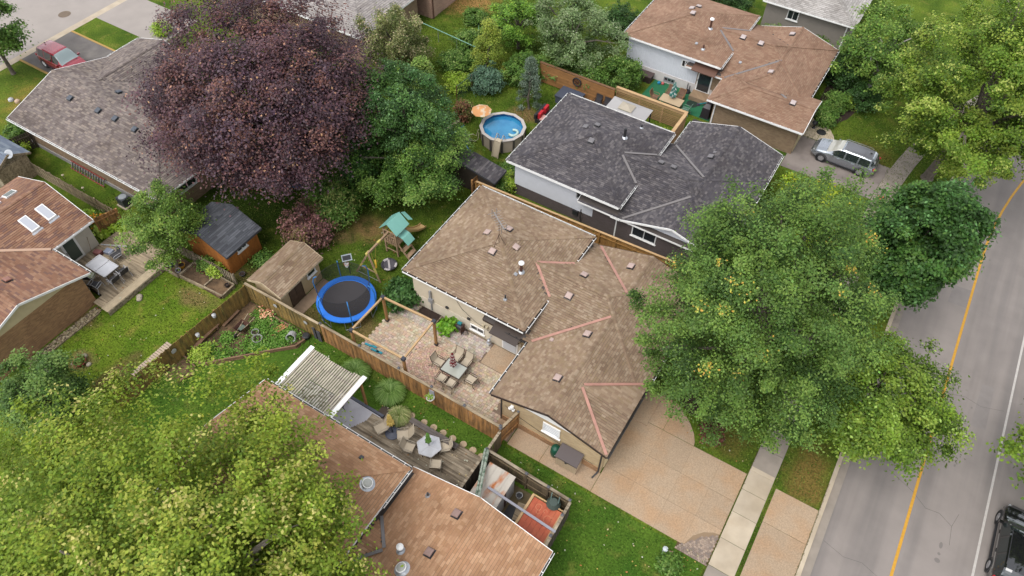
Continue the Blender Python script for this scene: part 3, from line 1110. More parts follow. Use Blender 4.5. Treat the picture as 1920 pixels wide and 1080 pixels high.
g = MB(); g.tube([(-10.6, gx - .02, 1.7), (-9.6, gx - .02, 1.25), (-8.4, gx - .02, .95), (-5.0, gx - .02, .6)], .01, 5); g.build('cable', dark, M1)
g = MB(); g.bx(-4.5, -3.58, 21.45, 23.68, -.05, .17); po = g.build('porch_step', aggregate, M1)
g = MB(); g.bx(-4.53, -4.47, 17.9, 21.2, .05, 2.2); g.build('garage_door', siding_cream, M1)
window(M1, (-4.52, 25.2, 1.5), 2.0, 1.2, '+x')
# TV antenna
ant = mat('rusty_antenna_metal', A(120, 98, 86), rough=.6, metal=.4)
g = MB(); ax0 = Vector((-16.0, 25.45, 4.45)); top = Vector((-16.0, 25.45, 6.3))
for d in ((.42, .1), (-.3, .32), (-.1, -.42)):
    g.tube([ax0 + Vector((d[0], d[1], -.12)), ax0 + Vector((0, 0, .75))], .018, 5)
g.tube([ax0, top], .02, 6)
o1 = g.build('antenna_mast', ant, M1)
g = MB()
bd = Vector((.62, -.42, 0)).normalized(); cr_ = Vector((.42, .62, 0))
g.tube([top - bd * .75, top + bd * .75], .04, 5)
for k in range(8):
    q = top + bd * (-.72 + .2 * k); w = .38 if k not in (0, 7) else .55
    g.tube([q - cr_ * w + Vector((0, 0, .03)), q + cr_ * w + Vector((0, 0, .03))], .014, 4)
for e in (-.7, .7):
    for k in (-.2, .2):
        q = top + bd * e
        g.tube([q + Vector((0, 0, -.35)) + cr_ * k, q + Vector((0, 0, .35)) + cr_ * k], .02, 4)
g.build('antenna_array', mat('bright_antenna_metal', A(190, 184, 180), rough=.4, metal=.5), o1)

# ---- the house with the black-grey roof behind it
slate = tints((106, 101, 104), (96, 91, 94), (114, 109, 110), (88, 84, 88), (100, 95, 97), (128, 122, 122), (92, 88, 93), k=1.55)
BK = [('x', -20.17, -11.56, 33.1, 41.93, 3.3, .27, 'h', 'h'), ('y', -11.28, -4.3, 32.93, 44.9, 2.5, .3, 'g', 'g'), ('x', -14.5, -4.3, 32.97, 41.8, 2.5, .3, 'g', 'h')]
M2 = house('split_level_house', 'house with a charcoal shingle roof and pale grey walls over a dark brick base', (-12, 38, 0), BK,
           [(siding_white, None, 1.0, (.4, .36, .42, .4)), (brick_dark, siding_white, 0, (.5, .3, .35, .3)), (brick_dark, None, 0, (1, .3, .45, .4))],
           slate, white, seed=11)
g = MB(); g.bx(-19.75, -11.93, 33.55, 41.5, 0, 1.0); g.build('brick_base', brick_dark, M2)
for a, b in (((-11.2, 33.02, 2.6), (-7.95, 36.3, 3.58)), ((-11.2, 41.7, 2.61), (-7.95, 38.5, 3.59)), ((-11.6, 35.7, 3.4), (-13.45, 37.25, 3.88)), ((-11.6, 39.1, 3.4), (-13.45, 37.55, 3.88))):
    flashing(M2, a, b, grey_flash)
vm = mat('grey_vent_metal', A(128, 124, 126), rough=.5)
for p in ((-16.77, 38.05, 0), (-16.2, 38.72, 0), (-15.7, 36.86, 0), (-10.97, 38.24, 0), (-10.06, 38.26, 0), (-8.36, 40.88, 0)):
    roof_vent(M2, p, BK, 'box', vm)
roof_vent(M2, (-8.3, 41.45, 0), BK, 'small', vm)
vent_pipe(M2, (-14.10, 38.80, 3.99), .8, .1, dark, None, 'chimney_flue')
vent_pipe(M2, (-13.69, 40.85, 3.6), .3, .06, dark)
for a, b, s in (((-20.17, 33.1, 3.3), (-11.56, 33.1, 3.3), (0, -1)), ((-20.17, 33.1, 3.3), (-20.17, 41.93, 3.3), (-1, 0)), ((-20.17, 41.93, 3.3), (-11.56, 41.93, 3.3), (0, 1)),
                ((-11.56, 33.1, 3.3), (-11.56, 35.6, 3.3), (1, 0)), ((-11.56, 39.2, 3.3), (-11.56, 41.93, 3.3), (1, 0)), ((-11.28, 41.9, 2.5), (-11.28, 44.9, 2.5), (-1, 0)),
                ((-12.0, 32.97, 2.5), (-11.3, 32.97, 2.5), (0, -1)), ((-4.3, 32.93, 2.5), (-4.3, 44.9, 2.5), (1, 0))):
    gutter(M2, a, b, white, s)
window(M2, (-14.3, 33.52, 2.55), 1.15, .75, '-y', frame=mat('grey_window_frame', A(150, 150, 150, 1.0)), mull=1, sill=False)
window(M2, (-9.6, 33.28, 1.75), 1.75, 1.0, '-y', mull=1)
g = MB(); g.beam((-11.7, 33.45, 2.4), (-11.7, 33.45, 0), .09, .07); g.build('downspout', white, M2)
g = MB(); g.tube([(-14.4, 33.5, 1.3), (-14.4, 33.42, 1.0), (-14.3, 33.42, 0)], .03); g.bx(-15.0, -14.6, 33.4, 33.54, .6, 1.0); g.build('utility_pipe', dark, M2)

# ---- the house with the brown roof at the top
brown = tints((174, 140, 117), (167, 132, 110), (162, 127, 105), (179, 146, 122), (170, 135, 112), k=1.6)
TP = [('x', -20.25, -11.7, 51.28, 60.1, 3.3, .27, 'h', 'h'), ('y', -11.3, -4.67, 49.2, 60.1, 2.5, .3, 'h', 'g'), ('x', -14.5, -4.67, 51.2, 60.1, 2.5, .3, 'g', 'h'), ('x', -11.35, -3.8, 48.05, 52.6, 2.52, .3, 'h', 'g')]
M3 = house('split_level_house', 'house at the top with a reddish brown roof and white walls above a green patio', (-12, 55, 0), TP,
           [(siding_white, None, 0, (.42, .36, .4, .4)), (brick_taupe, None, 0, (.5, .3, .6, .3)), (brick_taupe, None, 0, (1, .3, .45, .4)), (brick_taupe, siding_cream, 0, (.5, .35, .5, .4))],
           brown, white, seed=21, exp=.14, wr=(.28, .34), thick=(.008, .012))
g = MB(); g.bx(-19.87, -12.02, 51.63, 51.69, 0, .85); g.build('foundation_band', mat('white_render', A(206, 200, 196, 1.05), rough=.9, var=.05), M3)
g = MB()
for k in range(40):
    x = -19.8 + k * .2
    g.bx(x, x + .035, 51.655, 51.69, .86, 3.1)
g.build('siding_batten', siding_white, M3, kind='stuff')
for a, b in (((-11.25, 51.3, 2.57), (-7.95, 54.5, 3.55)), ((-11.7, 53.9, 3.36), (-13.5, 55.4, 3.84)), ((-11.7, 57.4, 3.36), (-13.5, 55.8, 3.84)), ((-8.0, 52.5, 2.62), (-6.1, 50.45, 3.22))):
    flashing(M3, a, b, grey_flash)
for p in ((-16.5, 56.26, 0), (-16.08, 55.45, 0), (-16.25, 57.24, 0), (-11.56, 55.44, 0), (-10.05, 55.41, 0), (-8.14, 52.6, 0), (-8.43, 58.78, 0), (-5.49, 50.19, 0)):
    roof_vent(M3, p, TP, 'box', mat('pale_vent_metal', A(206, 190, 186), rough=.45))
roof_vent(M3, (-14.46, 52.7, 0), TP, 'small', grey_metal); roof_vent(M3, (-10.74, 53.09, 0), TP, 'small', grey_metal)
vent_pipe(M3, (-14.24, 54.84, 3.99), .8, .09, rust, MATS['white_flue_cap'], 'chimney_flue')
vent_pipe(M3, (-13.75, 52.4, 3.6), .4, .07, rust)
for a, b, s in (((-20.25, 51.28, 3.3), (-11.7, 51.28, 3.3), (0, -1)), ((-20.25, 51.28, 3.3), (-20.25, 60.1, 3.3), (-1, 0)), ((-11.7, 51.28, 3.3), (-11.7, 53.7, 3.3), (1, 0)), ((-11.7, 57.5, 3.3), (-11.7, 60.1, 3.3), (1, 0)), ((-11.35, 48.05, 2.52), (-3.8, 48.05, 2.52), (0, -1)), ((-4.67, 52.6, 2.5), (-4.67, 60.1, 2.5), (1, 0))):
    gutter(M3, a, b, white, s)
window(M3, (-14.7, 51.66, 2.35), .6, .65, '-y', mull=1, sill=False)
window(M3, (-15.7, 51.62, .42), .95, .4, '-y', frame=grey_metal, mull=2, sill=False)
g = MB(); g.mi = 0; g.bx(-13.4, -12.2, 51.57, 51.7, .42, 2.5); g.mi = 1; g.bx(-13.3, -12.3, 51.55, 51.58, .5, 2.4); d2 = g.build('patio_door', [white, glass], M3)
g = MB(); g.bx(-13.36, -13.31, 51.5, 51.56, 1.3, 1.5); g.build('handle', grey_metal, d2)
g = MB(); g.slab([(-13.9, 50.8, 2.62), (-11.9, 50.8, 2.62), (-11.9, 51.66, 2.85), (-13.9, 51.66, 2.85)], .06); g.build('door_canopy', mat('brown_metal_awning', A(120, 88, 74), rough=.5), M3)
g = MB(); g.bx(-13.5, -11.6, 50.6, 51.62, 0, .4); g.build('door_step', brick_taupe, M3)
g = MB(); g.beam((-10.72, 48.5, 2.4), (-10.72, 48.5, 0), .09, .07); g.build('downspout', white, M3)
window(M3, (-10.95, 49.8, 1.7), .7, .9, '-x', mull=0)
g = MB(); g.bx(-4.17, -4.1, 48.9, 51.6, .05, 2.1); g.build('garage_door', siding_cream, M3)

# ---- the house with the tan roof at the bottom
tan = tints((186, 146, 113), (179, 138, 106), (172, 131, 100), (193, 154, 121), (183, 142, 110), (176, 135, 102), k=1.24)
BN = [('x', -21.85, -12.2, 3.6, 11.2, 3.3, .27, 'g', 'h'), ('y', -12.4, -4.28, -2, 11.62, 2.5, .3, 'g', 'g'), ('x', -14.0, -9.5, 5.9, 8.9, 2.5, .3, 'g', 'g')]
M4 = house('bungalow', 'house at the bottom with a tan shingle roof partly under the yellow-green tree', (-12, 6, 0), BN,
           [(brick_brown, siding_cream, 0, (.4, .36, .4, .4)), (brick_brown, siding_cream, 0, (.5, .4, .3, .35)), None],
           tan, white, seed=31, exp=.15, wr=(.26, .34), thick=(.01, .014))
for a, b in (((-12.15, 8.7, 2.66), (-10.98, 7.46, 3.03)), ((-10.98, 7.34, 3.03), (-12.15, 6.1, 2.66))):
    flashing(M4, a, b, grey_flash)
vb = mat('mauve_vent_metal', A(166, 136, 126), rough=.45)
for p in ((-8.87, 10.41, 0), (-8.9, 8.25, 0), (-15.63, 8.03, 0), (-13.48, 8.06, 0)):
    roof_vent(M4, p, BN, 'box', vb)
roof_vent(M4, (-14.51, 10.29, 0), BN, 'small', mat('charcoal_vent', A(80, 80, 84)))
roof_vent(M4, (-13.37, 9.35, 0), BN, 'tube', white)
roof_vent(M4, (-9.58, 7.05, 0), BN, 'tube', white)
vent_pipe(M4, (-10.73, 10.61, 3.0), .3, .06, dark)
vent_pipe(M4, (-10.17, 7.72, 3.2), .45, .09, grey_metal, white)
for a, b, s in (((-21.85, 11.2, 3.3), (-12.2, 11.2, 3.3), (0, 1)), ((-12.2, 8.9, 3.3), (-12.2, 11.2, 3.3), (1, 0)), ((-4.28, -2, 2.5), (-4.28, 11.62, 2.5), (1, 0))):
    gutter(M4, a, b, white, s)

# ---- the long house with the grey-brown roof at the upper left
gbr = tints((140, 128, 122), (128, 116, 110), (150, 138, 130), (118, 106, 102), (134, 122, 118), (158, 144, 134))
GH = [('x', -53.9, -38.05, 18.0, 27.2, 2.5, .3, 'g', 'h'), ('y', -54, -47.2, 23, 30.2, 2.5, .3, 'g', 'g')]
M5 = house('bungalow', 'long low house with a grey-brown shingle roof beside the dark red tree', (-46, 23, 0), GH,
           [(brick_taupe, siding_cream, 0, (.4, .45, .5, .5)), (brick_taupe, siding_cream, 0, (.5, .4, .4, .35))], gbr, white, seed=41, exp=.17, wr=(.22, .3), thick=(.01, .016))
for p in ((-50.47, 21.35, 0), (-47.55, 21.47, 0), (-45.8, 21.5, 0), (-43.73, 21.45, 0), (-48.02, 23.68, 0)):
    roof_vent(M5, p, GH, 'box', mat('slate_vent_metal', A(84, 90, 100), rough=.5))
gutter(M5, (-53.9, 18.0, 2.5), (-38.05, 18.0, 2.5), white, (0, -1)); gutter(M5, (-38.05, 18.0, 2.5), (-38.05, 27.2, 2.5), white, (1, 0)); gutter(M5, (-54, 27.1, 2.5), (-54, 30.2, 2.5), white, (-1, 0))
window(M5, (-38.5, 20.55, 1.75), 1.6, .75, '+x', mull=1)
g = MB(); g.beam((-52.9, 18.46, 2.4), (-52.9, 18.46, 0), .08, .06); g.build('downspout', white, M5)
g = MB(); g.bx(-53.8, -38.5, 18.43, 18.52, 0, .35); g.build('plinth', mat('grey_plinth', A(150, 146, 144, 1.1), rough=.9, var=.1), M5)

# ---- the house with the skylights at the left edge
redbr = tints((174, 134, 110), (164, 122, 98), (152, 112, 94), (182, 142, 116), (144, 110, 98), (168, 128, 104), k=1.6)
LH = [('y', -47.5, -40.0, -3, 14.4, 2.7, .37, 'g', 'g'), ('x', -44, -36.5, 3.05, 11.35, 2.7, .34, 'g', 'g')]
M6 = house('bungalow', 'house at the left edge with skylights in its reddish brown roof', (-42, 8, 0), LH,
           [(siding_cream, siding_cream, 0, (.4, .45, .3, .3)), (brick_brown, siding_cream, 0, (.3, .38, .4, .45))], redbr, white, seed=51, exp=.145, wr=(.25, .5))
flashing(M6, (-40.0, 11.33, 2.78), (-43.0, 8.05, 3.86), mat('cream_valley_metal', A(216, 178, 150), rough=.5), .2)
roof_vent(M6, (-38.85, 8.08, 0), LH, 'box', mat('red_brown_vent', A(170, 120, 104), rough=.5))
gutter(M6, (-40.0, 11.4, 2.7), (-40.0, 14.4, 2.7), white, (1, 0)); gutter(M6, (-40.0, 11.35, 2.7), (-36.5, 11.35, 2.7), white, (0, 1))
sky_g = mat('skylight_glass', A(205, 208, 216), rough=.08, spec=.8)
sky_d = mat('dark_skylight_glass', A(120, 134, 134), rough=.06, spec=.8)


def skylight(x0, x1, y0, y1, pane):
    z = lambda x: block_z(LH[0], x, 12)
    g = MB(); P = [(x0, y0, z(x0) + .14), (x1, y0, z(x1) + .14), (x1, y1, z(x1) + .14), (x0, y1, z(x0) + .14)]
    g.slab(P, .16); o = g.build('skylight', white, M6)
    i = .06
    g = MB(); g.slab([(x0 + i, y0 + i, z(x0 + i) + .15), (x1 - i, y0 + i, z(x1 - i) + .15), (x1 - i, y1 - i, z(x1 - i) + .15), (x0 + i, y1 - i, z(x0 + i) + .15)], .03); g.build('pane', pane, o)
    d = 1 if x1 > -43.7 else -1
    e = x1 if d > 0 else x0
    g = MB(); P = [(e, y0 - .08, z(e) + .03), (e + d * .16, y0 - .08, z(e + d * .16) + .03), (e + d * .16, y1 + .08, z(e + d * .16) + .03), (e, y1 + .08, z(e) + .03)]
    g.slab(P if d > 0 else P[::-1], .02); g.build('flashing', grey_metal, o)


skylight(-42.6, -41.5, 12.62, 13.2, sky_g); skylight(-42.6, -41.5, 11.42, 12.0, sky_g)
skylight(-45.75, -45.0, 12.35, 13.1, sky_d); skylight(-45.75, -45.0, 11.2, 11.95, sky_d)
g = MB(); g.mi = 0; g.bx(-40.48, -40.38, 11.95, 13.0, .42, 2.3); g.mi = 1; g.bx(-40.4, -40.36, 12.1, 12.85, .6, 2.2); d3 = g.build('door', [white, mat('green_door_glass', A(96, 108, 98), rough=.1)], M6)
g = MB(); g.bx(-40.36, -40.31, 12.02, 12.07, 1.3, 1.5); g.build('handle', grey_metal, d3)
g = MB(); g.bx(-40.46, -40.42, 11.75, 14.1, .4, 2.55); g.build('wall_panel', mat('pale_stucco', A(206, 198, 184, 1.05), rough=.9, var=.04), M6)

# ---- roofs at the top edge
grey2 = tints((176, 168, 164), (164, 156, 152), (186, 178, 172))
FH = [('x', -56, -38.4, 39.7, 48.5, 2.8, .3, 'g', 'h')]
M7 = house('bungalow', 'house at the top edge with a pale grey roof behind the dark red tree', (-46, 44, 0), FH, [(brick_taupe, siding_cream, 0)], grey2, white, seed=61, exp=.2, wr=(.3, .4))
gutter(M7, (-56, 39.7, 2.8), (-38.4, 39.7, 2.8), white, (0, -1))
for p in ((-44.6, 42.4, 0), (-43.5, 42.4, 0)):
    roof_vent(M7, p, FH, 'box', MATS['slate_vent_metal'])
PH = [('x', -52, -37.6, 48.6, 58.5, 2.8, .3, 'g', 'g')]
M8 = house('bungalow', 'pinkish brick house at the top edge beside the bare sandy soil', (-46, 54, 0), PH, [(brick_pink, siding_cream, 0, (.3, .4, .3, .4))], grey2, white, seed=62, exp=.2, wr=(.3, .4))
g = MB(); g.beam((-37.9, 49.0, 2.6), (-37.9, 49.0, 0), .09, .07); g.build('downspout', rust, M8)
TG = [('x', -12.5, -4.35, 63.7, 74, 2.8, .3, 'g', 'h')]
palegrey = tints((190, 184, 178), (178, 172, 166), (200, 194, 188))
M9 = house('bungalow', 'house at the top edge with a pale grey roof and grey siding walls', (-9, 68, 0), TG,
           [(mat('grey_siding', A(140, 132, 124, 1.05), rough=.7, var=.04), siding_cream, 0, (.3, .4, .45, .4))], palegrey, white, seed=63, exp=.2, wr=(.3, .4))
window(M9, (-9.7, 64.13, 2.0), 1.0, .9, '-y', mull=1); gutter(M9, (-12.5, 63.7, 2.8), (-4.35, 63.7, 2.8), white, (0, -1))
g = MB(); g.beam((-5.0, 64.1, 2.6), (-5.0, 64.1, 0), .1, .08); g.build('downspout', white, M9)


# ---- sheds
def shed(name, label, b, wall_m, pal, seed, fas, exp=.14, wr=(.3, .5), over=.3):
    return house(name, label, ((b[1] + b[2]) / 2, (b[3] + b[4]) / 2, 0), [b], [(wall_m, wall_m, 0, (over, over, .2, .2))], pal, fas, exp, wr, seed, over=over)


dslate = tints((104, 106, 112), (94, 96, 102), (112, 114, 120), (88, 90, 96))
bs = ('y', -28.65, -25.92, 16.38, 20.2, 2.0, .43, 'g', 'g')
S1 = shed('shed', 'beige garden shed with a sandy shingle roof beside the blue trampoline', bs, mat('beige_shed_boards', A(196, 172, 134, 1.1), rough=.8, var=.06), sandy, 71, mat('beige_trim', A(190, 170, 140, 1.1)))
window(S1, (-26.2, 19.25, 1.5), .75, .7, '+x', mull=0)
g = MB(); g.bx(-26.23, -26.16, 17.2, 18.3, .05, 1.8); dd = g.build('shed_door', mat('dark_shed_door_wood', A(88, 68, 52, 1.1), rough=.8, var=.25, vscale=4), S1)
for y_ in (17.2, 17.73, 18.27):
    g = MB(); g.bx(-26.17, -26.14, y_, y_ + .05, .05, 1.8); g.build('door_batten', MATS['dark_shed_door_wood'], dd)
g = MB(); g.bx(-26.15, -25.3, 16.7, 20.0, 0, .03); struct(g, 'shed_apron', mat('dusty_paving', A(168, 142, 116), rough=.9, var=.1))
os_ = ('y', -35.42, -30.95, 16.95, 20.0, 2.05, .43, 'g', 'g')
S2 = shed('shed', 'orange cedar shed with a charcoal roof near the left deck', os_, wood_orange, dslate, 72, mat('charcoal_trim', A(80, 80, 84)), wr=(.5, .8), over=.42)
window(S2, (-31.37, 18.45, 1.45), .85, .42, '+x', mull=1)
for k in range(18):
    y_ = 17.16 + k * .148
    g = MB(); g.bx(-31.37, -31.345, y_, y_ + .14, 0, 1.2 if 17.95 < y_ < 18.85 else 1.95); g.build('board', wood_orange, S2)
for k in range(24):
    x_ = -34.98 + k * .15
    g = MB(); g.bx(x_, x_ + .142, 17.118, 17.148, 0, 1.95 + .43 * min(x_ + 35.42, -30.95 - x_) - .28); g.build('board', wood_orange, S2)
ds = ('y', -25.7, -20.4, 31.9, 33.4, 1.95, .17, 'g', 'g')
S3 = shed('shed', 'small shed with a slate grey roof half hidden by the trees near the round pool', ds, wood_dark, slate, 73, mat('charcoal_trim', A(80, 80, 84)))
for s_ in (S1, S2, S3):
    s_['category'] = 'shed'

# ------------------------------------------------------------------ trees and plants
leaf_m = mat('leaf', (1, 1, 1), rough=.5, attr=True, spec=.22, transl=.36)
dark_leaf_m = mat('dark_red_leaf', (1, 1, 1), rough=.5, attr=True, spec=.3, transl=.15)


def np_mesh(name, V, F4, C, m):
    """V (n,3), quads F4 (k,4), face colours C (k,3)"""
    me = bpy.data.meshes.new(name)
    n, k = len(V), len(F4)
    me.vertices.add(n)
    me.vertices.foreach_set('co', V.astype(np.float32).ravel())
    me.loops.add(k * 4)
    me.loops.foreach_set('vertex_index', F4.astype(np.int32).ravel())
    me.polygons.add(k)
    me.polygons.foreach_set('loop_start', np.arange(0, 4 * k, 4, dtype=np.int32))
    at = me.attributes.new('tint', 'FLOAT_COLOR', 'FACE')
    at.data.foreach_set('color', np.c_[C, np.ones(k)].astype(np.float32).ravel())
    me.materials.append(m)
    me.update(calc_edges=True)
    return me


def leaf_quads(P, Nn, size, rng, C, aspect=.75):
    """diamond leaves: centres P, normals Nn"""
    k = len(P)
    t = rng.normal(size=(k, 3))
    t -= Nn * np.sum(t * Nn, 1)[:, None]
    t /= np.linalg.norm(t, axis=1)[:, None] + 1e-9
    b = np.cross(Nn, t)
    s = size * rng.uniform(.7, 1.3, k)[:, None]
    fold = Nn * s * .18
    V = np.empty((k * 4, 3))
    V[0::4] = P - t * s * .55
    V[1::4] = P + b * s * .5 * aspect - fold
    V[2::4] = P + t * s * .6 - fold * .6
    V[3::4] = P - b * s * .5 * aspect - fold
    return V, np.arange(k * 4).reshape(k, 4), C


def crown_leaves(rng, C0, r, rz, n, size, pal, tip=None, tipf=.0, lobes=10, lobe=.22, clump=.6, nclump=None, shell=.42, flat=.55, up=1.0, low=-.95, rag=.16, jit=.14, cone=False, skew=None, plume=0.0, per=240):
    """leaf clumps on branch ends spread through an uneven crown"""
    nc = nclump or int(max(30, n / per))
    d = rng.normal(size=(nc * 3, 3))
    d /= np.linalg.norm(d, axis=1)[:, None]
    d = d[d[:, 2] > low][:nc]
    nc = len(d)
    R = np.ones(nc) * (1 - lobe * .35)
    for _ in range(lobes):
        a = rng.normal(size=3)
        a[2] = a[2] * .6 + .15
        a /= np.linalg.norm(a)
        R += lobe * rng.uniform(.3, 1) * np.exp(-((1 - d @ a) / .16))
    R *= rng.uniform(1 - rag, 1 + rag * .5, nc)
    t = rng.uniform(0, 1, nc) ** shell
    t = .3 + .7 * t
    if cone:
        h = rng.uniform(0, 1, nc) ** .8
        rad = (1 - h) ** .75 * rng.uniform(.55, 1.05, nc)
        a = rng.uniform(0, 2 * np.pi, nc)
        cen = np.c_[np.cos(a) * rad * r, np.sin(a) * rad * r, (h * 2 - 1) * rz]
        d = np.c_[np.cos(a), np.sin(a), .5 * np.ones(nc)]
        t = rad / ((1 - h) ** .75 + .01)
    else:
        cen = d * (t * R)[:, None] * np.array([r, r, rz])
        if skew is not None:
            cen[:, :2] += np.array(skew) * (cen[:, 2:3] / rz)
    w = rng.uniform(.5, 1.5, nc)
    idx = rng.choice(nc, n, p=w / w.sum())
    cs = clump * rng.uniform(.65, 1.35, nc)
    off = rng.normal(size=(n, 3)) * (cs[idx] * .55)[:, None]
    off[:, 2] *= flat
    sp = np.zeros(n)
    if plume:
        axd = d[idx] * np.array([1, 1, .6]) + np.array([0, 0, .55]) + rng.normal(size=(nc, 3))[idx] * .3
        axd /= np.linalg.norm(axd, axis=1)[:, None]
        sp = rng.uniform(-.8, .95, n)
        off = off * (.66 - .22 * sp)[:, None] + axd * sp[:, None] * (cs[idx] * plume)[:, None]
    # leaves sag away from the clump's crest
    off[:, 2] -= (.08 if plume else .25) * (off[:, 0] ** 2 + off[:, 1] ** 2) / (cs[idx] + .05)
    P = cen[idx] + off
    out = cen[idx] / (np.linalg.norm(cen[idx] / np.array([r, r, rz]), axis=1)[:, None] + .2) / np.array([r, r, rz])
    Nn = out * .55 + np.array([0, 0, up]) + rng.normal(size=(n, 3)) * .5 + off / (cs[idx][:, None] + .05) * .3
    Nn /= np.linalg.norm(Nn, axis=1)[:, None]
    pal = np.array(pal)
    cc = pal[rng.integers(0, len(pal), nc)] * rng.uniform(.86, 1.16, (nc, 1))
    col = cc[idx] * rng.uniform(1 - jit, 1 + jit, (n, 1)) * (1 + rng.normal(size=(n, 3)) * .05)
    alt = rng.uniform(size=n) < .3
    col[alt] = pal[rng.integers(0, len(pal), alt.sum())]
    if tip is not None:
        q = (rng.uniform(size=n) < tipf) & (off[:, 2] > 0) & (t[idx] > .72)
        if plume:
            q = (rng.uniform(size=n) < .5) & (sp > .6) & (t[idx] > .7) & (rng.uniform(size=nc) < tipf * 4)[idx]
        tp = np.array(tip)
        col[q] = tp[rng.integers(0, len(tp), q.sum())]
    V, F, Cc = leaf_quads(P, Nn, size, rng, np.clip(col, .003, 1))
    return V + np.array(C0), F, Cc, cen + np.array(C0)


def tree(name, label, cat, base, r, rz, zb, n, size, pal, seed, tip=None, tipf=0, trunk=.2, m=None, group=None, c=None, limbs=10, barkm=None, **k):
    """trunk with limbs reaching the leaf clumps, crown of separate leaves"""
    rng = np.random.default_rng(seed)
    T = thing(name, label, cat, (base[0], base[1], 0), 0, group)
    C0 = (c[0], c[1], zb + rz) if c else (base[0], base[1], zb + rz)
    V, F, Cc, cen = crown_leaves(rng, C0, r, rz, n, size, pal, tip, tipf, **k)
    me = np_mesh('crown', V - np.array([base[0], base[1], 0]), F, Cc, m or leaf_m)
    o = bpy.data.objects.new('crown', me)
    COL.objects.link(o)
    o.parent = T
    g = MB()
    ztop = zb + rz * 1.2
    b0 = Vector((base[0], base[1], -.1))
    ax = Vector((C0[0], C0[1], ztop))
    fork = b0.lerp(ax, .35) + Vector((rng.normal() * .1, rng.normal() * .1, 0))
    g.tube([b0, b0 + Vector((0, 0, .3)), fork, b0.lerp(ax, .7), ax], [trunk * 1.5, trunk * 1.08, trunk * .85, trunk * .5, trunk * .15], 9)
    sel = rng.choice(len(cen), min(limbs, len(cen)), replace=False)
    for i in sel:
        e = Vector(C0).lerp(Vector(cen[i]), .88)
        f = float(np.clip((e.z - zb) / (2 * rz), .05, .9))
        s0 = b0.lerp(ax, .25 + .5 * f)
        md = s0.lerp(e, .5) + Vector((rng.normal() * .15 * r * .3, rng.normal() * .15 * r * .3, .12 * r))
        q = md.lerp(e, .55) + Vector((rng.normal() * .1, rng.normal() * .1, .05))
        w = trunk * .42
        g.tube([s0, md, q, e], [w, w * .65, w * .42, w * .2], 5)
        for _ in range(2):
            ee = e + Vector((rng.normal() * .07 * r, rng.normal() * .07 * r, rng.uniform(-.1, .02) * r))
            g.tube([md.lerp(e, .4), (md.lerp(e, .4) + ee) / 2 + Vector((0, 0, .05 * r)), ee], [w * .4, w * .25, w * .1], 4)
    g.build('trunk', barkm or bark, T)
    return T


GK = .70


def G(*c):
    return [A(*x, k=GK) for x in c]


maple_red = G((70, 46, 51), (59, 40, 47), (84, 55, 53), (51, 36, 41), (92, 61, 54), (65, 47, 56), (80, 56, 61))
tree('maple_tree', 'huge dark purple-red maple covering the right end of the grey-brown roofed house', 'tree', (-34.0, 26.4), 6.4, 5.2, 2.6, 150000, .145, maple_red, 1,
     G((150, 110, 88), (124, 84, 70), (160, 124, 92), (110, 84, 60)), .045, trunk=.42, m=dark_leaf_m, c=(-34.5, 25.9), clump=.85, lobes=16, limbs=16, lobe=.22, shell=.3, per=210)
mgreen = G((56, 84, 38), (66, 98, 44), (48, 74, 36), (80, 110, 52), (58, 90, 46))
tree('maple_tree', 'tall rounded green maple standing just right of the dark red tree', 'tree', (-27.2, 31.4), 3.5, 3.2, 2.6, 38000, .135, mgreen, 2,
     G((120, 150, 96), (104, 138, 92)), .12, trunk=.2, c=(-27.4, 31.2), clump=.5, lobes=12)
apple = G((78, 108, 40), (62, 92, 36), (92, 122, 52), (54, 80, 34), (104, 128, 58))
tree('apple_tree', 'broad low leafy tree below the green maple overhanging the back lawn', 'tree', (-23.6, 31.6), 3.6, 1.9, 1.0, 32000, .125, apple, 3, G((130, 150, 76)), .06, trunk=.2, c=(-25.9, 29.6), clump=.55, lobes=14, lobe=.35)
tree('apple_tree', 'dark green bush-like tree between the dark red tree and the low leafy tree', 'tree', (-29.4, 28.6), 2.0, 1.8, .4, 9000, .15, mgreen, 33, trunk=.12, clump=.5, lobes=8)
willow = G((110, 116, 66), (96, 104, 58), (128, 130, 84), (84, 94, 50), (140, 136, 96))
tree('willow_tree', 'feathery olive-grey willow beside the pale grey roof at the top', 'tree', (-35.4, 40.4), 2.9, 2.6, .6, 26000, .13, willow, 4, G((176, 160, 128)), .1, trunk=.2, clump=.4, flat=1.3, up=.3, lobes=14)
lime = G((128, 156, 52), (146, 172, 60), (110, 140, 46), (158, 178, 76))
larch = G((112, 136, 62), (96, 122, 52), (130, 150, 76), (84, 108, 48))
tree('larch_tree', 'pale feathery green conifer behind the green maple', 'tree', (-31.0, 38.0), 1.7, 2.3, .3, 13000, .12, larch, 5, lime, .1, trunk=.12, cone=True, clump=.4)
tree('young_tree', 'bright lime green young tree poking up behind the rounded green maple', 'tree', (-31.6, 35.6), .8, 1.9, 1.4, 3500, .14, lime, 6, trunk=.07, cone=True, clump=.3)
tree('cedar_tree', 'soft yellow-green cedar near the green wire fence at the top', 'tree', (-29.4, 45.0), 1.7, 2.3, .2, 13000, .12, G((138, 150, 60), (120, 136, 52), (152, 160, 72), (104, 120, 46)), 7, trunk=.12, cone=True, clump=.4)
tree('leafy_tree', 'bright green leafy tree at the top edge left of the silvery tree', 'tree', (-29.0, 49.2), 2.3, 2.4, .4, 15000, .14, G((92, 126, 44), (108, 142, 52), (80, 110, 40)), 8, lime, .15, trunk=.14, clump=.45)
silver = G((98, 118, 72), (86, 106, 60), (112, 130, 86), (74, 94, 50), (124, 138, 98))
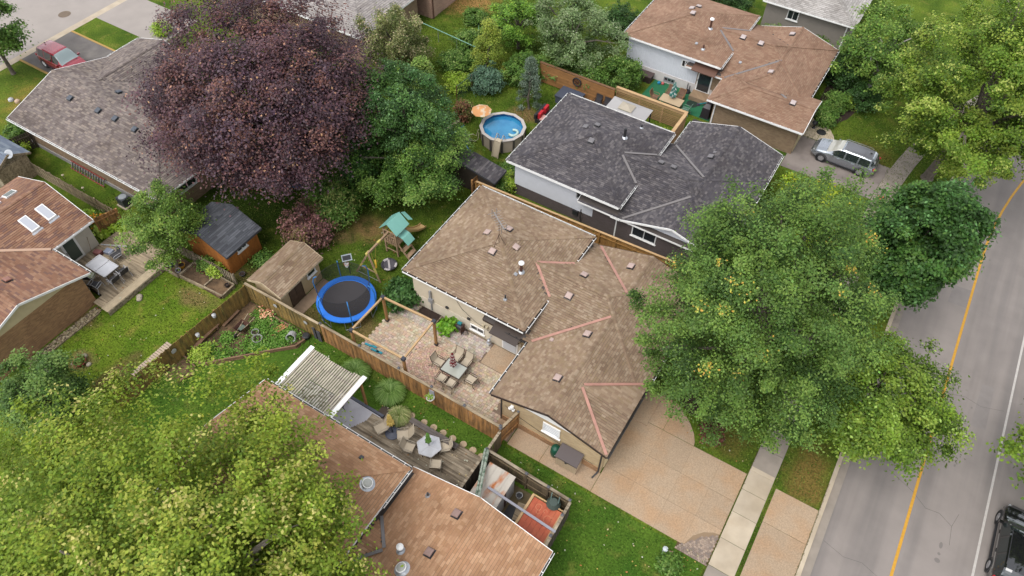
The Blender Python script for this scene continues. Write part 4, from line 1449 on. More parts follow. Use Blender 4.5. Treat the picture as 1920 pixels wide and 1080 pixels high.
tree('silver_leaf_tree', 'grey-green silvery tree at the top edge left of the white walled house', 'tree', (-24.0, 49.4), 3.4, 2.9, .5, 30000, .13, silver, 9, G((146, 156, 122)), .12, trunk=.2, clump=.5, lobes=14)
spr = G((108, 122, 104), (92, 108, 90), (122, 136, 118), (82, 96, 76))
tree('spruce_tree', 'small narrow blue-grey spruce on the lawn above the round pool', 'tree', (-23.9, 42.5), 1.0, 2.25, .1, 15000, .09, spr, 10, trunk=.09, cone=True, clump=.25, up=.3)
big = G((80, 105, 43), (67, 92, 38), (92, 117, 50), (54, 78, 33), (103, 128, 57), (84, 110, 50))
tree('hackberry_tree', 'very large green tree with yellowish shoots in front of the charcoal and sandy roofs', 'tree', (.1, 26.4), 4.35, 6.1, 2.5, 170000, .108, big, 11,
     G((176, 160, 64), (150, 160, 70), (190, 150, 70), (130, 150, 80)), .022, trunk=.38, c=(-.7, 26.0), clump=.75, lobes=18, lobe=.3, limbs=18, shell=.32, plume=1.0, per=300)
dkm = G((52, 82, 33), (64, 96, 39), (43, 68, 28), (78, 108, 47), (56, 86, 40))
tree('norway_maple', 'dense dark green oval maple between the sidewalk and the road', 'tree', (5.0, 36.9), 2.75, 4.6, 1.9, 52000, .18, dkm, 12, G((92, 132, 74)), .12, trunk=.2, c=(5.4, 36.9), clump=.5, lobes=12, lobe=.16, rag=.1, per=190)
brt = G((94, 118, 36), (80, 104, 32), (108, 132, 43), (66, 88, 28), (118, 138, 54))
tree('boulevard_maple', 'light green spreading maple leaning over the yellow road line', 'tree', (5.0, 26.8), 3.3, 2.0, 3.0, 46000, .14, brt, 13, G((142, 168, 80)), .08, trunk=.2, c=(6.2, 26.4), clump=.55, lobes=14, lobe=.3)
yg = G((94, 119, 37), (82, 106, 32), (110, 131, 45), (68, 92, 29), (121, 137, 54))
tree('locust_tree', 'big yellow-green tree filling the top right corner over the road', 'tree', (5.4, 51.5), 5.4, 5.8, 2.6, 130000, .14, yg, 14, G((156, 164, 84), (144, 156, 74)), .1, trunk=.36, c=(6.4, 51.0), clump=.8, lobes=18, lobe=.3, limbs=22, shell=.45, plume=.7, per=300)
tree('leafy_tree', 'darker green tree with bare grey twigs left of the yellow-green corner tree', 'tree', (-1.4, 60.5), 3.6, 2.6, 1.2, 22000, .17, G((86, 114, 44), (72, 100, 38), (104, 130, 54)), 15, G((150, 164, 80)), .1, trunk=.24, clump=.6, lobes=12, lobe=.35, limbs=16,
     barkm=mat('grey_bark', (.25, .23, .21), rough=.9, var=.2))
tree('small_maple', 'small bright yellow-green tree beside the silver car', 'tree', (-.6, 41.4), 2.4, 1.5, .4, 22000, .16, G((140, 156, 40), (122, 142, 36), (156, 168, 56), (106, 126, 34)), 16, G((190, 176, 70), (200, 160, 70)), .08, trunk=.14, clump=.5, lobes=12)
tree('roadside_tree', 'green tree whose tip reaches in at the right edge over the road', 'tree', (18.4, 29.2), 3.6, 2.6, 2.4, 26000, .18, brt, 17, trunk=.22, c=(16.7, 29.0), clump=.6)
dka = G((96, 122, 48), (82, 108, 42), (110, 134, 58), (70, 94, 38))
tree('apple_tree', 'apple tree with yellow apples leaning over the weathered left deck', 'tree', (-34.6, 15.5), 2.0, 2.1, 1.4, 19000, .112, dka, 18, G((150, 160, 80)), .06, trunk=.13, c=(-35.2, 16.4), clump=.45, lobes=12, lobe=.4, limbs=14)
blt = G((120, 137, 42), (103, 123, 36), (131, 145, 49), (87, 107, 32), (140, 148, 60), (109, 129, 41))
tree('silver_maple', 'huge yellow-green tree filling the bottom left corner over the tan roof', 'tree', (-15.7, .3), 7.5, 4.6, 2.8, 210000, .135, blt, 19,
     G((180, 172, 104), (168, 166, 92), (160, 152, 86)), .07, trunk=.45, c=(-15.5, .2), plume=.8, per=210, clump=.95, lobes=18, lobe=.24, limbs=30, shell=.5, rag=.16, barkm=mat('grey_brown_bark', (.2, .17, .14), rough=.9, var=.2))
lfl = G((92, 118, 54), (78, 104, 46), (106, 130, 64), (66, 90, 40))
tree('leafy_tree', 'rounded grey-green tree at the left edge below the brick gable', 'tree', (-31.6, 4.4), 2.1, 2.4, .3, 20000, .13, lfl, 20, trunk=.14, clump=.45)
tree('linden_tree', 'green tree at the upper left corner beside the pale street', 'tree', (-62.4, 23.2), 2.2, 3.2, 1.5, 16000, .18, G((80, 108, 42), (66, 94, 38), (98, 126, 54)), 21, G((150, 160, 100)), .1, trunk=.16, clump=.55)


def shrub(name, label, x, y, r, rz, n, size, pal, seed, tip=None, tipf=0, cat='shrub', z0=0.0, group=None, stem=True, m=None, **k):
    rng = np.random.default_rng(seed)
    T = thing(name, label, cat, (x, y, 0), 0, group)
    V, F, Cc, cen = crown_leaves(rng, (x, y, z0 + rz * .9), r, rz, n, size, pal, tip, tipf, low=-.75, nclump=max(8, n // 60), **k)
    V[:, 2] = np.maximum(V[:, 2], .02)
    me = np_mesh('foliage', V - np.array([x, y, 0]), F, Cc, m or leaf_m)
    o = bpy.data.objects.new('foliage', me); COL.objects.link(o); o.parent = T
    if stem:
        g = MB()
        for i in rng.choice(len(cen), min(5, len(cen)), replace=False):
            e = Vector(cen[i])
            g.tube([(x + rng.normal() * .08, y + rng.normal() * .08, -.05), Vector((x, y, z0 + rz * .5)).lerp(e, .4), e], [.035, .025, .01], 4)
        g.build('stem', bark, T)
    return T


shrub('smoke_bush', 'reddish purple smoke bush behind the beige shed', -29.3, 22.4, 1.75, 1.35, 9000, .13, G((112, 78, 76), (96, 66, 66), (128, 92, 84), (84, 64, 58), (104, 92, 56)), 50, G((150, 108, 104)), .2, clump=.4)
shrub('mock_orange_shrub', 'big rambling green shrub between the dark red tree and the purple bush', -29.0, 24.6, 1.9, 1.5, 12000, .13, G((82, 112, 46), (70, 98, 40), (98, 126, 58), (120, 128, 70)), 51, G((150, 150, 90)), .1, clump=.4, lobe=.35)
shrub('yucca', 'dark green spiky plant clump at the back corner of the cream wall', -20.6, 21.4, 1.0, .85, 5200, .2, G((60, 92, 44), (50, 78, 38), (74, 106, 54)), 52, G((100, 132, 80)), .15, clump=.3, up=.4)
shrub('hosta', 'bright green hosta in the bed against the cream wall', -17.0, 21.1, .62, .38, 700, .22, G((104, 150, 40), (88, 132, 34), (124, 166, 56)), 53, cat='plant', stem=False, clump=.25)
for i, (x, y, r) in enumerate(((-40.4, 16.0, .5), (-41.3, 15.4, .75), (-42.5, 15.5, .55), (-43.4, 15.3, .6))):
    shrub('hosta', ['small yellow-green hosta beside the brown wooden gate', 'large pale yellow-green hosta between the picket fence and the skylight roof', 'orange-flowered plant beside the picket fence', 'yellow-green hosta at the far corner of the skylight roof'][i],
          x, y, r, .4, 620, .22, G((150, 176, 56), (132, 160, 48), (170, 188, 84)) if i != 2 else G((90, 120, 50), (214, 150, 50), (110, 130, 50)), 54 + i, cat='plant', stem=False, clump=.25)


def grass_clump(label, x, y, r, n, pal, seed, h=.9):
    rng = np.random.default_rng(seed)
    a = rng.uniform(0, 2 * np.pi, n)
    l = rng.uniform(.55, 1, n) * r
    hh = h * rng.uniform(.6, 1, n)
    b = np.c_[np.cos(a) * .12 * r * rng.uniform(0, 1, n), np.sin(a) * .12 * r * rng.uniform(0, 1, n), np.zeros(n)]
    d = np.c_[np.cos(a), np.sin(a), np.zeros(n)]
    s = np.c_[-np.sin(a), np.cos(a), np.zeros(n)] * .014
    p1 = b + d * (l * .45)[:, None] + np.c_[np.zeros(n), np.zeros(n), hh * .85]
    p2 = b + d * l[:, None] + np.c_[np.zeros(n), np.zeros(n), hh * .45]
    V = np.empty((n * 6, 3))
    V[0::6], V[1::6], V[2::6], V[3::6], V[4::6], V[5::6] = b - s, b + s, p1 + s, p1 - s, p2 + s * .3, p2 - s * .3
    i = np.arange(n) * 6
    F = np.concatenate([np.c_[i, i + 1, i + 2, i + 3], np.c_[i + 3, i + 2, i + 4, i + 5]])
    pal = np.array(pal)
    C = pal[rng.integers(0, len(pal), n)] * rng.uniform(.8, 1.2, (n, 1))
    o = bpy.data.objects.new('ornamental_grass', np_mesh('ornamental_grass', V, F, np.concatenate([C, C]), leaf_m))
    COL.objects.link(o); o.location = (x, y, 0)
    tag(o, label, 'ornamental grass', 'ornamental grass clumps along the brown fence')


og = G((112, 140, 70), (96, 126, 58), (132, 156, 90), (84, 112, 50))
grass_clump('arching green ornamental grass clump nearest the slatted pergola', -19.7, 15.4, .95, 1500, og, 60)
grass_clump('arching green ornamental grass clump at the middle of the brown fence', -17.1, 15.4, .95, 1500, og, 61)
grass_clump('pale straw-tipped ornamental grass clump beside the yellow folded umbrella', -15.7, 14.4, .7, 1200, G((150, 156, 100), (132, 142, 84), (176, 172, 124), (112, 128, 66)), 62)

# planting round the plots
hed = G((76, 106, 42), (64, 92, 36), (92, 122, 52), (104, 128, 60))
SH = [('leafy_shrub', 'green shrub behind the left end of the orange board fence', -24.6, 47.4, 1.3, 1.1), ('leafy_shrub', 'tall green shrub behind the orange fence below the silvery tree', -22.6, 48.3, 1.5, 1.3),
      ('leafy_shrub', 'loose green shrub behind the orange board fence near its wheel ornament', -20.9, 47.6, 1.2, 1.2), ('leafy_shrub', 'airy pale green shrub at the corner of the white walled house', -19.0, 48.6, 1.3, 1.6),
      ('leafy_shrub', 'light green sapling shrub leaning over the far fence beside the white wall', -18.3, 49.4, .8, 1.5), ('juniper_shrub', 'blue-green shrub near the dark wire fence left of the orange umbrella', -28.2, 42.8, 1.3, 1.1),
      ('leafy_shrub', 'reddish brown withered shrub left of the orange umbrella', -27.6, 38.6, .6, .9), ('leafy_shrub', 'pale flowering shrub below the yellow-green cedar', -30.2, 41.8, .9, .6),
      ('leafy_shrub', 'mid green shrub left of the small spruce', -26.2, 45.6, 1.5, 1.3), ('leafy_shrub', 'green shrub along the far wire fence line', -31.8, 44.0, 1.4, .8),
      ('leafy_shrub', 'flowering green shrub at the corner of the charcoal roof near the pool', -20.9, 35.2, .7, .6), ('leafy_shrub', 'weedy tall green shrub behind the wooden fence near the small grey shed', -21.2, 33.0, .9, .9),
      ('leafy_shrub', 'bright weedy shrub against the white wall behind the wooden fence', -20.6, 33.6, .7, .8), ('round_shrub', 'rounded green shrub in the dark bark bed by the brown roof', -3.0, 55.8, 1.0, .9),
      ('round_shrub', 'wide dark green shrub beside the right end of the brown roof', -3.4, 59.6, 1.7, 1.5), ('round_shrub', 'pale green shrub at the front corner of the brown roofed garage', -3.1, 53.7, .8, .75),
      ('round_shrub', 'lime green small shrub in the dark bark bed', -2.0, 57.2, .5, .45), ('cedar_hedge', 'green hedge along the grey siding wall at the top', -7.0, 62.6, 1.3, .9), ('cedar_hedge', 'green hedge at the left corner of the grey siding wall', -10.6, 62.4, 1.2, .8),
      ('leafy_shrub', 'dark shrub under the yellow-green corner tree', -1.2, 57.6, 1.2, .9), ('leafy_shrub', 'bright green fern clump inside the slatted fence corner', -13.4, 44.0, .7, .8), ('leafy_shrub', 'yellow-green fern clump beside the white canopy', -14.4, 43.2, .7, .6),
      ('round_shrub', 'small round green shrub in the lawn near the white cap at the bottom', .75, 14.9, .42, .4), ('leafy_shrub', 'yellow shrub against the olive fence in the garden bed', -28.3, 11.5, .4, .35),
      ('leafy_shrub', 'green perennials at the front door under the large tree', -3.3, 24.5, .6, .45), ('leafy_shrub', 'dark red barberry shrub on the front lawn under the large tree', -.2, 22.9, .5, .4),
      ('leafy_shrub', 'green weeds beside the orange shed door', -33.0, 16.6, .45, .5), ('leafy_shrub', 'yellowish weeds at the picket fence below the orange shed', -32.2, 16.6, .4, .5), ('leafy_shrub', 'leafy rhubarb clump between the two sheds', -30.4, 19.0, .6, .4),
      ('leafy_shrub', 'green shrub at the left corner of the long grey-brown house', -54.6, 18.4, 1.1, .8), ('leafy_shrub', 'yellow-green shrub behind the weathered gable shed', -53.0, 16.8, .9, .7), ('leafy_shrub', 'shrub below the lower wall of the brick gable', -34.6, 5.4, .8, .7),
      ('cedar_hedge', 'dark hedge at the top left of the brown roofed house', -22.5, 56.0, 1.6, 1.4), ('cedar_hedge', 'dark green hedge behind the brown roofed house at the top edge', -16.0, 64.5, 2.6, 1.5), ('round_shrub', 'small bright shrub beside the pale driveway at the top left', -56.6, 34.0, .7, .6),
      ('leafy_shrub', 'small green shrub beside the bare sandy soil at the top', -34.6, 50.6, 1.0, .7), ('leafy_shrub', 'leafy shrub on the patch by the rolled garden hose fence', -32.6, 47.0, 1.2, .8)]
for i, (nm, lb, x, y, r, rz) in enumerate(SH):
    pal = hed
    if 'lime' in lb or 'yellow' in lb or 'bright' in lb: pal = G((132, 156, 50), (114, 140, 44), (150, 168, 70))
    if 'red' in lb and 'dark red barberry' in lb: pal = G((92, 50, 50), (76, 44, 46), (108, 66, 56))
    if 'withered' in lb: pal = G((122, 84, 60), (104, 74, 52), (96, 100, 50))
    if 'blue' in lb: pal = G((82, 108, 86), (70, 94, 74), (94, 120, 96))
    if 'dark' in lb and 'bed' not in lb and 'red' not in lb and 'wire' not in lb: pal = G((52, 80, 36), (44, 68, 32), (66, 96, 46))
    shrub(nm, lb, x, y, r, rz, int(2200 * r * r + 700 + 1400 * rz), .13, pal, 200 + i, G((150, 164, 96)) if i % 3 == 0 else None, .08, clump=.32)

# short grass blades over the lawns in view, in tufts
rng = np.random.default_rng(99)
NB = 250000
gx_, gy_ = rng.uniform(-44, 8.5, NB), rng.uniform(4, 58, NB)
HARD = [(-20.24, -11.7, 21.3, 30.0), (-11.4, -4.3, 17.3, 30.2), (-20.2, -11.5, 33.1, 42), (-11.3, -4.3, 32.9, 45), (-20.3, -4, 48, 60.2), (-22, -12.2, 2, 11.2), (-12.4, -4.28, 2, 11.6), (-47.5, -40, 2, 14.5), (-44, -36.6, 2, 11.3),
        (-54, -38, 18, 27.2), (-28.7, -25.9, 16.3, 20.2), (-35.3, -31, 16.9, 20), (-20.9, -9.7, 16.3, 21.6), (-18.7, -10.4, 11.2, 14.85), (-40.5, -35.4, 10.6, 15.95), (-10, -4.5, 12, 14.8), (-9.7, 2.35, 16.28, 21.75), (2.34, 3.76, 2, 45),
        (3.9, 6.3, 14, 21.76), (6.25, 9, 2, 60), (-17, -10.9, 48.8, 51.7), (-4.5, 2.6, 46.8, 51), (-29.2, -23.6, 11, 16.2), (-4.5, -.8, 21.7, 23.6), (-26.2, -25.3, 16.7, 20)]
ok = np.ones(NB, bool)
for (a, b, c, d) in HARD:
    ok &= ~((gx_ > a) & (gx_ < b) & (gy_ > c) & (gy_ < d))
for (cx, cy, rx, ry) in ((-23.25, 19.05, 1.7, 1.7), (-23.7, 38.2, 1.6, 1.6), (-26.6, 25.2, 1.3, 1.1), (-2.9, 56.4, 1.6, 3)):
    ok &= ((gx_ - cx) / rx) ** 2 + ((gy_ - cy) / ry) ** 2 > 1
gx_, gy_ = gx_[ok], gy_[ok]
nb = len(gx_)
a = rng.uniform(0, 6.283, nb)
h = rng.uniform(.04, .12, nb)
w = rng.uniform(.014, .028, nb)
V = np.empty((nb * 4, 3))
ln = rng.normal(size=(nb, 2)) * .035
V[0::4] = np.c_[gx_ - np.cos(a) * w, gy_ - np.sin(a) * w, np.zeros(nb)]
V[1::4] = np.c_[gx_ + np.cos(a) * w, gy_ + np.sin(a) * w, np.zeros(nb)]
V[2::4] = np.c_[gx_ + ln[:, 0] + np.cos(a) * w * .4, gy_ + ln[:, 1] + np.sin(a) * w * .4, h]
V[3::4] = np.c_[gx_ + ln[:, 0] - np.cos(a) * w * .4, gy_ + ln[:, 1] - np.sin(a) * w * .4, h]
gp = np.array(G((80, 108, 34), (100, 128, 44), (66, 94, 28), (120, 140, 54), (146, 150, 80)))
C = gp[rng.integers(0, 5, nb)] * rng.uniform(.62, 1.3, (nb, 1)) / 1.7
viv = ((gx_ > -29) & (gx_ < 2) & (gy_ < 16.2))
C[viv] *= np.array([.85, 1.08, .9])
yl = (gx_ < -29.4) & (gy_ < 16.2)
C[yl] *= np.array([1.2, 1.12, 1.1])
o = bpy.data.objects.new('grass_blades', np_mesh('grass_blades', V, np.arange(nb * 4).reshape(nb, 4), C, blade_m))
COL.objects.link(o)
o['kind'] = 'stuff'
tag(o, 'short uneven mown grass covering the yards and front lawns', 'grass')
# fallen apples and yellow leaves on the lawn near the trees
# ------------------------------------------------------------------ fences
def plank_fence(name, label, p0, p1, h, m, posts, z0=0.0, bw=.14, gap=.006, top=None, postm=None, caps=None, side=1, rails=True, ptop=.12, lean=0.0, taper=False, jig=.02, post_h=None, raillist=(.35, .8)):
    """upright boards between posts, each board a part; side: which side the boards are nailed to"""
    p0, p1 = Vector((*p0, z0)), Vector((*p1, z0))
    L = (p1 - p0).length
    d = (p1 - p0).normalized()
    nrm = Vector((-d.y, d.x, 0)) * side
    ang = math.atan2(d.y, d.x)
    F = thing(name, label, 'fence', p0)
    g = MB()
    if taper:
        g.prism([(-bw / 2, -.01), (bw / 2, -.01), (bw / 2, .01), (-bw / 2, .01)], 0, h - .06)
        g.add([(-bw / 2, -.01, h - .06), (bw / 2, -.01, h - .06), (bw / 2, .01, h - .06), (-bw / 2, .01, h - .06), (-bw * .2, -.01, h), (bw * .2, -.01, h), (bw * .2, .01, h), (-bw * .2, .01, h)],
              [(4, 5, 6, 7), (0, 1, 5, 4), (1, 2, 6, 5), (2, 3, 7, 6), (3, 0, 4, 7)])
    else:
        g.bx(-bw / 2, bw / 2, -.011, .011, 0.02, h)
    me = g.mesh('board', m)
    n = int(L / (bw + gap))
    st = L / n
    for i in range(n):
        c = p0 + d * ((i + .5) * st) + nrm * (.045 + (i % 2) * .012 + RND.uniform(0, .004))
        piece('board', me, c + Vector((0, 0, RND.uniform(-jig, jig))), F, rot=(RND.gauss(0, .006), lean + RND.gauss(0, .006 + lean * .2), ang))
    pm = postm or m
    g = MB(); g.bx(-.05, .05, -.05, .05, -.1, (post_h or h) + ptop - .02); pme = g.mesh('post', pm)
    cme = None
    if caps:
        g = MB(); g.bx(-.075, .075, -.075, .075, 0, .035); g.add([(-.075, -.075, .035), (.075, -.075, .035), (.075, .075, .035), (-.075, .075, .035), (0, 0, .1)], [(0, 1, 4), (1, 2, 4), (2, 3, 4), (3, 0, 4)])
        cme = g.mesh('post_cap', caps)
    for t in posts:
        q = p0 + d * (t * L)
        po = piece('post', pme, q - nrm * .0, F, rot=(0, 0, ang))
        if cme:
            piece('cap', cme, q + Vector((0, 0, (post_h or h) + ptop - .022)), po)
    if rails:
        for f in raillist:
            g = MB(); g.beam(p0 + Vector((0, 0, h * f)) - nrm * .015, p1 + Vector((0, 0, h * f)) - nrm * .015, .04, .09); g.build('rail', pm, F)
    if top:
        g = MB(); g.beam(p0 + Vector((0, 0, h + .03)) + nrm * .02, p1 + Vector((0, 0, h + .03)) + nrm * .02, .15, .035); g.build('top_rail', top, F)
    return F


plank_fence('board_fence', 'long brown board-on-board fence with grey post caps between the cobbled patio and the vivid lawn', (-22.75, 16.28), (-10.08, 16.22), 1.78, wood_fence,
            (0, .235, .46, .64, .815, 1), top=wood_pale, caps=cap_grey, side=-1)
plank_fence('board_fence', 'olive weathered board fence behind the beige shed and the garden bed', (-28.78, 16.2), (-22.85, 16.26), 1.75, wood_olive, (0, .33, .66), top=wood_pale, side=-1, ptop=0)
plank_fence('board_fence', 'olive weathered board fence running between the garden bed and the left lawn', (-29.5, 6.6), (-28.85, 16.1), 1.6, wood_olive, (0, .25, .5, .75, 1), side=-1, ptop=.02)
plank_fence('gate', 'short brown wooden gate joining the brown fence to the buff brick gable wall', (-10.0, 16.1), (-9.72, 17.5), 1.75, wood_fence, (0, 1), side=1, caps=cap_grey, top=wood_pale)['category'] = 'gate'
wd2 = mat('grey_enclosure_wood', A(128, 110, 84), rough=.9, var=.2, rand=.22)
plank_fence('board_fence', 'grey weathered fence with round caps along the lawn side of the cluttered side yard', (-9.98, 14.7), (-4.9, 14.56), 1.75, wd2, (0, .49, .75, 1), caps=cap_grey, side=1, top=wood_grey)
plank_fence('board_fence', 'grey weathered fence between the brown deck and the rusty shed', (-9.98, 11.7), (-9.98, 14.62), 1.75, wood_dark, (0, 1), side=-1, top=wood_grey)
plank_fence('board_fence', 'short grey fence linking the grey enclosure to the brown fence corner', (-9.98, 14.8), (-9.98, 15.98), 1.7, wd2, (1,), side=-1, top=wood_grey)
plank_fence('board_fence', 'grey fence along the driveway end of the cluttered side yard', (-4.82, 11.6), (-4.86, 14.5), 1.75, wood_dark, (.3, .72), caps=cap_grey, side=-1, top=wood_grey)
ffm = mat('golden_fence_wood', A(196, 146, 82), rough=.8, var=.12, vscale=2.5, rand=.16)
plank_fence('board_fence', 'long golden brown fence between the sandy roofed house and the dark brick wall', (-21.7, 31.5), (-6.2, 32.1), 1.75, ffm, tuple(k / 13 for k in range(14)), top=wood_new, postm=ffm, side=1, ptop=.05)
plank_fence('picket_fence', 'weathered picket fence with leaning pickets beside the long brick house', (-50.4, 16.45), (-41.0, 16.42), 1.3, wood_pale, (0, .25, .5, .75, 1), bw=.1, gap=.055, side=-1, taper=True, jig=.05, lean=.1, ptop=-.05)
plank_fence('picket_fence', 'weathered picket fence in front of the orange cedar shed', (-35.9, 16.6), (-30.55, 16.66), 1.1, wood_grey, (0, .33, .66, 1), bw=.1, gap=.075, side=-1, taper=True, jig=.05, lean=.1, ptop=-.05)
plank_fence('gate', 'brown wooden gate panel at the back corner of the left deck', (-41.2, 14.9), (-40.75, 16.35), 1.35, wood_fence, (0, .55, 1), z0=.3, side=1, ptop=.05)['category'] = 'gate'
plank_fence('board_fence', 'short dark board fence at the far corner of the grey-brown house', (-53.2, 16.9), (-52.7, 18.4), 1.5, wood_dark, (0, 1), side=1)
plank_fence('board_fence', 'dark wood fence panel between the cream wall bed and the small grey shed', (-22.0, 31.4), (-21.9, 33.3), 1.75, wood_fence, (0, 1), side=1)

# horizontal board fence with the wheel, and its slatted continuation
F = thing('board_fence', 'orange cedar fence of horizontal boards with a dark wheel ornament below the silvery tree', 'fence', (-21.5, 46.1, 0))
honey = mat('honey_cedar_boards', A(178, 128, 78), rough=.7, var=.12, vscale=2, rand=.14)
g = MB(); g.bx(-3.4, 3.4, -.012, .012, 0, .142); me = g.mesh('board', honey)
for k in range(12):
    piece('board', me, (-21.6, 46.08 + RND.uniform(-.003, .003), .06 + k * .146), F)
for x in (-25, -22.8, -20.5, -18.25):
    g = MB(); g.bx(x - .05, x + .05, 46.11, 46.21, -.1, 1.85); g.build('post', honey, F)
g = MB(); g.bx(-25.05, -18.2, 46.02, 46.24, 1.852, 1.885); g.build('top_rail', mat('brown_cap_wood', A(132, 96, 66), rough=.85, var=.15), F)  # cap in a darker brown than the honey boards
F = thing('slat_fence', 'new light cedar fence with open horizontal slats beside the green patio', 'fence', (-15.3, 46.6, 0))
g = MB(); g.bx(-2.95, 2.95, -.012, .012, 0, .09); me = g.mesh('slat', mat('cedar_slat', A(176, 138, 96), rough=.75, rand=.12, var=.1))
for k in range(11):
    piece('slat', me, (-15.25, 46.58, .1 + k * .15), F)
g = MB(); g.bx(-1.32, 1.32, -.012, .012, 0, .09); me2 = g.mesh('slat', MATS['cedar_slat'])
for k in range(11):
    piece('slat', me2, (-12.27, 45.2, .1 + k * .15), F, rot=(0, 0, math.pi / 2))
for (x, y) in ((-18.2, 46.62), (-16.2, 46.62), (-14.2, 46.62), (-12.27, 46.62), (-12.27, 43.86)):
    g = MB(); g.bx(x - .05, x + .05, y - .05, y + .05, -.1, 1.78); g.build('post', wood_new, F)
g = MB(); g.bx(-18.28, -12.18, 46.48, 46.74, 1.782, 1.82); g.build('top_rail', wood_new, F)
g = MB(); g.bx(-18.28, -12.34, 46.55, 46.57, 1.5, 1.77); g.build('fascia_board', wood_new, F)
g = MB(); g.bx(-12.4, -12.14, 43.8, 46.47, 1.782, 1.82); g.build('top_rail', wood_new, F)
W_ = thing('wheel_ornament', 'dark round wheel ornament hung on the orange cedar fence', 'ornament', (-21.5, 45.98, 1.35))
g = MB()
prof = [(.36 + .05 * math.cos(a), .05 * math.sin(a)) for a in [k * math.pi / 4 for k in range(9)]]
g.lathe(prof, 20); me = g.mesh('rim', dark)
piece('rim', me, (-21.5, 45.98, 1.35), W_, rot=(math.pi / 2, 0, 0))
g = MB()
for k in range(4):
    a = k * math.pi / 4
    g.beam((-21.5 - .36 * math.cos(a), 45.98, 1.35 - .36 * math.sin(a)), (-21.5 + .36 * math.cos(a), 45.98, 1.35 + .36 * math.sin(a)), .03, .03, (0, 1, 0))
g.build('spokes', rust, W_)
F = thing('wire_fence', 'dark green chain-link fence behind the rounded maple near the orange umbrella', 'fence', (-29, 42, 0))
wire = mat('green_fence_wire', A(52, 84, 72), rough=.6)
g = MB()
for k in range(12):
    y_ = 40 + k * .36
    g.beam((-29.2 + k * .03, y_, .05), (-29.2 + k * .03, y_, 1.5), .012, .012)
for k in range(9):
    g.beam((-29.2, 40, .1 + k * .17), (-28.87, 43.9, .1 + k * .17), .012, .012)
g.build('mesh', wire, F, kind='stuff')
for k in range(3):
    g = MB(); g.cyl((-29.2 + k * .16, 40 + k * 1.95, 0), (-29.2 + k * .16, 40 + k * 1.95, 1.6), .035); g.build('post', mat('brown_post', A(120, 84, 60)), F)
g = MB(); g.cyl((-29.2, 40, 1.55), (-28.87, 43.9, 1.55), .03); g.build('top_rail', wire, F)
F = thing('wire_fence', 'low wire fence with a pale green top rail before the bare sandy soil', 'fence', (-34, 46, 0))
pg_ = mat('pale_green_rail', A(140, 190, 170), rough=.5)
g = MB(); g.cyl((-37.6, 46.4, 1.2), (-31.0, 45.8, 1.2), .035); g.build('top_rail', pg_, F)
for k in range(4):
    g = MB(); g.cyl((-37.5 + k * 2.1, 46.39 - k * .19, 0), (-37.5 + k * 2.1, 46.39 - k * .19, 1.2), .03); g.build('post', grey_metal, F)
g = MB(); g.tube([(-35.3, 51.2, .05), (-34.0, 50.5, .05), (-33.0, 49.0, .05)], .04); tag(g.build('garden_hose', pg_), 'pale green garden hose lying beside the bare sandy soil at the top', 'hose')

# ------------------------------------------------------------------ cobbled patio of the middle house
PT = thing('patio', '', '', (-15, 19, 0)); del PT['label'], PT['category']; PT['kind'] = 'structure'
g = MB(); g.bx(-20.75, -9.75, 16.42, 21.62, -.08, .012); g.build('sand_bed', mat('joint_sand', A(150, 128, 110), rough=1, var=.1), PT)
pv = MB()
cob_pal = tints((204, 184, 160), (197, 175, 150), (189, 167, 144), (210, 191, 167), (200, 179, 155), (184, 163, 142), (198, 172, 144), k=1.15)
grey_pal = tints((200, 186, 170), (188, 174, 160), (178, 166, 152), (208, 194, 176), k=1.15)
CX, CY, CR = -16.34, 18.2, 1.42
yy = 16.5
row = 0
while yy < 21.55:
    band = 20.25 < yy < 20.62
    xx = -20.7 - (row % 2) * .11
    while xx < -9.85:
        big = xx < -16.9 and yy < 20.2
        w = (.26 if big else .2) if RND.random() < .6 else (.18 if big else .13)
        cx_, cy_ = xx + w / 2, yy
        if (cx_ - CX) ** 2 + (cy_ - CY) ** 2 > CR ** 2 and not (-13.95 < cx_ < -11.4 and cy_ > 20.0) and not (cx_ > -10.9 and cy_ < 17.95) and not (cx_ > -11.4 and cy_ > 17.6) and not (cx_ < -19.4 and cy_ > 20.7 and RND.random() < .3):
            pv.col = RND.choice(grey_pal if band or yy > 20.62 else cob_pal)
            pv.col = tuple(c * RND.uniform(.92, 1.08) for c in pv.col)
            pv.box((cx_, cy_, .012 + RND.uniform(-.003, .004)), (w - .016, .154, .05))
        xx += w
    yy += .17
    row += 1
for k in range(1, 12):
    r = k * .125
    n = max(5, int(2 * math.pi * r / .17))
    for i in range(n):
        a = 2 * math.pi * (i + .5 * (k % 2)) / n
        pv.col = tuple(c * RND.uniform(.9, 1.08) for c in RND.choice(tints((200, 170, 146), (190, 160, 138), (206, 178, 154), (184, 154, 132), k=1.12)))
        x, y = CX + r * math.cos(a), CY + r * math.sin(a)
        if y > 16.46:
            pv.box((x, y, .014), (.112, 2 * math.pi * r / n - .02, .05), a)
pv.build('pavers', cob_m, PT, tint=True, kind='stuff')
g = MB(); g.bx(-13.9, -11.45, 20.02, 21.58, -.02, .045); g.build('aggregate_pad', aggregate, PT)
g = MB(); g.bx(-10.9, -9.85, 16.45, 17.5, -.02, .045); g.build('aggregate_pad', aggregate, PT)


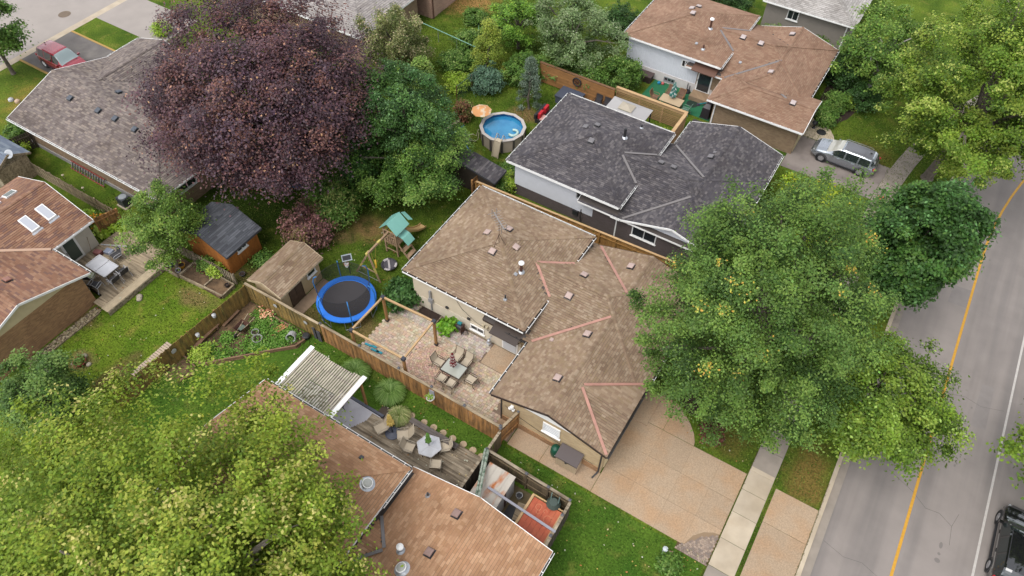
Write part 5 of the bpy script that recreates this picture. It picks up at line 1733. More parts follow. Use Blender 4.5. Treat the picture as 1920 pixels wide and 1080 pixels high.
# pergola frame on the cobbles
P_ = thing('pergola', 'bare square pergola frame of new timber with black corner brackets on the cobbled patio', 'pergola', (-18.65, 18.05, 0))
cs = [(-20.5, 19.5), (-16.87, 19.66), (-16.8, 16.62), (-20.55, 16.6)]
for i in range(4):
    a, b = cs[i], cs[(i + 1) % 4]
    g = MB(); g.bx(a[0] - .07, a[0] + .07, a[1] - .07, a[1] + .07, .14, 2.36); g.build('post', mat('pergola_post_wood', A(186, 138, 84), rough=.7, var=.12), P_)
    g = MB(); g.bx(a[0] - .1, a[0] + .1, a[1] - .1, a[1] + .1, .03, .2); g.build('post_base', dark, P_)
    g = MB(); v = Vector((b[0] - a[0], b[1] - a[1], 0)).normalized()
    g.beam(Vector((*a, 2.44)) + v * .12, Vector((*b, 2.44)) - v * .12, .11, .11); g.build('beam', wood_new, P_)
    g = MB(); g.bx(a[0] - .11, a[0] + .11, a[1] - .11, a[1] + .11, 2.34, 2.53); g.build('corner_bracket', mat('dark_slate_bracket', A(66, 68, 78), rough=.5), P_)

# ---- patio chair (sling seat on a metal frame), faces +Y
tan_sling = mat('tan_sling_fabric', A(204, 188, 164, 1.3), rough=.8, var=.05)
bronze = mat('bronze_chair_frame', A(92, 78, 66), rough=.5, metal=.3)


def make_chair(label, cat='chair', frame=None, cloth=None, w=.56, d=.52, sh=.42, bh=.95, rec=.18, group=None):
    frame = frame or bronze
    cloth = cloth or tan_sling
    t = thing('patio_chair', label, cat, (0, 0, 0), 0, group)
    g = MB()
    n = 6
    for i in range(n):                       # sagging seat
        y0, y1 = -d / 2 + d * i / n, -d / 2 + d * (i + 1) / n
        z = lambda y: sh - .03 * math.sin(math.pi * (y + d / 2) / d) + .03 * (y + d / 2) / d
        g.add([(-w / 2 + .03, y0, z(y0)), (w / 2 - .03, y0, z(y0)), (w / 2 - .03, y1, z(y1)), (-w / 2 + .03, y1, z(y1)), (-w / 2 + .03, y0, z(y0) - .015), (w / 2 - .03, y0, z(y0) - .015), (w / 2 - .03, y1, z(y1) - .015), (-w / 2 + .03, y1, z(y1) - .015)],
              [(0, 1, 2, 3), (7, 6, 5, 4), (0, 4, 5, 1), (3, 2, 6, 7), (0, 3, 7, 4), (1, 5, 6, 2)])
    g.build('seat', cloth, t)
    g = MB()
    for i in range(n):
        f0, f1 = i / n, (i + 1) / n
        yb = lambda f: -d / 2 - rec * f - .03 * math.sin(math.pi * f)
        zb_ = lambda f: sh + .02 + (bh - sh) * f
        g.add([(-w / 2 + .03, yb(f0), zb_(f0)), (w / 2 - .03, yb(f0), zb_(f0)), (w / 2 - .03, yb(f1), zb_(f1)), (-w / 2 + .03, yb(f1), zb_(f1)), (-w / 2 + .03, yb(f0) - .018, zb_(f0)), (w / 2 - .03, yb(f0) - .018, zb_(f0)), (w / 2 - .03, yb(f1) - .018, zb_(f1)), (-w / 2 + .03, yb(f1) - .018, zb_(f1))],
              [(0, 1, 2, 3), (7, 6, 5, 4), (0, 4, 5, 1), (3, 2, 6, 7), (0, 3, 7, 4), (1, 5, 6, 2)])
    g.build('backrest', cloth, t)
    for s in (-1, 1):
        x = s * w / 2
        g = MB(); g.tube([(x, d / 2 + .06, 0), (x, d / 2 + .02, sh), (x, d / 2 - .04, sh + .2), (x, d / 2 - .16, sh + .235), (x, -d / 2 - .02, sh + .22)], .017, 6); g.build('arm_frame', frame, t)
        g = MB(); g.tube([(x, -d / 2 - .16, 0), (x, -d / 2 - .02, sh * .6), (x, -d / 2 - .02, sh + .05), (x, -d / 2 - rec, bh)], .017, 6); g.build('leg', frame, t)
        g = MB(); g.tube([(x, d / 2 + .02, sh), (x, -d / 2 - .02, sh + .02)], .017, 6); g.build('seat_rail', frame, t)
    g = MB(); g.tube([(-w / 2, -d / 2 - rec, bh), (w / 2, -d / 2 - rec, bh)], .017, 6); g.build('back_rail', frame, t)
    return t


ch0 = make_chair('tan sling chair at the left end of the glass patio table on the cobbles', group='chairs around the glass table on the cobbled patio')
spots = [(-15.82, 18.5, -1.57, None), (-15.12, 19.35, 3.14, 'tan sling chair on the house side of the glass patio table, left of two'), (-14.45, 19.35, 3.14, 'tan sling chair on the house side of the glass patio table, right of two'),
         (-13.55, 18.5, 1.57, 'tan sling chair at the right end of the glass patio table on the cobbles'), (-14.4, 17.66, 0, 'tan sling chair on the fence side of the glass patio table, right of two'),
         (-15.05, 17.66, 0, 'tan sling chair on the fence side of the glass patio table, left of two')]
for i, (x, y, rz, lb) in enumerate(spots):
    o = ch0 if i == 0 else dup(ch0, label=lb)
    o.location = (x, y, .04)
    o.rotation_euler = (0, 0, rz)
frost = mat('frosted_table_glass', A(196, 198, 186), rough=.12, spec=.7, var=.05, vscale=2)
T = thing('patio_table', 'rectangular glass patio table with a folded red and white umbrella on the cobbles', 'table', (-14.72, 18.47, 0))
g = MB(); g.bx(-15.36, -14.08, 18.03, 18.91, .70, .72); g.build('tabletop', frost, T)
g = MB()
for a, b in (((-15.4, 18.0), (-14.04, 18.0)), ((-15.4, 18.94), (-14.04, 18.94)), ((-15.4, 18.0), (-15.4, 18.94)), ((-14.04, 18.0), (-14.04, 18.94))):
    g.beam((*a, .7), (*b, .7), .05, .05)
g.build('rim', bronze, T)
for (x, y) in ((-15.3, 18.1), (-14.14, 18.1), (-15.3, 18.84), (-14.14, 18.84)):
    g = MB(); g.tube([(x, y, .69), (x * .98 + -14.72 * .02, y, .35), (x, y, .04)], .022); g.build('leg', bronze, T)


def folded_umbrella(name, label, x, y, z0, z1, zt, r, cols, polem, base=None, n=16):
    U = thing(name, label, 'umbrella', (x, y, z0))
    g = MB(); g.cyl((x, y, z0), (x, y, zt + .08), .022, n=8); g.build('pole', polem, U)
    if base:
        g = MB(); g.lathe([(.001, 0), (base, 0), (base, .05), (base * .5, .08), (.05, .12), (.04, .3)], 20, (x, y, z0)); g.build('base', mat('slate_blue_umbrella_base', A(96, 100, 116), rough=.5), U)
    g = MB()
    rings = 9
    for i in range(rings):
        f0, f1 = i / rings, (i + 1) / rings
        g.col = cols[i % len(cols)]
        rr = lambda f: r * (.18 + .82 * f ** .8) * (1.0 if f < .95 else .75) * (1 - .35 * math.exp(-((f - .62) / .07) ** 2))
        zz = lambda f: zt - (zt - z1) * f
        vs = []
        for f in (f0, f1):
            for k in range(n):
                a = 2 * math.pi * k / n
                q = rr(f) * (1.25 if k % 2 else .7)
                vs.append((x + q * math.cos(a), y + q * math.sin(a), zz(f)))
        for k in range(n):
            if len(cols) > 2:
                g.col = cols[((k // 2) + i) % len(cols)]
            k2 = (k + 1) % n
            g.add([vs[k], vs[k2], vs[n + k2], vs[n + k]], [(0, 1, 2, 3)])
    g.col = cols[0]
    g.add([(x + .04 * math.cos(2 * math.pi * k / 8), y + .04 * math.sin(2 * math.pi * k / 8), zt - .01) for k in range(8)] + [(x, y, zt + .06)], [(k, (k + 1) % 8, 8) for k in range(8)])
    g.build('canopy', mat('umbrella_fabric', (1, 1, 1), rough=.85, attr=True), U, tint=True)
    return U


folded_umbrella('patio_umbrella', 'folded red and white striped umbrella through the glass patio table', -14.78, 18.5, .05, 1.0, 2.25, .2, [A(150, 34, 44), A(226, 206, 200)], bronze, .24)
# bits against the cream wall
g = MB()
for (a, b) in (((-19.3, 20.95), (-17.75, 20.95)), ((-17.75, 20.95), (-17.75, 21.5)), ((-19.3, 20.95), (-19.3, 21.5))):
    g.beam((*a, .12), (*b, .12), .06, .2)
tag(g.build('raised_planter', wood_grey), 'low wooden planter frame of dark soil against the cream wall', 'planter')
g = MB(); g.bx(-19.25, -17.8, 21.0, 21.6, 0, .09); struct(g, 'planter_soil', mulch_m)
HR = thing('hose_reel', 'hose reel with teal parts and a coiled dark hose against the cream wall', 'hose reel', (-16.2, 21.25, 0))
g = MB(); g.bx(-16.42, -16.38, 21.05, 21.45, .05, .75); g.bx(-16.02, -15.98, 21.05, 21.45, .05, .75); g.build('frame', rust, HR)
g = MB(); g.lathe([(.19, -.16), (.2, 0), (.19, .16)], 14); me = g.mesh('drum', dark); piece('drum', me, (-16.2, 21.25, .55), HR, rot=(0, math.pi / 2, 0))
g = MB(); g.bx(-16.35, -16.1, 21.2, 21.4, .78, .88); g.build('tray', mat('teal_plastic', A(40, 140, 150)), HR)
g = MB(); g.tube([(-15.9 + .26 * math.cos(a) , 21.28 + .18 * math.sin(a), .06 + .012 * k) for k, a in enumerate([i * .5 for i in range(26)])], .018, 5); g.build('hose', dark, HR)
g = MB()
teal = mat('turquoise_foam', A(60, 180, 200), rough=.6)
for (x, y, l) in ((-20.35, 17.42, .45), (-19.95, 17.5, .3), (-19.75, 17.3, .55), (-19.45, 17.35, .4)):
    g.box((x, y, .08), (l, .13, .06), .1)
tag(g.build('foam_mat', teal), 'turquoise foam mat pieces lying on the cobbles under the pergola frame', 'mat')
HB = thing('hanging_basket', 'white half-round hanging basket with yellow-green plant on the brown fence', 'plant basket', (-14.6, 16.1, 1.1))
g = MB(); g.lathe([(.04, -.22), (.18, -.14), (.25, 0), (.23, 0), (.15, -.12)], 14, (-14.6, 15.98, 1.1)); g.build('basket', white, HB)
g = MB(); g.box((-14.6, 16.16, 1.38), (.34, .03, .46)); g.build('back_plate', mat('lilac_grey_plate', A(186, 184, 194)), HB)
g = MB()
for k in range(40):
    a, r_ = RND.uniform(0, 6.28), RND.uniform(.05, .26)
    g.box((-14.68 + r_ * math.cos(a), 15.96 + .8 * r_ * math.sin(a), 1.12 + RND.uniform(0, .14)), (.09, .06, .01), M=Matrix.Rotation(a, 3, 'Z') @ Matrix.Rotation(RND.uniform(-.6, .6), 3, 'Y'))
g.build('foliage', mat('basket_leaf', A(140, 176, 60), rough=.6), HB)

# ------------------------------------------------------------------ trampoline
TR = thing('trampoline', 'round trampoline with a bright blue pad, black mat and net poles', 'trampoline', (-23.25, 19.05, 0))
tx, ty, R1, R0 = -23.25, 19.05, 1.87, 1.48
blue = mat('blue_vinyl', A(48, 128, 232, 1.25), rough=.45, var=.05)
blk_mat = mat('trampoline_mat', A(66, 62, 64), rough=.75, var=.08, vscale=1)
g = MB(); g.lathe([(.001, .80), (.7, .805), (R0 + .02, .86)], 40, (tx, ty, 0)); g.build('jumping_mat', blk_mat, TR, smooth=True)
g = MB(); g.lathe([(R0, .87), (R0 + .03, .93), (R1 - .04, .93), (R1, .88), (R1, .84), (R0, .85)], 40, (tx, ty, 0)); g.build('pad', blue, TR)
g = MB(); g.tube([(tx + (R1 - .08) * math.cos(a), ty + (R1 - .08) * math.sin(a), .82) for a in [k * 2 * math.pi / 40 for k in range(41)]], .03, 6); g.build('ring_frame', grey_metal, TR)
for k in range(6):
    a = k * math.pi / 3 + .35
    x, y = math.cos(a), math.sin(a)
    pole = MB()
    pole.tube([(tx + R1 * x, ty + R1 * y, .25), (tx + (R1 + .05) * x, ty + (R1 + .05) * y, 1.2), (tx + (R1 + .1) * x, ty + (R1 + .1) * y, 2.0), (tx + (R1 - .02) * x, ty + (R1 - .02) * y, 2.45), (tx + (R1 - .22) * x, ty + (R1 - .22) * y, 2.62)], .035, 7)
    pole.build('net_pole', mat('blue_foam_sleeve', A(66, 142, 210), rough=.5), TR)
    g = MB(); t_ = .26
    g.tube([(tx + (R1 - .1) * math.cos(a - t_), ty + (R1 - .1) * math.sin(a - t_), .82), (tx + (R1 - .05) * math.cos(a - t_), ty + (R1 - .05) * math.sin(a - t_), .05), (tx + (R1 - .05) * math.cos(a + t_), ty + (R1 - .05) * math.sin(a + t_), .05), (tx + (R1 - .1) * math.cos(a + t_), ty + (R1 - .1) * math.sin(a + t_), .82)], .025, 6)
    g.build('leg', grey_metal, TR)
net = mat('black_safety_net', (.015, .015, .017), rough=.8, alpha=.42)
g = MB(); g.lathe([(R0 + .02, .92), (R0 + .12, 1.7), (R0 + .14, 2.5)], 36, (tx, ty, 0)); g.build('safety_net', net, TR, smooth=True)
g = MB(); g.tube([(tx + (R0 + .14) * math.cos(a), ty + (R0 + .14) * math.sin(a), 2.5) for a in [k * 2 * math.pi / 36 for k in range(37)]], .014, 5); g.build('net_rim', dark, TR)
HP = thing('basketball_hoop', 'small black and white basketball hoop fixed above the far side of the trampoline', 'basketball hoop', (-24.15, 20.55, 2.3))
g = MB(); M_ = Matrix.Rotation(.85, 3, 'Z') @ Matrix.Rotation(-.5, 3, 'X')
g.mi = 0; g.box((-24.12, 20.6, 2.75), (.62, .03, .44), M=M_); g.mi = 1; g.box((-24.12 + .0, 20.58, 2.77), (.5, .035, .3), M=M_); g.build('backboard', [mat('pale_board_edge', A(190, 200, 206)), dark], HP)
g = MB(); g.lathe([(.15, 0), (.165, .012), (.15, .024)], 16, (-24.0, 20.35, 2.5)); g.build('ring', mat('orange_ring', A(190, 110, 80)), HP)
g = MB(); g.lathe([(.14, 0), (.09, -.28)], 12, (-24.0, 20.35, 2.5)); g.build('net', mat('white_net', (.7, .7, .7), alpha=.6), HP)
g = MB(); g.cyl((-24.3, 20.75, .9), (-24.2, 20.68, 2.75), .03); g.build('bracket_pole', dark, HP)

# ------------------------------------------------------------------ playset with swing
PS = thing('playset', 'wooden play tower with a mint green roof, slide, steps and swing beam', 'playset', (-23.6, 24.6, 0))
pw = mat('playset_wood', A(186, 154, 122), rough=.8, var=.14, rand=.08)
mint = mat('mint_green_panel', A(142, 206, 192), rough=.5, var=.04)
yel = mat('yellow_plastic', A(238, 192, 50), rough=.45)
xs, ys = (-24.1, -23.15), (24.15, 25.2)
for x in xs:
    for y in ys:
        g = MB(); g.bx(x - .05, x + .05, y - .05, y + .05, 0, 2.25); g.build('post', pw, PS)
for k in range(7):
    x = -24.1 + k * .158
    g = MB(); g.bx(x - .07, x + .07, 24.12, 25.24, 1.12, 1.15); g.build('deck_board', pw, PS)
for (a, b) in (((-24.1, 24.12), (-23.15, 24.12)), ((-24.1, 25.24), (-23.15, 25.24)), ((-24.14, 24.15), (-24.14, 25.2)), ((-23.11, 24.15), (-23.11, 25.2))):
    for z in (.45, 1.08, 1.75, 2.2):
        g = MB(); g.beam((*a, z), (*b, z), .03, .1); g.build('rail', pw, PS)
for k in range(5):
    x = -23.98 + k * .18
    g = MB(); g.bx(x - .035, x + .035, 24.07, 24.09, 1.05, 1.8); g.build('baluster', pw, PS)
# mint roof: gable, ridge along Y
for s in (-1, 1):
    g = MB(); P = [(-23.62 + s * .72, 24.0, 2.28), (-23.62 + s * .72, 25.35, 2.28), (-23.62, 25.35, 3.0), (-23.62, 24.0, 3.0)]
    g.slab(P if s > 0 else P[::-1], .03); g.build('roof_panel', mint, PS)
g = MB(); g.slab([(-23.0, 25.42, 2.55), (-22.9, 25.75, 2.35), (-23.5, 25.75, 2.75), (-23.55, 25.42, 2.95)], .03); g.build('dormer_panel', mint, PS)
g = MB(); g.slab([(-22.3, 24.3, 1.45), (-22.3, 25.05, 1.45), (-22.7, 25.05, 1.86), (-23.08, 25.05, 1.95), (-23.08, 24.3, 1.95), (-22.7, 24.3, 1.86)], .025); g.build('awning', mint, PS)
g = MB(); g.lathe([(.16, -.02), (.19, 0), (.16, .02), (.14, 0), (.16, -.02)], 16); me = g.mesh('steering_wheel', yel); piece('steering_wheel', me, (-23.85, 24.6, 1.85), PS, rot=(1.0, .3, 0))
g = MB(); V_ = [(-23.85, 25.25, 1.2), (-23.85, 25.7, .98), (-23.75, 26.5, .42), (-23.7, 27.0, .2), (-23.68, 27.25, .2)]
for a, b in zip(V_[:-1], V_[1:]):
    w = .24
    a, b = Vector(a) + Vector((.35, 0, 0)), Vector(b) + Vector((.35, 0, 0))
    for s in (-1, 1):
        g.beam(a + Vector((s * w, 0, .05)), b + Vector((s * w, 0, .05)), .04, .14)
    g.beam(a, b, .48, .03)
g.build('slide', mat('cream_yellow_slide', A(228, 190, 132), rough=.45), PS)
for k, (x, z) in enumerate(((-22.8, .62), (-22.45, .3))):
    g = MB(); g.bx(x - .15, x + .15, 24.25, 25.05, z - .03, z + .03); g.build('step', pw, PS)
for y in (24.25, 25.05):
    g = MB(); g.beam((-23.1, y, 1.1), (-22.25, y, .02), .04, .14); g.build('stringer', pw, PS)
g = MB(); g.beam((-23.7, 24.1, 2.1), (-23.6, 21.9, 2.2), .12, .14); g.build('swing_beam', pw, PS)
for yy_ in (23.1, 21.95):
    g = MB(); g.beam((-23.655, yy_ - .16, 2.17), (-23.665, yy_ + .16, 2.16), .135, .155); g.build('beam_bracket', mat('pale_yellow_bracket', A(226, 206, 120), rough=.5), PS)
for e in ((-22.8, 21.72), (-24.7, 21.66)):
    g = MB(); g.beam((-23.6, 21.9, 2.2), (*e, 0), .09, .11); g.build('swing_leg', pw, PS)
    g = MB(); a_ = Vector((-23.6, 21.9, 2.2)); b_ = Vector((*e, 0)); g.beam(a_.lerp(b_, .5), a_.lerp(b_, .68), .1, .12); g.build('beam_bracket', MATS['pale_yellow_bracket'], PS)
g = MB(); g.beam((-23.08, 21.78, .75), (-24.28, 21.76, .75), .05, .09); g.build('cross_brace', pw, PS)
g = MB(); g.beam((-22.82, 21.73, .08), (-24.68, 21.67, .08), .03, .03); g.build('ground_bar', grey_metal, PS)
SW = thing('swing', 'yellow plastic swing seat hanging from the play tower beam', 'swing', (-23.7, 22.5, .55))
g = MB(); g.tube([(-23.9, 22.72, .62), (-23.8, 22.6, .52), (-23.68, 22.48, .5), (-23.56, 22.36, .52), (-23.46, 22.24, .62)], .07, 6); g.build('seat', yel, SW)
for (a, b) in (((-23.66, 22.75, 2.1), (-23.9, 22.72, .62)), ((-23.62, 22.2, 2.12), (-23.46, 22.24, .62))):
    g = MB(); g.tube([a, b], .018, 5); g.build('rope', mat('yellow_rope', A(206, 186, 90)), SW)
MT = thing('mini_trampoline', 'small round black and white mini trampoline on the lawn by the play tower', 'trampoline', (-23.5, 23.25, 0))
MT.location = (-23.1, 23.1, 0)
g = MB(); g.lathe([(.001, .29), (.38, .3)], 24, (-23.1, 23.1, 0)); g.build('mat', mat('grey_mat', A(96, 92, 98), rough=.7), MT)
g = MB(); g.mi = 0
for k in range(8):
    g.mi = k % 3 == 0 and 1 or 0
    g.lathe([(.38, .3), (.42, .34), (.52, .34), (.54, .29)], 4, (-23.1, 23.1, 0), k * math.pi / 4, (k + 1) * math.pi / 4)
g.build('pad', [mat('dark_pad', A(70, 68, 74)), mat('white_pad', A(214, 206, 204))], MT)
g = MB()
for s in (-.09, .07):
    g.box((-23.1 + s, 23.1 - s * .5, .32), (.06, .9, .012), .75)
g.build('stripe', MATS['white_pad'], MT)
for k in range(5):
    a = k * 1.257
    g = MB(); g.cyl((-23.1 + .48 * math.cos(a), 23.1 + .48 * math.sin(a), 0), (-23.1 + .48 * math.cos(a), 23.1 + .48 * math.sin(a), .3), .018); g.build('leg', dark, MT)
# ------------------------------------------------------------------ garden bed behind the tan house
g = MB(); g.prism([(-29.1, 10.9), (-27.6, 11.05), (-24.7, 14.15), (-23.85, 14.95), (-23.75, 16.1), (-28.8, 16.1)], -.05, .03); struct(g, 'garden_soil', soil)
g = MB(); g.prism([(-29.3, 9.3), (-28.4, 9.4), (-27.9, 10.6), (-29.1, 10.8)], -.05, .028); struct(g, 'garden_soil', soil)
bt_m = mat('garden_timber', A(150, 116, 90), rough=.85, var=.2, rand=.15)
BE = thing('bed_edging', 'row of reddish brown timbers edging the garden bed beside the vivid lawn', 'edging', (-26, 12.5, 0))
pts = [(-28.6, 10.95), (-27.67, 11.1), (-26.9, 11.95), (-26.1, 12.75), (-25.4, 13.5), (-24.72, 14.2), (-23.95, 14.95), (-23.8, 15.6)]
for a, b in zip(pts[:-1], pts[1:]):
    for z in (.08, .2):
        g = MB(); g.beam((*a, z), (*b, z), .09, .11); g.build('timber', bt_m, BE)
for a, b in (((-28.75, 16.0), (-27.0, 15.4)), ((-27.0, 15.4), (-25.6, 15.75))):
    pass
g = MB(); g.beam((-27.6, 15.95, .1), (-25.3, 15.9, .1), .1, .16); g.build('timber', bt_m, BE)
g = MB(); g.beam((-28.1, 9.4, .1), (-27.75, 10.4, .1), .12, .14); g.build('timber', bt_m, BE)
g = MB(); g.beam((-29.2, 10.9, .12), (-28.0, 10.7, .12), .08, .12); g.build('timber', bt_m, BE)
BP = thing('plank_bench', 'low plank bench of reddish boards along the olive fence in the garden bed', 'bench', (-29, 12.4, 0))
g = MB(); g.box((-28.95, 12.5, .36), (.24, 2.25, .05), .06); g.build('seat', bt_m, BP)
g = MB(); g.box((-28.75, 14.4, .2), (.16, 1.4, .05), .05); g.build('seat', bt_m, BP)
for y in (11.5, 13.4):
    g = MB(); g.box((-28.95, y, .17), (.2, .12, .33)); g.build('leg', bt_m, BP)
# weeds over the bed
rng = np.random.default_rng(5)
wv, wf, wc = [], [], []
PP = []
for (cx, cy, r, n) in ((-26.0, 13.6, .9, 1500), (-25.1, 14.7, .7, 1000), (-26.9, 14.9, .6, 700), (-27.9, 13.2, .45, 450), (-27.2, 12.2, .6, 600), (-24.8, 15.5, .6, 600), (-25.9, 15.3, .5, 500), (-26.8, 15.5, .5, 400), (-28.2, 12.0, .4, 250), (-27.6, 15.6, .35, 300)):
    p = np.c_[rng.normal(cx, r * .55, n), rng.normal(cy, r * .55, n), rng.uniform(.04, .3, n)]
    PP.append(p)
PP = np.concatenate(PP)
PP = PP[(PP[:, 1] < 16.0) & (PP[:, 0] > -28.7) & (PP[:, 1] > 10.9 + np.maximum(0, PP[:, 0] + 28) * 1.02)]
nn = rng.normal(size=PP.shape) * .5 + np.array([0, 0, 1]); nn /= np.linalg.norm(nn, axis=1)[:, None]
wp = np.array(G((84, 124, 44), (70, 108, 36), (100, 138, 54), (118, 146, 70)))
V, F_, C = leaf_quads(PP, nn, .11, rng, wp[rng.integers(0, 4, len(PP))] * rng.uniform(.8, 1.2, (len(PP), 1)))
o = bpy.data.objects.new('garden_weeds', np_mesh('garden_weeds', V, F_, C, leaf_m)); COL.objects.link(o); o['kind'] = 'stuff'
tag(o, 'leafy green weeds and seedlings sprawling over the brown garden bed', 'weeds')
PP = np.c_[rng.normal(-27.1, .3, 220), rng.normal(15.75, .22, 220), rng.uniform(.1, .45, 220)]
nn = rng.normal(size=PP.shape) * .5 + np.array([0, 0, 1]); nn /= np.linalg.norm(nn, axis=1)[:, None]
wp = np.array(G((214, 160, 130), (190, 120, 96), (100, 130, 60), (226, 190, 150)))
V, F_, C = leaf_quads(PP, nn, .13, rng, wp[rng.integers(0, 4, len(PP))])
o = bpy.data.objects.new('flower_plant', np_mesh('flower_plant', V, F_, C, leaf_m)); COL.objects.link(o); o['kind'] = 'stuff'; tag(o, 'plant with peach-coloured blooms in the corner of the garden bed', 'flowers')
WB = thing('wheelbarrow', 'rusty brown wheelbarrow with pale handles standing in the garden bed', 'wheelbarrow', (-27.5, 14.1, 0))
g = MB(); A0 = [(-27.8, 13.75), (-27.25, 13.75), (-27.2, 14.55), (-27.85, 14.55)]
g.add([(-27.68, 13.9, .3), (-27.36, 13.9, .3), (-27.36, 14.4, .3), (-27.68, 14.4, .3)] + [(x, y, .58) for x, y in A0], [(3, 2, 1, 0), (0, 1, 5, 4), (1, 2, 6, 5), (2, 3, 7, 6), (3, 0, 4, 7), (0, 1, 2, 3)])
g.build('tray', rust, WB)
for s in (-1, 1):
    g = MB(); g.beam((-27.52 + s * .1, 13.6, .22), (-27.52 + s * .27, 15.05, .62), .05, .05); g.build('handle', wood_pale, WB)
    g = MB(); g.tube([(-27.52 + s * .22, 14.5, .42), (-27.52 + s * .24, 14.6, 0)], .02); g.build('leg', dark, WB)
g = MB(); g.lathe([(.1, -.04), (.17, -.03), (.19, 0), (.17, .03), (.1, .04)], 16); me = g.mesh('wheel', dark); piece('wheel', me, (-27.52, 13.55, .19), WB, rot=(0, math.pi / 2, 0))
g = MB(); g.bx(-27.66, -27.4, 13.95, 14.35, .31, .4); g.build('load', mat('dusty_green_load', A(110, 124, 110)), WB)


def bucket(name, label, x, y, r, h, m, fill=None, cat='bucket', z=.02):
    B = thing(name, label, cat, (x, y, z))
    g = MB(); g.lathe([(.001, 0), (r * .8, 0), (r, h), (r * 1.08, h), (r * 1.08, h - .03), (r * .93, h - .02), (r * .78, .03)], 18, (x, y, z)); g.build('body', m, B)
    if fill:
        g = MB(); g.disc((x, y), r * .9, z + h * .75, 16); g.build('contents', fill, B)
    return B


pw_ = mat('white_plastic', A(206, 206, 206), rough=.5)
bucket('planter_pot', 'pale grey pot in the garden bed, upper of the pair near the wheelbarrow', -26.68, 14.38, .22, .3, mat('pale_grey_pot', A(178, 176, 172), rough=.6), mulch_m, 'pot')
bucket('planter_pot', 'pale grey ring-shaped pot holding a dark plant, lower of the pair in the garden bed', -26.25, 14.1, .29, .28, mat('pale_grey_pot', A(178, 176, 172)), mulch_m, 'pot')
bucket('planter_pot', 'small terracotta pot standing among the garden weeds', -25.55, 14.75, .15, .22, mat('terracotta', A(190, 110, 84), rough=.8), mulch_m, 'pot')
WK = thing('wicker_basket', 'white wicker basket tipped on its side at the end of the garden bed', 'basket', (-24.6, 15.35, .2))
g = MB(); g.lathe([(.001, -.2), (.26, -.2), (.3, .25), (.26, .25), (.2, -.14)], 16); me = g.mesh('body', pw_); piece('body', me, (-24.6, 15.35, .26), WK, rot=(1.2, 0, .5))
LG = thing('log_pile', 'three split orange-brown logs lying in the garden bed', 'logs', (-25.8, 15.4, 0))
for k in range(3):
    g = MB(); g.cyl((-25.95 + k * .17, 15.1 + k * .02, .16), (-25.7 + k * .17, 15.75 + k * .02, .2), .075, .07, 8); g.build('log', mat('fresh_log', A(196, 140, 92), rough=.8, rand=.12), LG)
g = MB(); g.cyl((-26.3, 15.2, .12), (-26.15, 15.75, .14), .12, .1, 8); tag(g.build('stump', mat('dark_log', A(82, 60, 46), rough=.9)), 'dark rotten log beside the split orange logs', 'log')


def lantern(label, x, y, z, d):
    B = thing('wall_ornament', label, 'ornament', (x, y, z))
    g = MB(); g.lathe([(.001, -.16), (.09, -.15), (.12, -.02), (.07, .08), (.13, .1), (.001, .2)], 12, (x, y, z)); g.build('body', pw_, B)
    g = MB(); g.beam((x, y, z + .1), (x - d[0] * .12, y - d[1] * .12, z + .16), .03, .03); g.build('bracket', dark, B)


lantern('white lantern on the olive fence above the plank bench, nearer the far corner', -28.78, 13.5, 1.45, (1, 0))
lantern('white lantern on the olive fence above the middle of the plank bench', -28.85, 12.1, 1.05, (1, 0))
for i, (x, y, z) in enumerate(((-26.27, 16.06, 1.35), (-23.9, 16.1, 1.3))):
    g = MB(); g.lathe([(.001, -.02), (.14, -.015), (.15, .01), (.001, .02)], 16); me = g.mesh('plate_ornament', pw_)
    o = piece('plate_ornament', me, (x, y, z), None, rot=(math.pi / 2, 0, 0)); tag(o, ['white plate ornament on the olive fence near its far corner', 'white plate ornament on the olive fence near the trampoline'][i], 'ornament')
g = MB(); g.lathe([(.001, -.02), (.16, -.015), (.17, .01), (.001, .02)], 16); me = g.mesh('plate_ornament', pw_); o = piece('plate_ornament', me, (-29.05, 10.5, 1.2), None, rot=(0, math.pi / 2, 0)); tag(o, 'white plate ornament on the olive fence beside the vivid lawn', 'ornament')
g = MB(); g.box((-23.35, 16.12, .6), (.2, .06, 1.1)); g.box((-22.98, 16.1, .55), (.26, .06, 1.0), .1)
tag(g.build('leaning_panel', mat('slate_panel', A(88, 86, 92))), 'dark grey panels leaning on the olive fence at the end of the garden bed', 'panel')
g = MB(); g.lathe([(.001, 0), (.2, 0), (.24, .25), (.18, .3), (.001, .3)], 12, (-23.9, 15.85, .02)); tag(g.build('black_tub', dark), 'black tub against the olive fence behind the white basket', 'tub')

# ---- left lawn along the fence
SB = thing('slatted_bench', 'long low bench of pale slats against the olive fence on the left lawn', 'bench', (-30.3, 9.6, 0))
g = MB(); g.bx(-.3, .3, -.065, .065, 0, .03); me = g.mesh('slat', mat('pale_bench_slat', A(214, 190, 166), rough=.7, rand=.08))
for k in range(17):
    piece('slat', me, (-30.3 + k * .004, 8.35 + k * .16, .42), SB)
for s in (-.22, .22):
    g = MB(); g.bx(-30.3 + s - .03, -30.3 + s + .03, 8.25, 11.0, .32, .418); g.build('rail', wood_dark, SB)
for y in (8.4, 10.85):
    g = MB(); g.bx(-30.55, -30.05, y - .05, y + .05, 0, .318); g.build('leg', wood_dark, SB)
CF = thing('cold_frame', 'old window frame with dark panes leaning on the olive fence', 'window frame', (-29.9, 7.3, 0))
g = MB()
for a, b in (((-30.2, 6.7, .15), (-30.15, 8.05, .15)), ((-29.75, 6.7, .75), (-29.7, 8.05, .75)), ((-30.2, 6.7, .15), (-29.75, 6.7, .75)), ((-30.15, 8.05, .15), (-29.7, 8.05, .75))):
    g.beam(a, b, .07, .05)
g.build('frame', wood_pale, CF)
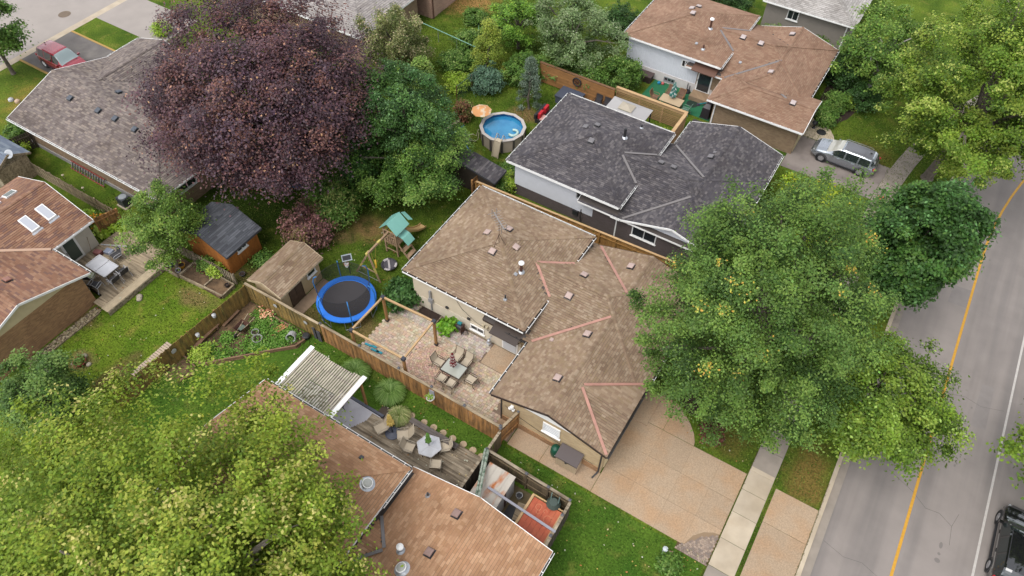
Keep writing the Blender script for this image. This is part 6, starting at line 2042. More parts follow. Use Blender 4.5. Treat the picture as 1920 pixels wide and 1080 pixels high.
g = MB(); g.slab([(-30.17, 6.75, .16), (-29.77, 6.75, .73), (-29.73, 8.0, .73), (-30.13, 8.0, .16)], .02); g.build('pane', glass, CF)
B = bucket('bowl_planter', 'reddish brown bowl planter with green plants on the left lawn', -34.0, 7.3, .36, .22, mat('red_clay', A(150, 70, 50), rough=.7), None, 'planter')
PP = np.c_[rng.normal(-34.0, .2, 160), rng.normal(7.35, .2, 160), rng.uniform(.2, .5, 160)]
nn = rng.normal(size=PP.shape) * .5 + np.array([0, 0, 1]); nn /= np.linalg.norm(nn, axis=1)[:, None]
V, F_, C = leaf_quads(PP, nn, .1, rng, np.array(G((110, 140, 70), (84, 112, 50)))[rng.integers(0, 2, 160)])
me = np_mesh('plants', V - np.array([-34.0, 7.3, .02]), F_, C, leaf_m); o = bpy.data.objects.new('plants', me); COL.objects.link(o); o.parent = B
for i, (x, y, r) in enumerate(((-34.2, 7.75, .2), (-33.5, 7.5, .17), (-34.35, 7.05, .15), (-35.0, 12.6, .22), (-34.85, 12.45, .2))):
    g = MB(); g.lathe([(.001, 0), (r, .02), (r * .85, r * .5), (r * .3, r * .75), (.001, r * .75)], 9, (x, y, 0))
    tag(g.build('stone', mat('pale_stone', A(184, 172, 152), rough=.9, var=.15, rand=.1), smooth=True), ['pale stone behind the reddish bowl planter', 'pale stone right of the reddish bowl planter', 'pale stone left of the reddish bowl planter', 'larger pale stone at the edge of the left deck', 'smaller pale stone at the edge of the left deck'][i], 'stone')
gv = MB()
for k in range(900):
    y = RND.uniform(5.6, 10.6); x = -36.75 + RND.uniform(0, .55) + (y - 6) * .02
    s = RND.uniform(.035, .085)
    gv.col = RND.choice(tints((206, 188, 150), (176, 156, 122), (150, 132, 106), (222, 206, 172), (120, 104, 88)))
    gv.box((x, y, s * .3), (s * 1.6, s * 1.2, s), M=Matrix.Rotation(RND.uniform(0, 3), 3, 'Z') @ Matrix.Rotation(RND.uniform(-.5, .5), 3, 'X'))
tag(gv.build('river_stones', cob_m, tint=True, kind='stuff'), 'strip of pale river stones along the brick gable wall at the left', 'stones')
g = MB(); g.beam((-36.15, 5.4, .06), (-36.05, 10.4, .06), .06, .1); tag(g.build('edging_board', wood_pale), 'pale board edging the river stones along the brick gable', 'edging')

# ------------------------------------------------------------------ left deck and its things
DK = thing('deck', 'weathered pale wooden deck behind the house with skylights', 'deck', (-38, 13, 0))
k = 0
y = 10.62
while y < 15.9:
    x0 = -40.4 if y > 11.3 else -36.75
    cuts = [x0] + sorted(RND.sample([-39.2, -38.0, -37.4, -36.9], 1)) + [-35.95]
    cuts = [c for c in cuts if c >= x0]
    for a, b in zip(cuts[:-1], cuts[1:]):
        if b - a > .3:
            g = MB(); g.bx(a + .003, b - .003, y, y + .134, .37, .4 + RND.uniform(-.002, .004)); g.build('plank', wood_pale, DK)
    y += .142
for k in range(4):
    x = -35.94 + k * .145
    g = MB(); g.bx(x, x + .138, 10.58, 15.95, .37, .405); g.build('border_plank', mat('cream_deck_plank', A(210, 190, 158), rough=.85, var=.12, rand=.06), DK)
g = MB(); g.bx(-35.37, -35.33, 10.6, 15.95, 0, .365); g.build('skirt', wood_grey, DK)
g = MB(); g.bx(-40.3, -35.4, 11.3, 15.9, .05, .3); g.build('joists', wood_dark, DK)
T = thing('deck_table', 'rectangular white-framed patio table with pale glass on the left deck', 'table', (-38.0, 12.68, .4))
alu = mat('white_aluminium', A(210, 208, 210), rough=.4)
g = MB()
for a, b in (((-38.9, 12.14), (-37.1, 12.14)), ((-38.9, 13.22), (-37.1, 13.22)), ((-38.9, 12.14), (-38.9, 13.22)), ((-37.1, 12.14), (-37.1, 13.22)), ((-38, 12.14), (-38, 13.22))):
    g.beam((*a, 1.1), (*b, 1.1), .06, .05)
g.build('frame', alu, T)
for a in ((-38.87, -38.03), (-37.97, -37.13)):
    g = MB(); g.bx(a[0], a[1], 12.17, 13.19, 1.085, 1.1); g.build('glass_top', mat('milky_glass', A(214, 214, 218), rough=.1, spec=.7, var=.06, vscale=3), T)
for (x, y) in ((-38.8, 12.25), (-37.2, 12.25), (-38.8, 13.1), (-37.2, 13.1)):
    g = MB(); g.cyl((x, y, .4), (x, y, 1.08), .025); g.build('leg', alu, T)
dkc = mat('black_sling', A(70, 68, 70), rough=.8)
c1 = make_chair('white-framed black chair at the outer side of the left deck table, nearer the house', cloth=dkc, frame=alu, w=.6, group='white-framed chairs around the left deck table')
c1.location = (-36.75, 12.4, .4); c1.rotation_euler = (0, 0, 1.57)
dup(c1, (-36.8, 13.15, .4), 1.5, 'white-framed black chair at the outer side of the left deck table, nearer the apple tree')
dup(c1, (-38.3, 13.85, .4), 3.0, 'white-framed black chair behind the left deck table facing the house roof')
c2 = dup(c1, (-37.35, 11.5, .4), .35, 'white-framed black chair near the brick gable corner of the left deck, without cushion')
c3 = dup(c1, (-38.2, 11.75, .4), .5, 'white-framed black chair with a pale green floral cushion beside the brick gable corner')
g = MB(); g.box((-38.18, 11.8, .9), (.5, .48, .1), .5); tag(g.build('cushion', mat('floral_cushion', A(206, 206, 172), rough=.9, col2=A(130, 150, 96), c2scale=14)), 'pale green floral cushion on a black deck chair', 'cushion')
CL = thing('clutter_pile', 'pile of red and blue-grey garden gear with a broom against the pale deck wall', 'garden gear', (-39.5, 13.6, .4))
g = MB(); g.box((-39.7, 13.5, .55), (.5, .35, .28), .3); g.build('red_box', mat('dull_red', A(150, 96, 92), rough=.7), CL)
g = MB(); g.box((-39.2, 13.95, .52), (.55, .4, .22), .2); g.build('blue_box', mat('blue_grey_plastic', A(150, 158, 178), rough=.6), CL)
g = MB(); g.cyl((-39.95, 13.2, .45), (-40.2, 13.6, 1.7), .018); g.build('broom_handle', wood_pale, CL)
g = MB(); g.beam((-40.2, 14.1, .5), (-38.6, 14.9, .5), .06, .06); g.build('pole', pw_, CL)
# raised beds with pots
RB = thing('raised_bed', 'long raised timber bed of dark soil beside the picket fence', 'raised bed', (-32.2, 15.75, 0))
for a, b in (((-34.0, 15.1), (-30.42, 15.36)), ((-34.0, 16.38), (-30.45, 16.4)), ((-34.0, 15.1), (-34.0, 16.38)), ((-30.42, 15.36), (-30.45, 16.4)), ((-32.0, 15.25), (-32.0, 16.38))):
    g = MB(); g.beam((*a, .16), (*b, .16), .09, .32); g.build('timber', wood_pale, RB)
g = MB(); g.bx(-33.95, -30.5, 15.2, 16.35, 0, .2); g.build('soil', soil, RB)
RB2 = thing('raised_bed', 'small raised bed holding pots at the corner of the left deck', 'raised bed', (-34.8, 15.6, 0))
for a, b in (((-35.5, 15.04), (-34.08, 15.04)), ((-34.08, 15.04), (-34.06, 16.36)), ((-35.5, 15.04), (-35.5, 15.3))):
    g = MB(); g.beam((*a, .15), (*b, .15), .09, .3); g.build('timber', wood_pale, RB2)
g = MB(); g.bx(-35.3, -34.12, 15.1, 16.3, 0, .12); g.build('soil', soil, RB2)
for nm, lb, x, y, r, h, m_, z in (('flower_pot', 'orange-yellow pot in the small bed by the left deck', -34.5, 15.75, .22, .26, mat('ochre_glaze', A(206, 150, 50), rough=.4), .13),
                                  ('flower_pot', 'slate blue pot in the small bed by the left deck', -35.15, 15.4, .16, .22, mat('blue_glaze', A(96, 110, 138), rough=.4), .13),
                                  ('flower_pot', 'white pot in the small bed by the left deck', -34.35, 15.33, .17, .24, pw_, .13),
                                  ('flower_pot', 'small orange terracotta pot on the corner of the left deck', -35.6, 15.35, .15, .2, mat('terracotta', A(190, 110, 84)), .41),
                                  ('flower_pot', 'reddish brown pot in the long raised bed', -32.9, 16.15, .17, .2, mat('red_clay', A(150, 70, 50)), .2),
                                  ('flower_pot', 'black nursery pot at the end of the long raised bed', -30.75, 16.1, .14, .22, dark, .2),
                                  ('flower_pot', 'pink pot beside the brown gate of the left deck', -40.1, 16.1, .12, .2, mat('pink_pot', A(220, 150, 150)), .4),
                                  ('flower_pot', 'grey pot beside the corner of the orange cedar shed', -30.75, 17.4, .18, .2, mat('slate_panel', A(88, 86, 92)), .01)):
    bucket(nm, lb, x, y, r, h, m_, mulch_m, 'pot', z)
# stepping stones beside the skylight house and the weathered shed with its dish
for i, (x, y) in enumerate(((-48.4, 15.6), (-47.5, 15.4), (-46.6, 15.2))):
    g = MB(); g.lathe([(.001, .03), (.32, .03), (.34, 0)], 12, (x, y, 0)); tag(g.build('stepping_stone', concrete_old), ['grey stepping stone nearest the weathered gable shed', 'middle grey stepping stone behind the skylight roof', 'grey stepping stone nearest the yellow-green hostas'][i], 'stepping stone')
WSH = ('x', -55.0, -49.95, 13.9, 16.75, 2.0, .55, 'g', 'g')
S4 = house('shed', 'weathered grey board shed with a blue-grey roof at the left edge', (-52, 15.3, 0), [WSH], [(wood_grey, wood_grey, 0, (.2, .25, .25, .25))], tints((136, 146, 160), (124, 134, 150), (146, 156, 168)), wood_pale, seed=81, exp=.3, wr=(.5, .8), over=.25)
S4['category'] = 'shed'
for k in range(16):
    y = 14.18 + k * .145
    g = MB(); g.bx(-50.2, -50.17, y, y + .138, 0, 1.9); g.build('board', wood_pale, S4)
SD = thing('satellite_dish', 'pale satellite dish on the gable of the weathered shed', 'satellite dish', (-50.1, 15.6, 2.6))
g = MB(); g.lathe([(.001, 0), (.18, .02), (.32, .08), (.3, .09), (.16, .04), (.001, .02)], 18); me = g.mesh('dish', mat('pale_dish', A(196, 200, 206), rough=.4), smooth=True); piece('dish', me, (-49.95, 15.5, 2.75), SD, rot=(.7, .5, 0))
g = MB(); g.tube([(-50.2, 15.5, 2.2), (-50.05, 15.5, 2.7)], .025); g.tube([(-49.95, 15.5, 2.75), (-49.7, 15.25, 3.0)], .015); g.build('arm', grey_metal, SD)
LD = thing('ladder', 'red extension ladder lying on its side against the long brick house', 'ladder', (-46.8, 18.25, 0))
red = mat('red_ladder_rail', A(176, 82, 74), rough=.5)
for (z, y) in ((.08, 18.1), (.56, 18.38)):
    g = MB(); g.beam((-48.7, y + .05, z), (-45.0, y, z), .05, .09); g.build('rail', red, LD)
for k in range(13):
    x = -48.5 + k * .285
    g = MB(); g.beam((x, 18.13, .1), (x, 18.4, .54), .12, .02, (1, 0, 0)); g.build('rung', mat('grey_rung', A(176, 172, 168), rough=.4, rand=.15), LD)
AC = thing('air_conditioner', 'boxy grey air conditioner with a round fan beside the long brick house', 'air conditioner', (-42.3, 17.75, 0))
g = MB(); g.bx(-42.8, -41.85, 17.35, 18.2, 0, .08); g.build('pad', concrete, AC)
g = MB(); g.bx(-42.68, -41.98, 17.45, 18.1, .08, .75); g.build('body', mat('dark_ac_body', A(74, 78, 82), rough=.5), AC)
g = MB(); g.lathe([(.28, .76), (.28, .78), (.001, .79)], 18, (-42.33, 17.78, 0)); g.build('fan_grille', mat('pale_grille', A(170, 176, 180), rough=.4), AC)
for i, (x, y) in enumerate(((-48.2, 17.2), (-45.9, 17.1))):
    g = MB(); g.cyl((x, y, 0), (x, y, .3), .02); g.lathe([(.001, .42), (.1, .36), (.08, .3), (.02, .28)], 10, (x, y, 0)); tag(g.build('garden_light', mat('cream_fitting', A(226, 216, 176))), ['cream garden light on the grass by the picket fence, nearer the left edge', 'cream garden light on the grass by the picket fence below the red ladder'][i], 'light')
for i, (x, y, m_) in enumerate(((-59.4, 20.85, pw_), (-58.8, 21.0, mat('peach_stone', A(222, 190, 160))))):
    g = MB(); g.lathe([(.001, 0), (.22, .02), (.2, .16), (.1, .24), (.001, .24)], 9, (x, y, 0)); tag(g.build('stone', m_), ['small white stone on the yellowed lawn at the left edge', 'peach-coloured stone on the yellowed lawn at the left edge'][i], 'stone')

# ------------------------------------------------------------------ tan house: deck, slatted pergola, furniture
DK2 = thing('deck', 'long grey-brown weathered deck behind the tan roof', 'deck', (-13.5, 13, 0))
y = 11.25
while y < 14.75:
    x0 = -17.15 - max(0, 13.2 - y) * .55 if y < 13.7 else -15.25
    x1 = -10.1
    cuts = [x0, RND.uniform(-14.6, -13.2), RND.uniform(-12.6, -11.6), x1]
    for a, b in zip(cuts[:-1], cuts[1:]):
        g = MB(); g.bx(a + .003, b - .003, y, y + .134, .15, .19 + RND.uniform(-.002, .005)); g.build('plank', wood_grey, DK2)
    y += .142
g = MB(); g.bx(-17, -10.1, 11.3, 14.6, .02, .1); g.build('joists', wood_dark, DK2)
g = MB(); g.prism([(-19.6, 11.3), (-18.0, 11.3), (-16.6, 13.85), (-19.6, 13.9)], 0, .17); struct(g, 'grey_pad', mat('grey_painted_pad', A(186, 184, 190, 1.1), rough=.6, var=.06))
g = MB(); g.bx(-19.7, -16.5, 13.9, 14.05, 0, .21); struct(g, 'pad_edge', mat('slate_edge', A(96, 100, 114), rough=.7))
PG = thing('slatted_pergola', 'slatted wooden patio roof with white end beams beside the tan roof', 'pergola', (-19.7, 12.9, 0))
g = MB(); g.bx(-.048, .048, -1.5, 1.5, 0, .05); ps_ = mat('pale_pergola_slat', A(206, 194, 174), rough=.85, var=.15, rand=.16)
me = g.mesh('slat', ps_)
whs = mat('peeling_white_slat', A(208, 200, 184), rough=.85, col2=A(130, 116, 96), c2scale=5, rand=.1)
g = MB(); g.bx(-.048, .048, -.62, .62, 0, .05); me_w = g.mesh('slat', whs)
g = MB(); g.bx(-.048, .048, -.44, .44, 0, .05); me_s = g.mesh('slat', ps_)
n = 23
for k in range(n):
    x = -21.4 + k * (3.4 / (n - 1))
    mid = .33 < k / n < .80
    if mid:
        piece('slat', me_w, (x, 12.1, 2.5), PG); piece('slat', me_s, (x, 13.2, 2.5), PG); piece('slat', me_s, (x, 13.98, 2.5), PG, scale=(1, .75, 1))
    else:
        piece('slat', me, (x, 12.9, 2.5), PG)
for y in (11.6, 12.7, 13.7, 14.3):
    g = MB(); g.bx(-21.6, -17.8, y - .03, y + .03, 2.36, 2.496); g.build('joist', wood_dark, PG)
for x in (-21.58, -17.82):
    g = MB(); g.bx(x - .14, x + .14, 11.3, 14.5, 2.555, 2.59); g.build('end_board', white, PG)
    g = MB(); g.bx(x - .03, x + .03, 11.3, 14.45, 2.3, 2.554); g.build('beam', wood_fence, PG)
for (x, y) in ((-17.85, 14.1), (-21.5, 14.1)):
    g = MB(); g.bx(x - .06, x + .06, y - .06, y + .06, 0, 2.35); g.build('post', wood_fence, PG)
fc = make_chair('dark folding chair under the slatted patio roof', frame=dark, cloth=mat('charcoal_cloth', A(62, 58, 62)), rec=.3)
fc.location = (-18.9, 13.2, .18); fc.rotation_euler = (0, 0, -1.2)
ca = make_chair('tan reclining sling chair facing the tan roof, left of the yellow umbrella', frame=mat('pale_frame', A(196, 184, 164)), w=.62, d=.6, bh=1.0, rec=.36)
ca.location = (-16.0, 13.15, .19); ca.rotation_euler = (0, 0, 2.7)
cb2 = dup(ca, (-14.7, 13.45, .19), 2.25, 'tan reclining sling chair between the yellow umbrella and the hexagonal table')
cc = make_chair('tan sling chair at the left side of the hexagonal table on the grey-brown deck', frame=MATS['pale_frame'], group='chairs at the hexagonal table')
cc.location = (-13.95, 13.05, .19); cc.rotation_euler = (0, 0, -1.35)
dup(cc, (-12.15, 13.0, .19), .5, 'tan sling chair at the near side of the hexagonal table on the grey-brown deck')
dup(cc, (-12.35, 14.1, .19), 2.3, 'tan sling chair tucked behind the hexagonal table toward the bench')
T = thing('hexagonal_table', 'hexagonal frosted white table on the grey-brown deck', 'table', (-13.0, 13.6, .19))
hexp = lambda r, a0=.25: [(-13.0 + r * math.cos(a0 + k * math.pi / 3), 13.6 + r * math.sin(a0 + k * math.pi / 3)) for k in range(6)]
g = MB(); g.prism(hexp(.66), .86, .885); g.build('tabletop', mat('milky_glass', A(214, 214, 218)), T)
g = MB(); hp = hexp(.69)
for k in range(6):
    g.beam((*hp[k], .87), (*hp[(k + 1) % 6], .87), .05, .05)
    g.beam((-13.0, 13.6, .89), (*hp[k], .89), .025, .012)
g.build('rim', alu, T)
for k in range(0, 6, 1):
    if k % 2 == 0:
        g = MB(); q = hexp(.5)[k]; g.cyl((*q, .19), (*q, .86), .025); g.build('leg', bronze, T)
folded_umbrella('patio_umbrella', 'folded leafy green umbrella through the hexagonal table', -13.0, 13.6, .2, 1.35, 2.35, .17, [A(104, 150, 66, .9), A(118, 160, 76, .9)], dark, .22)
folded_umbrella('patio_umbrella', 'folded yellow umbrella on a slate blue base at the deck', -15.4, 13.4, .2, 1.25, 2.35, .21, [A(232, 206, 122, .95), A(220, 192, 108, .95)], dark, .42)
BN_ = thing('bench', 'long grey wooden bench along the lawn edge of the grey-brown deck', 'bench', (-13.3, 14.45, 0))
for k in range(2):
    g = MB(); g.bx(-14.9, -11.75, 14.3 + k * .17, 14.46 + k * .17, .58, .63); g.build('plank', mat('bench_grey', A(112, 102, 96), rough=.85, var=.15), BN_)
for x in (-14.7, -13.3, -11.95):
    g = MB(); g.bx(x - .05, x + .05, 14.32, 14.6, .2, .577); g.build('leg', wood_dark, BN_)
words = ['first', 'second', 'third', 'fourth', 'fifth', 'sixth', 'seventh', 'eighth']
for i, (x, y) in enumerate(((-15.25, 14.92), (-14.39, 14.95), (-13.75, 14.98), (-13.1, 14.98), (-12.45, 14.98), (-11.75, 15.0), (-11.1, 14.98), (-10.5, 14.9))):
    g = MB(); g.lathe([(.001, .035), (.2, .035), (.215, 0)], 12, (x, y, 0)); tag(g.build('stepping_stone', mat('tan_paver', A(206, 180, 148), rough=.9, var=.08, rand=.06)), 'round tan stepping stone, %s from the pale grass clump along the bench' % words[i], 'stepping stone', 'round stepping stones beside the deck bench')
g = MB(); g.lathe([(.001, 0), (.1, 0), (.16, .12), (.1, .25), (.06, .3), (.001, .3)], 10, (-15.95, 13.95, .19)); tag(g.build('garden_jar', mat('sage_jar', A(170, 166, 130))), 'sage green jar behind the yellow folded umbrella', 'jar')
# side yard
RS = thing('metal_shed', 'low white metal shed with orange rust streaks in the cluttered side yard', 'shed', (-8.6, 13.0, 0))
rustroof = mat('rusty_white_metal', A(206, 196, 182), rough=.55, col2=A(196, 116, 56), c2scale=1.3, c2lo=.52, c2hi=.66, c2stretch=(1.6, .55, 1), var=.06)
g = MB(); g.slab([(-9.42, 11.8, 1.82), (-7.84, 11.8, 1.82), (-7.84, 14.15, 1.9), (-9.42, 14.15, 1.9)], .06); g.build('roof', rustroof, RS)
for x in (-9.0, -8.6, -8.2):
    g = MB(); g.slab([(x - .02, 11.8, 1.845), (x + .02, 11.8, 1.845), (x + .02, 14.15, 1.925), (x - .02, 14.15, 1.925)], .02); g.build('seam', rustroof, RS)
g = MB(); g.bx(-9.36, -7.9, 11.85, 14.1, 0, 1.8); g.build('body', mat('dirty_white_metal', A(186, 182, 180, 1.1), rough=.5, var=.1), RS)
g = MB(); g.bx(-7.9, -7.87, 13.1, 13.25, .1, 1.75); g.build('door_post', rust, RS)
g = MB(); g.bx(-7.9, -7.86, 12.35, 12.42, .9, 1.05); g.build('handle', dark, RS)
OP = thing('painted_panel', 'large orange painted panel framed in new timber in the cluttered side yard', 'panel', (-5.8, 13, 0))
orp = mat('orange_painted_ply', A(200, 96, 62), rough=.6, var=.1, vscale=2, col2=A(212, 112, 74), c2scale=1.2)
for k in range(6):
    g = MB(); g.bx(-6.62 + k * .27, -6.36 + k * .27, 11.9, 14.0, 1.2, 1.24); g.build('board', orp, OP)
for a, b in (((-6.7, 11.9), (-6.7, 14.1)), ((-4.96, 11.9), (-4.96, 13.9))):
    g = MB(); g.beam((*a, 1.27), (*b, 1.27), .13, .12); g.build('frame', wood_new, OP)
g = MB(); g.beam((-6.75, 14.08, 1.26), (-4.98, 14.08, 1.26), .06, .1); g.build('frame', wood_new, OP)
g = MB(); g.beam((-6.65, 13.0, 1.27), (-5.0, 13.0, 1.27), .05, .05); g.build('cross_rail', wood_new, OP)
for (x, y) in ((-6.65, 12.0), (-6.65, 13.95), (-5.0, 12.0), (-5.0, 13.85)):
    g = MB(); g.bx(x - .05, x + .05, y - .05, y + .05, 0, 1.19); g.build('leg', wood_new, OP)
ck = mat('pale_chalk', A(222, 140, 104), rough=.9)
g = MB()
for (cx, cy, r, a0, a1) in ((-6.15, 13.65, .16, 0, 6), (-6.05, 13.4, .1, 1, 6.5), (-5.45, 13.3, .2, .5, 4.6), (-5.75, 13.62, .09, 0, 5), (-5.2, 13.45, .1, 2, 5)):
    pts = [(cx + r * math.cos(a0 + (a1 - a0) * k / 12), cy + r * math.sin(a0 + (a1 - a0) * k / 12), 1.243) for k in range(13)]
    for a, b in zip(pts[:-1], pts[1:]):
        g.beam(a, b, .03, .004)
g.build('chalk_scribble', ck, OP)
PO = thing('long_pole', 'long grey metal pole lying across the rusty shed and the orange panel', 'pole', (-6.7, 12.8, 2.0))
g = MB(); g.beam((-8.75, 12.9, 1.98), (-4.72, 12.75, 1.85), .13, .06); g.build('rail', mat('lilac_grey_metal', A(168, 166, 176), rough=.4), PO)
RL = thing('rolled_awning', 'peeling pale green rolled tubes leaning from the fence corner to the tan roof', 'rolled tubes', (-9.3, 13.2, 2))
for k, dx in enumerate((-.1, .06)):
    g = MB(); g.tube([(-9.9 + dx, 14.6, 2.0), (-8.75 + dx, 12.0, 2.62)], .06 + .02 * k, 8); g.build('tube', mat('peeling_green_paint', A(176, 184, 168), rough=.8, col2=A(92, 116, 92), c2scale=6), RL)
bucket('bucket', 'white plastic bucket between the rusty shed and the orange panel', -7.5, 14.0, .17, .34, pw_, dark)
UW = thing('upturned_wheelbarrow', 'dark green wheelbarrow leaning upside down on the grey fence', 'wheelbarrow', (-5.6, 14.2, .9))
g = MB(); g.lathe([(.001, .2), (.22, .2), (.36, .02), (.38, 0), (.3, .02)], 14, (-5.6, 14.18, 1.3)); g.build('tray', mat('dark_green_tub', A(78, 92, 84), rough=.6), UW)
for s in (-.2, .24):
    g = MB(); g.beam((-5.6 + s, 14.2, 1.3), (-5.65 + s, 14.42, 1.85), .05, .05); g.build('handle', mat('teal_grey_handle', A(110, 136, 130)), UW)
g = MB(); g.bx(-9.9, -4.95, 11.5, 14.5, 0, .015); struct(g, 'side_yard_ground', mat('dirt_floor', A(120, 106, 78), rough=1, var=.2))
g = MB(); g.bx(-7.75, -7.1, 12.6, 13.4, .015, .04); tag(g.build('rubber_mat', dark), 'black rubber mat on the ground beside the rusty shed', 'mat')
g = MB(); g.box((-7.0, 13.3, .12), (.6, 1.0, .06), .2); tag(g.build('paving_slab', wood_pale), 'pale board lying beside the black rubber mat', 'board')
# by the buff gable wall
SBX = thing('storage_bin', 'beige storage bin with a sloping dark brown lid against the buff brick gable', 'storage bin', (-6.2, 17.05, 0))
g = MB(); g.bx(-6.84, -5.62, 16.7, 17.4, .05, .98); g.build('body', mat('beige_plastic', A(196, 174, 146, 1.1), rough=.6), SBX)
for k in range(13):
    x = -6.8 + k * .094
    g = MB(); g.bx(x, x + .06, 16.675, 16.7, .12, .9); g.build('panel_rib', MATS['beige_plastic'], SBX)
g = MB(); g.slab([(-6.9, 16.64, 1.0), (-5.56, 16.64, 1.0), (-5.56, 17.46, 1.2), (-6.9, 17.46, 1.2)], .08); g.build('lid', mat('dark_brown_plastic', A(92, 80, 78), rough=.55), SBX)
g = MB(); g.bx(-6.29, -6.17, 16.6, 16.66, .86, .98); g.build('latch', dark, SBX)
CP = thing('composter', 'rounded dark green composter behind the beige storage bin', 'composter', (-7.12, 17.2, 0))
g = MB(); g.lathe([(.001, 0), (.26, 0), (.3, .3), (.27, .68), (.2, .8), (.001, .84)], 18, (-7.12, 17.2, .03)); g.build('body', mat('dark_green_plastic', A(24, 92, 70), rough=.5), CP, smooth=True)
g = MB(); g.box((-7.02, 16.93, .4), (.14, .02, .1)); g.build('label_plate', pw_, CP)
g = MB(); g.lathe([(.11, 0), (.11, .4), (.14, .42), (.14, .46), (.001, .5)], 14, (.23, 15.44, 0)); tag(g.build('white_pipe_cap', mat('pale_blue_white_plastic', A(214, 222, 224), rough=.4)), 'white capped pipe standing in the lawn at the bottom beside the driveway', 'pipe')
g = MB(); g.box((.55, 15.5, .1), (.2, .2, .2), .4); tag(g.build('pink_block', mat('pinkish_block', A(208, 164, 150))), 'small pinkish block beside the white capped pipe', 'block')

# ------------------------------------------------------------------ pool yard
PL = thing('pool', 'round above-ground pool with blue water and beige walls', 'pool', (-23.7, 38.2, 0))
px, py, PR = -23.7, 38.2, 1.72
n = 12
ring = lambda r, z: [(px + r * math.cos(2 * math.pi * (k + .5) / n), py + r * math.sin(2 * math.pi * (k + .5) / n), z) for k in range(n)]


def band(name, r0, z0, r1, z1, m):
    g = MB(); g.lathe([(r0, z0), (r1, z1)], n, (px, py, 0)); return g.build(name, m, PL)


band('wall', PR, 0, PR, 1.15, mat('beige_pool_wall', A(188, 172, 156, 1.1), rough=.5, var=.05))
g = MB(); g.lathe([(PR - .17, 1.14), (PR - .17, 1.19), (PR + .08, 1.19), (PR + .08, 1.13)], n, (px, py, 0)); g.build('top_rail', mat('pale_pool_rail', A(214, 204, 196), rough=.4), PL)
g = MB(); g.lathe([(PR - .05, .3), (PR - .05, 1.15)], n, (px, py, 0)); g.build('liner', mat('blue_pool_liner', A(30, 104, 168, 1.1), rough=.4), PL)
g = MB(); g.add([p for p in ring(PR - .06, .9)], [tuple(range(n))])
wat = mat('pool_water', A(70, 164, 214, 1.6), rough=.04, spec=.6, col2=A(52, 144, 200, 1.6), c2scale=.9, bump=.05, bscale=9)
g.build('water', wat, PL)
for k in range(n):
    a = 2 * math.pi * k / n
    g = MB(); g.box((px + (PR + .03) * math.cos(a), py + (PR + .03) * math.sin(a), .56), (.06, .16, 1.12), a); g.build('upright', mat('charcoal_upright', A(84, 78, 76, 1.1), rough=.5), PL)
PLD = thing('pool_ladder', 'beige A-frame ladder over the near side of the round pool', 'ladder', (-23.0, 36.4, 0))
bei = mat('beige_plastic_ladder', A(206, 190, 164, 1.2), rough=.5)
g = MB(); g.slab([(-23.3, 36.05, .05), (-22.75, 36.05, .05), (-22.85, 36.42, 1.25), (-23.3, 36.42, 1.25)], .05); g.build('outer_panel', bei, PLD)
for x in (-23.33, -22.8):
    g = MB(); g.tube([(x, 36.0, 0), (x + .02, 36.4, 1.3), (x + .05, 36.75, 1.75), (x + .05, 36.95, 1.5), (x + .06, 37.0, .8)], .03, 7); g.build('rail', bei, PLD)
g = MB(); g.bx(-23.3, -22.8, 36.4, 36.75, 1.26, 1.3); g.build('platform', bei, PLD)
FL = thing('pool_float', 'pale mint inflatable float on the right side of the pool water', 'pool float', (-22.75, 38.3, .92))
g = MB(); g.tube([(-22.75 + .32 * math.cos(a), 38.2 + .36 * math.sin(a), .98) for a in [-2.2 + k * .35 for k in range(14)]], .11, 8); g.build('ring', mat('mint_white_vinyl', A(206, 236, 228), rough=.3), FL, smooth=True)
PU = thing('pool_pump', 'pool pump and filter on a small slab left of the round pool', 'pump', (-25.9, 36.5, 0))
g = MB(); g.box((-25.9, 36.45, .04), (.75, .6, .08), .3); g.build('slab', concrete_old, PU)
g = MB(); g.lathe([(.001, .1), (.18, .1), (.2, .35), (.18, .5), (.08, .6), (.001, .62)], 14, (-26.0, 36.5, 0)); g.build('filter_tank', mat('grey_tank', A(130, 126, 124), rough=.4), PU, smooth=True)
g = MB(); g.cyl((-25.75, 36.35, .2), (-25.45, 36.5, .2), .1); g.build('motor', dark, PU)
g = MB(); g.lathe([(.001, .64), (.06, .64), (.05, .82), (.001, .84)], 10, (-26.0, 36.5, 0)); g.build('valve', pw_, PU)
g = MB(); g.tube([(-25.85, 36.5, .55), (-25.6, 36.9, .5), (-25.4, 37.1, .3), (-25.35, 37.3, .8)], .03); g.tube([(-25.5, 36.5, .25), (-25.3, 36.7, .08), (-25.2, 37.0, .1), (-25.25, 37.2, .6)], .03); g.build('white_hose', mat('cream_hose', A(214, 204, 176), rough=.5), PU)
bh_ = mat('blue_hose', A(40, 120, 200), rough=.4)
g = MB(); g.tube([(-27.1, 37.85, .05), (-27.15, 37.2, .05), (-27.3, 36.4, .05), (-26.9, 35.8, .05)], .05); tag(g.build('blue_hose', bh_), 'bright blue hose lying left of the pool pump', 'hose')
g = MB(); g.tube([(-25.85, 36.4, .3), (-25.7, 36.1, .05), (-25.4, 35.8, .05), (-25.0, 35.6, .05), (-24.95, 35.35, .05)], .05); tag(g.build('blue_hose', bh_), 'blue hose curling from the pool pump toward the small grey shed', 'hose')
UO = thing('patio_umbrella', 'open peach orange eight-sided umbrella beside the round pool', 'umbrella', (-25.5, 38.0, 0))
g = MB(); g.cyl((-25.5, 38.0, 0), (-25.5, 38.0, 2.35), .025); g.build('pole', pw_, UO)
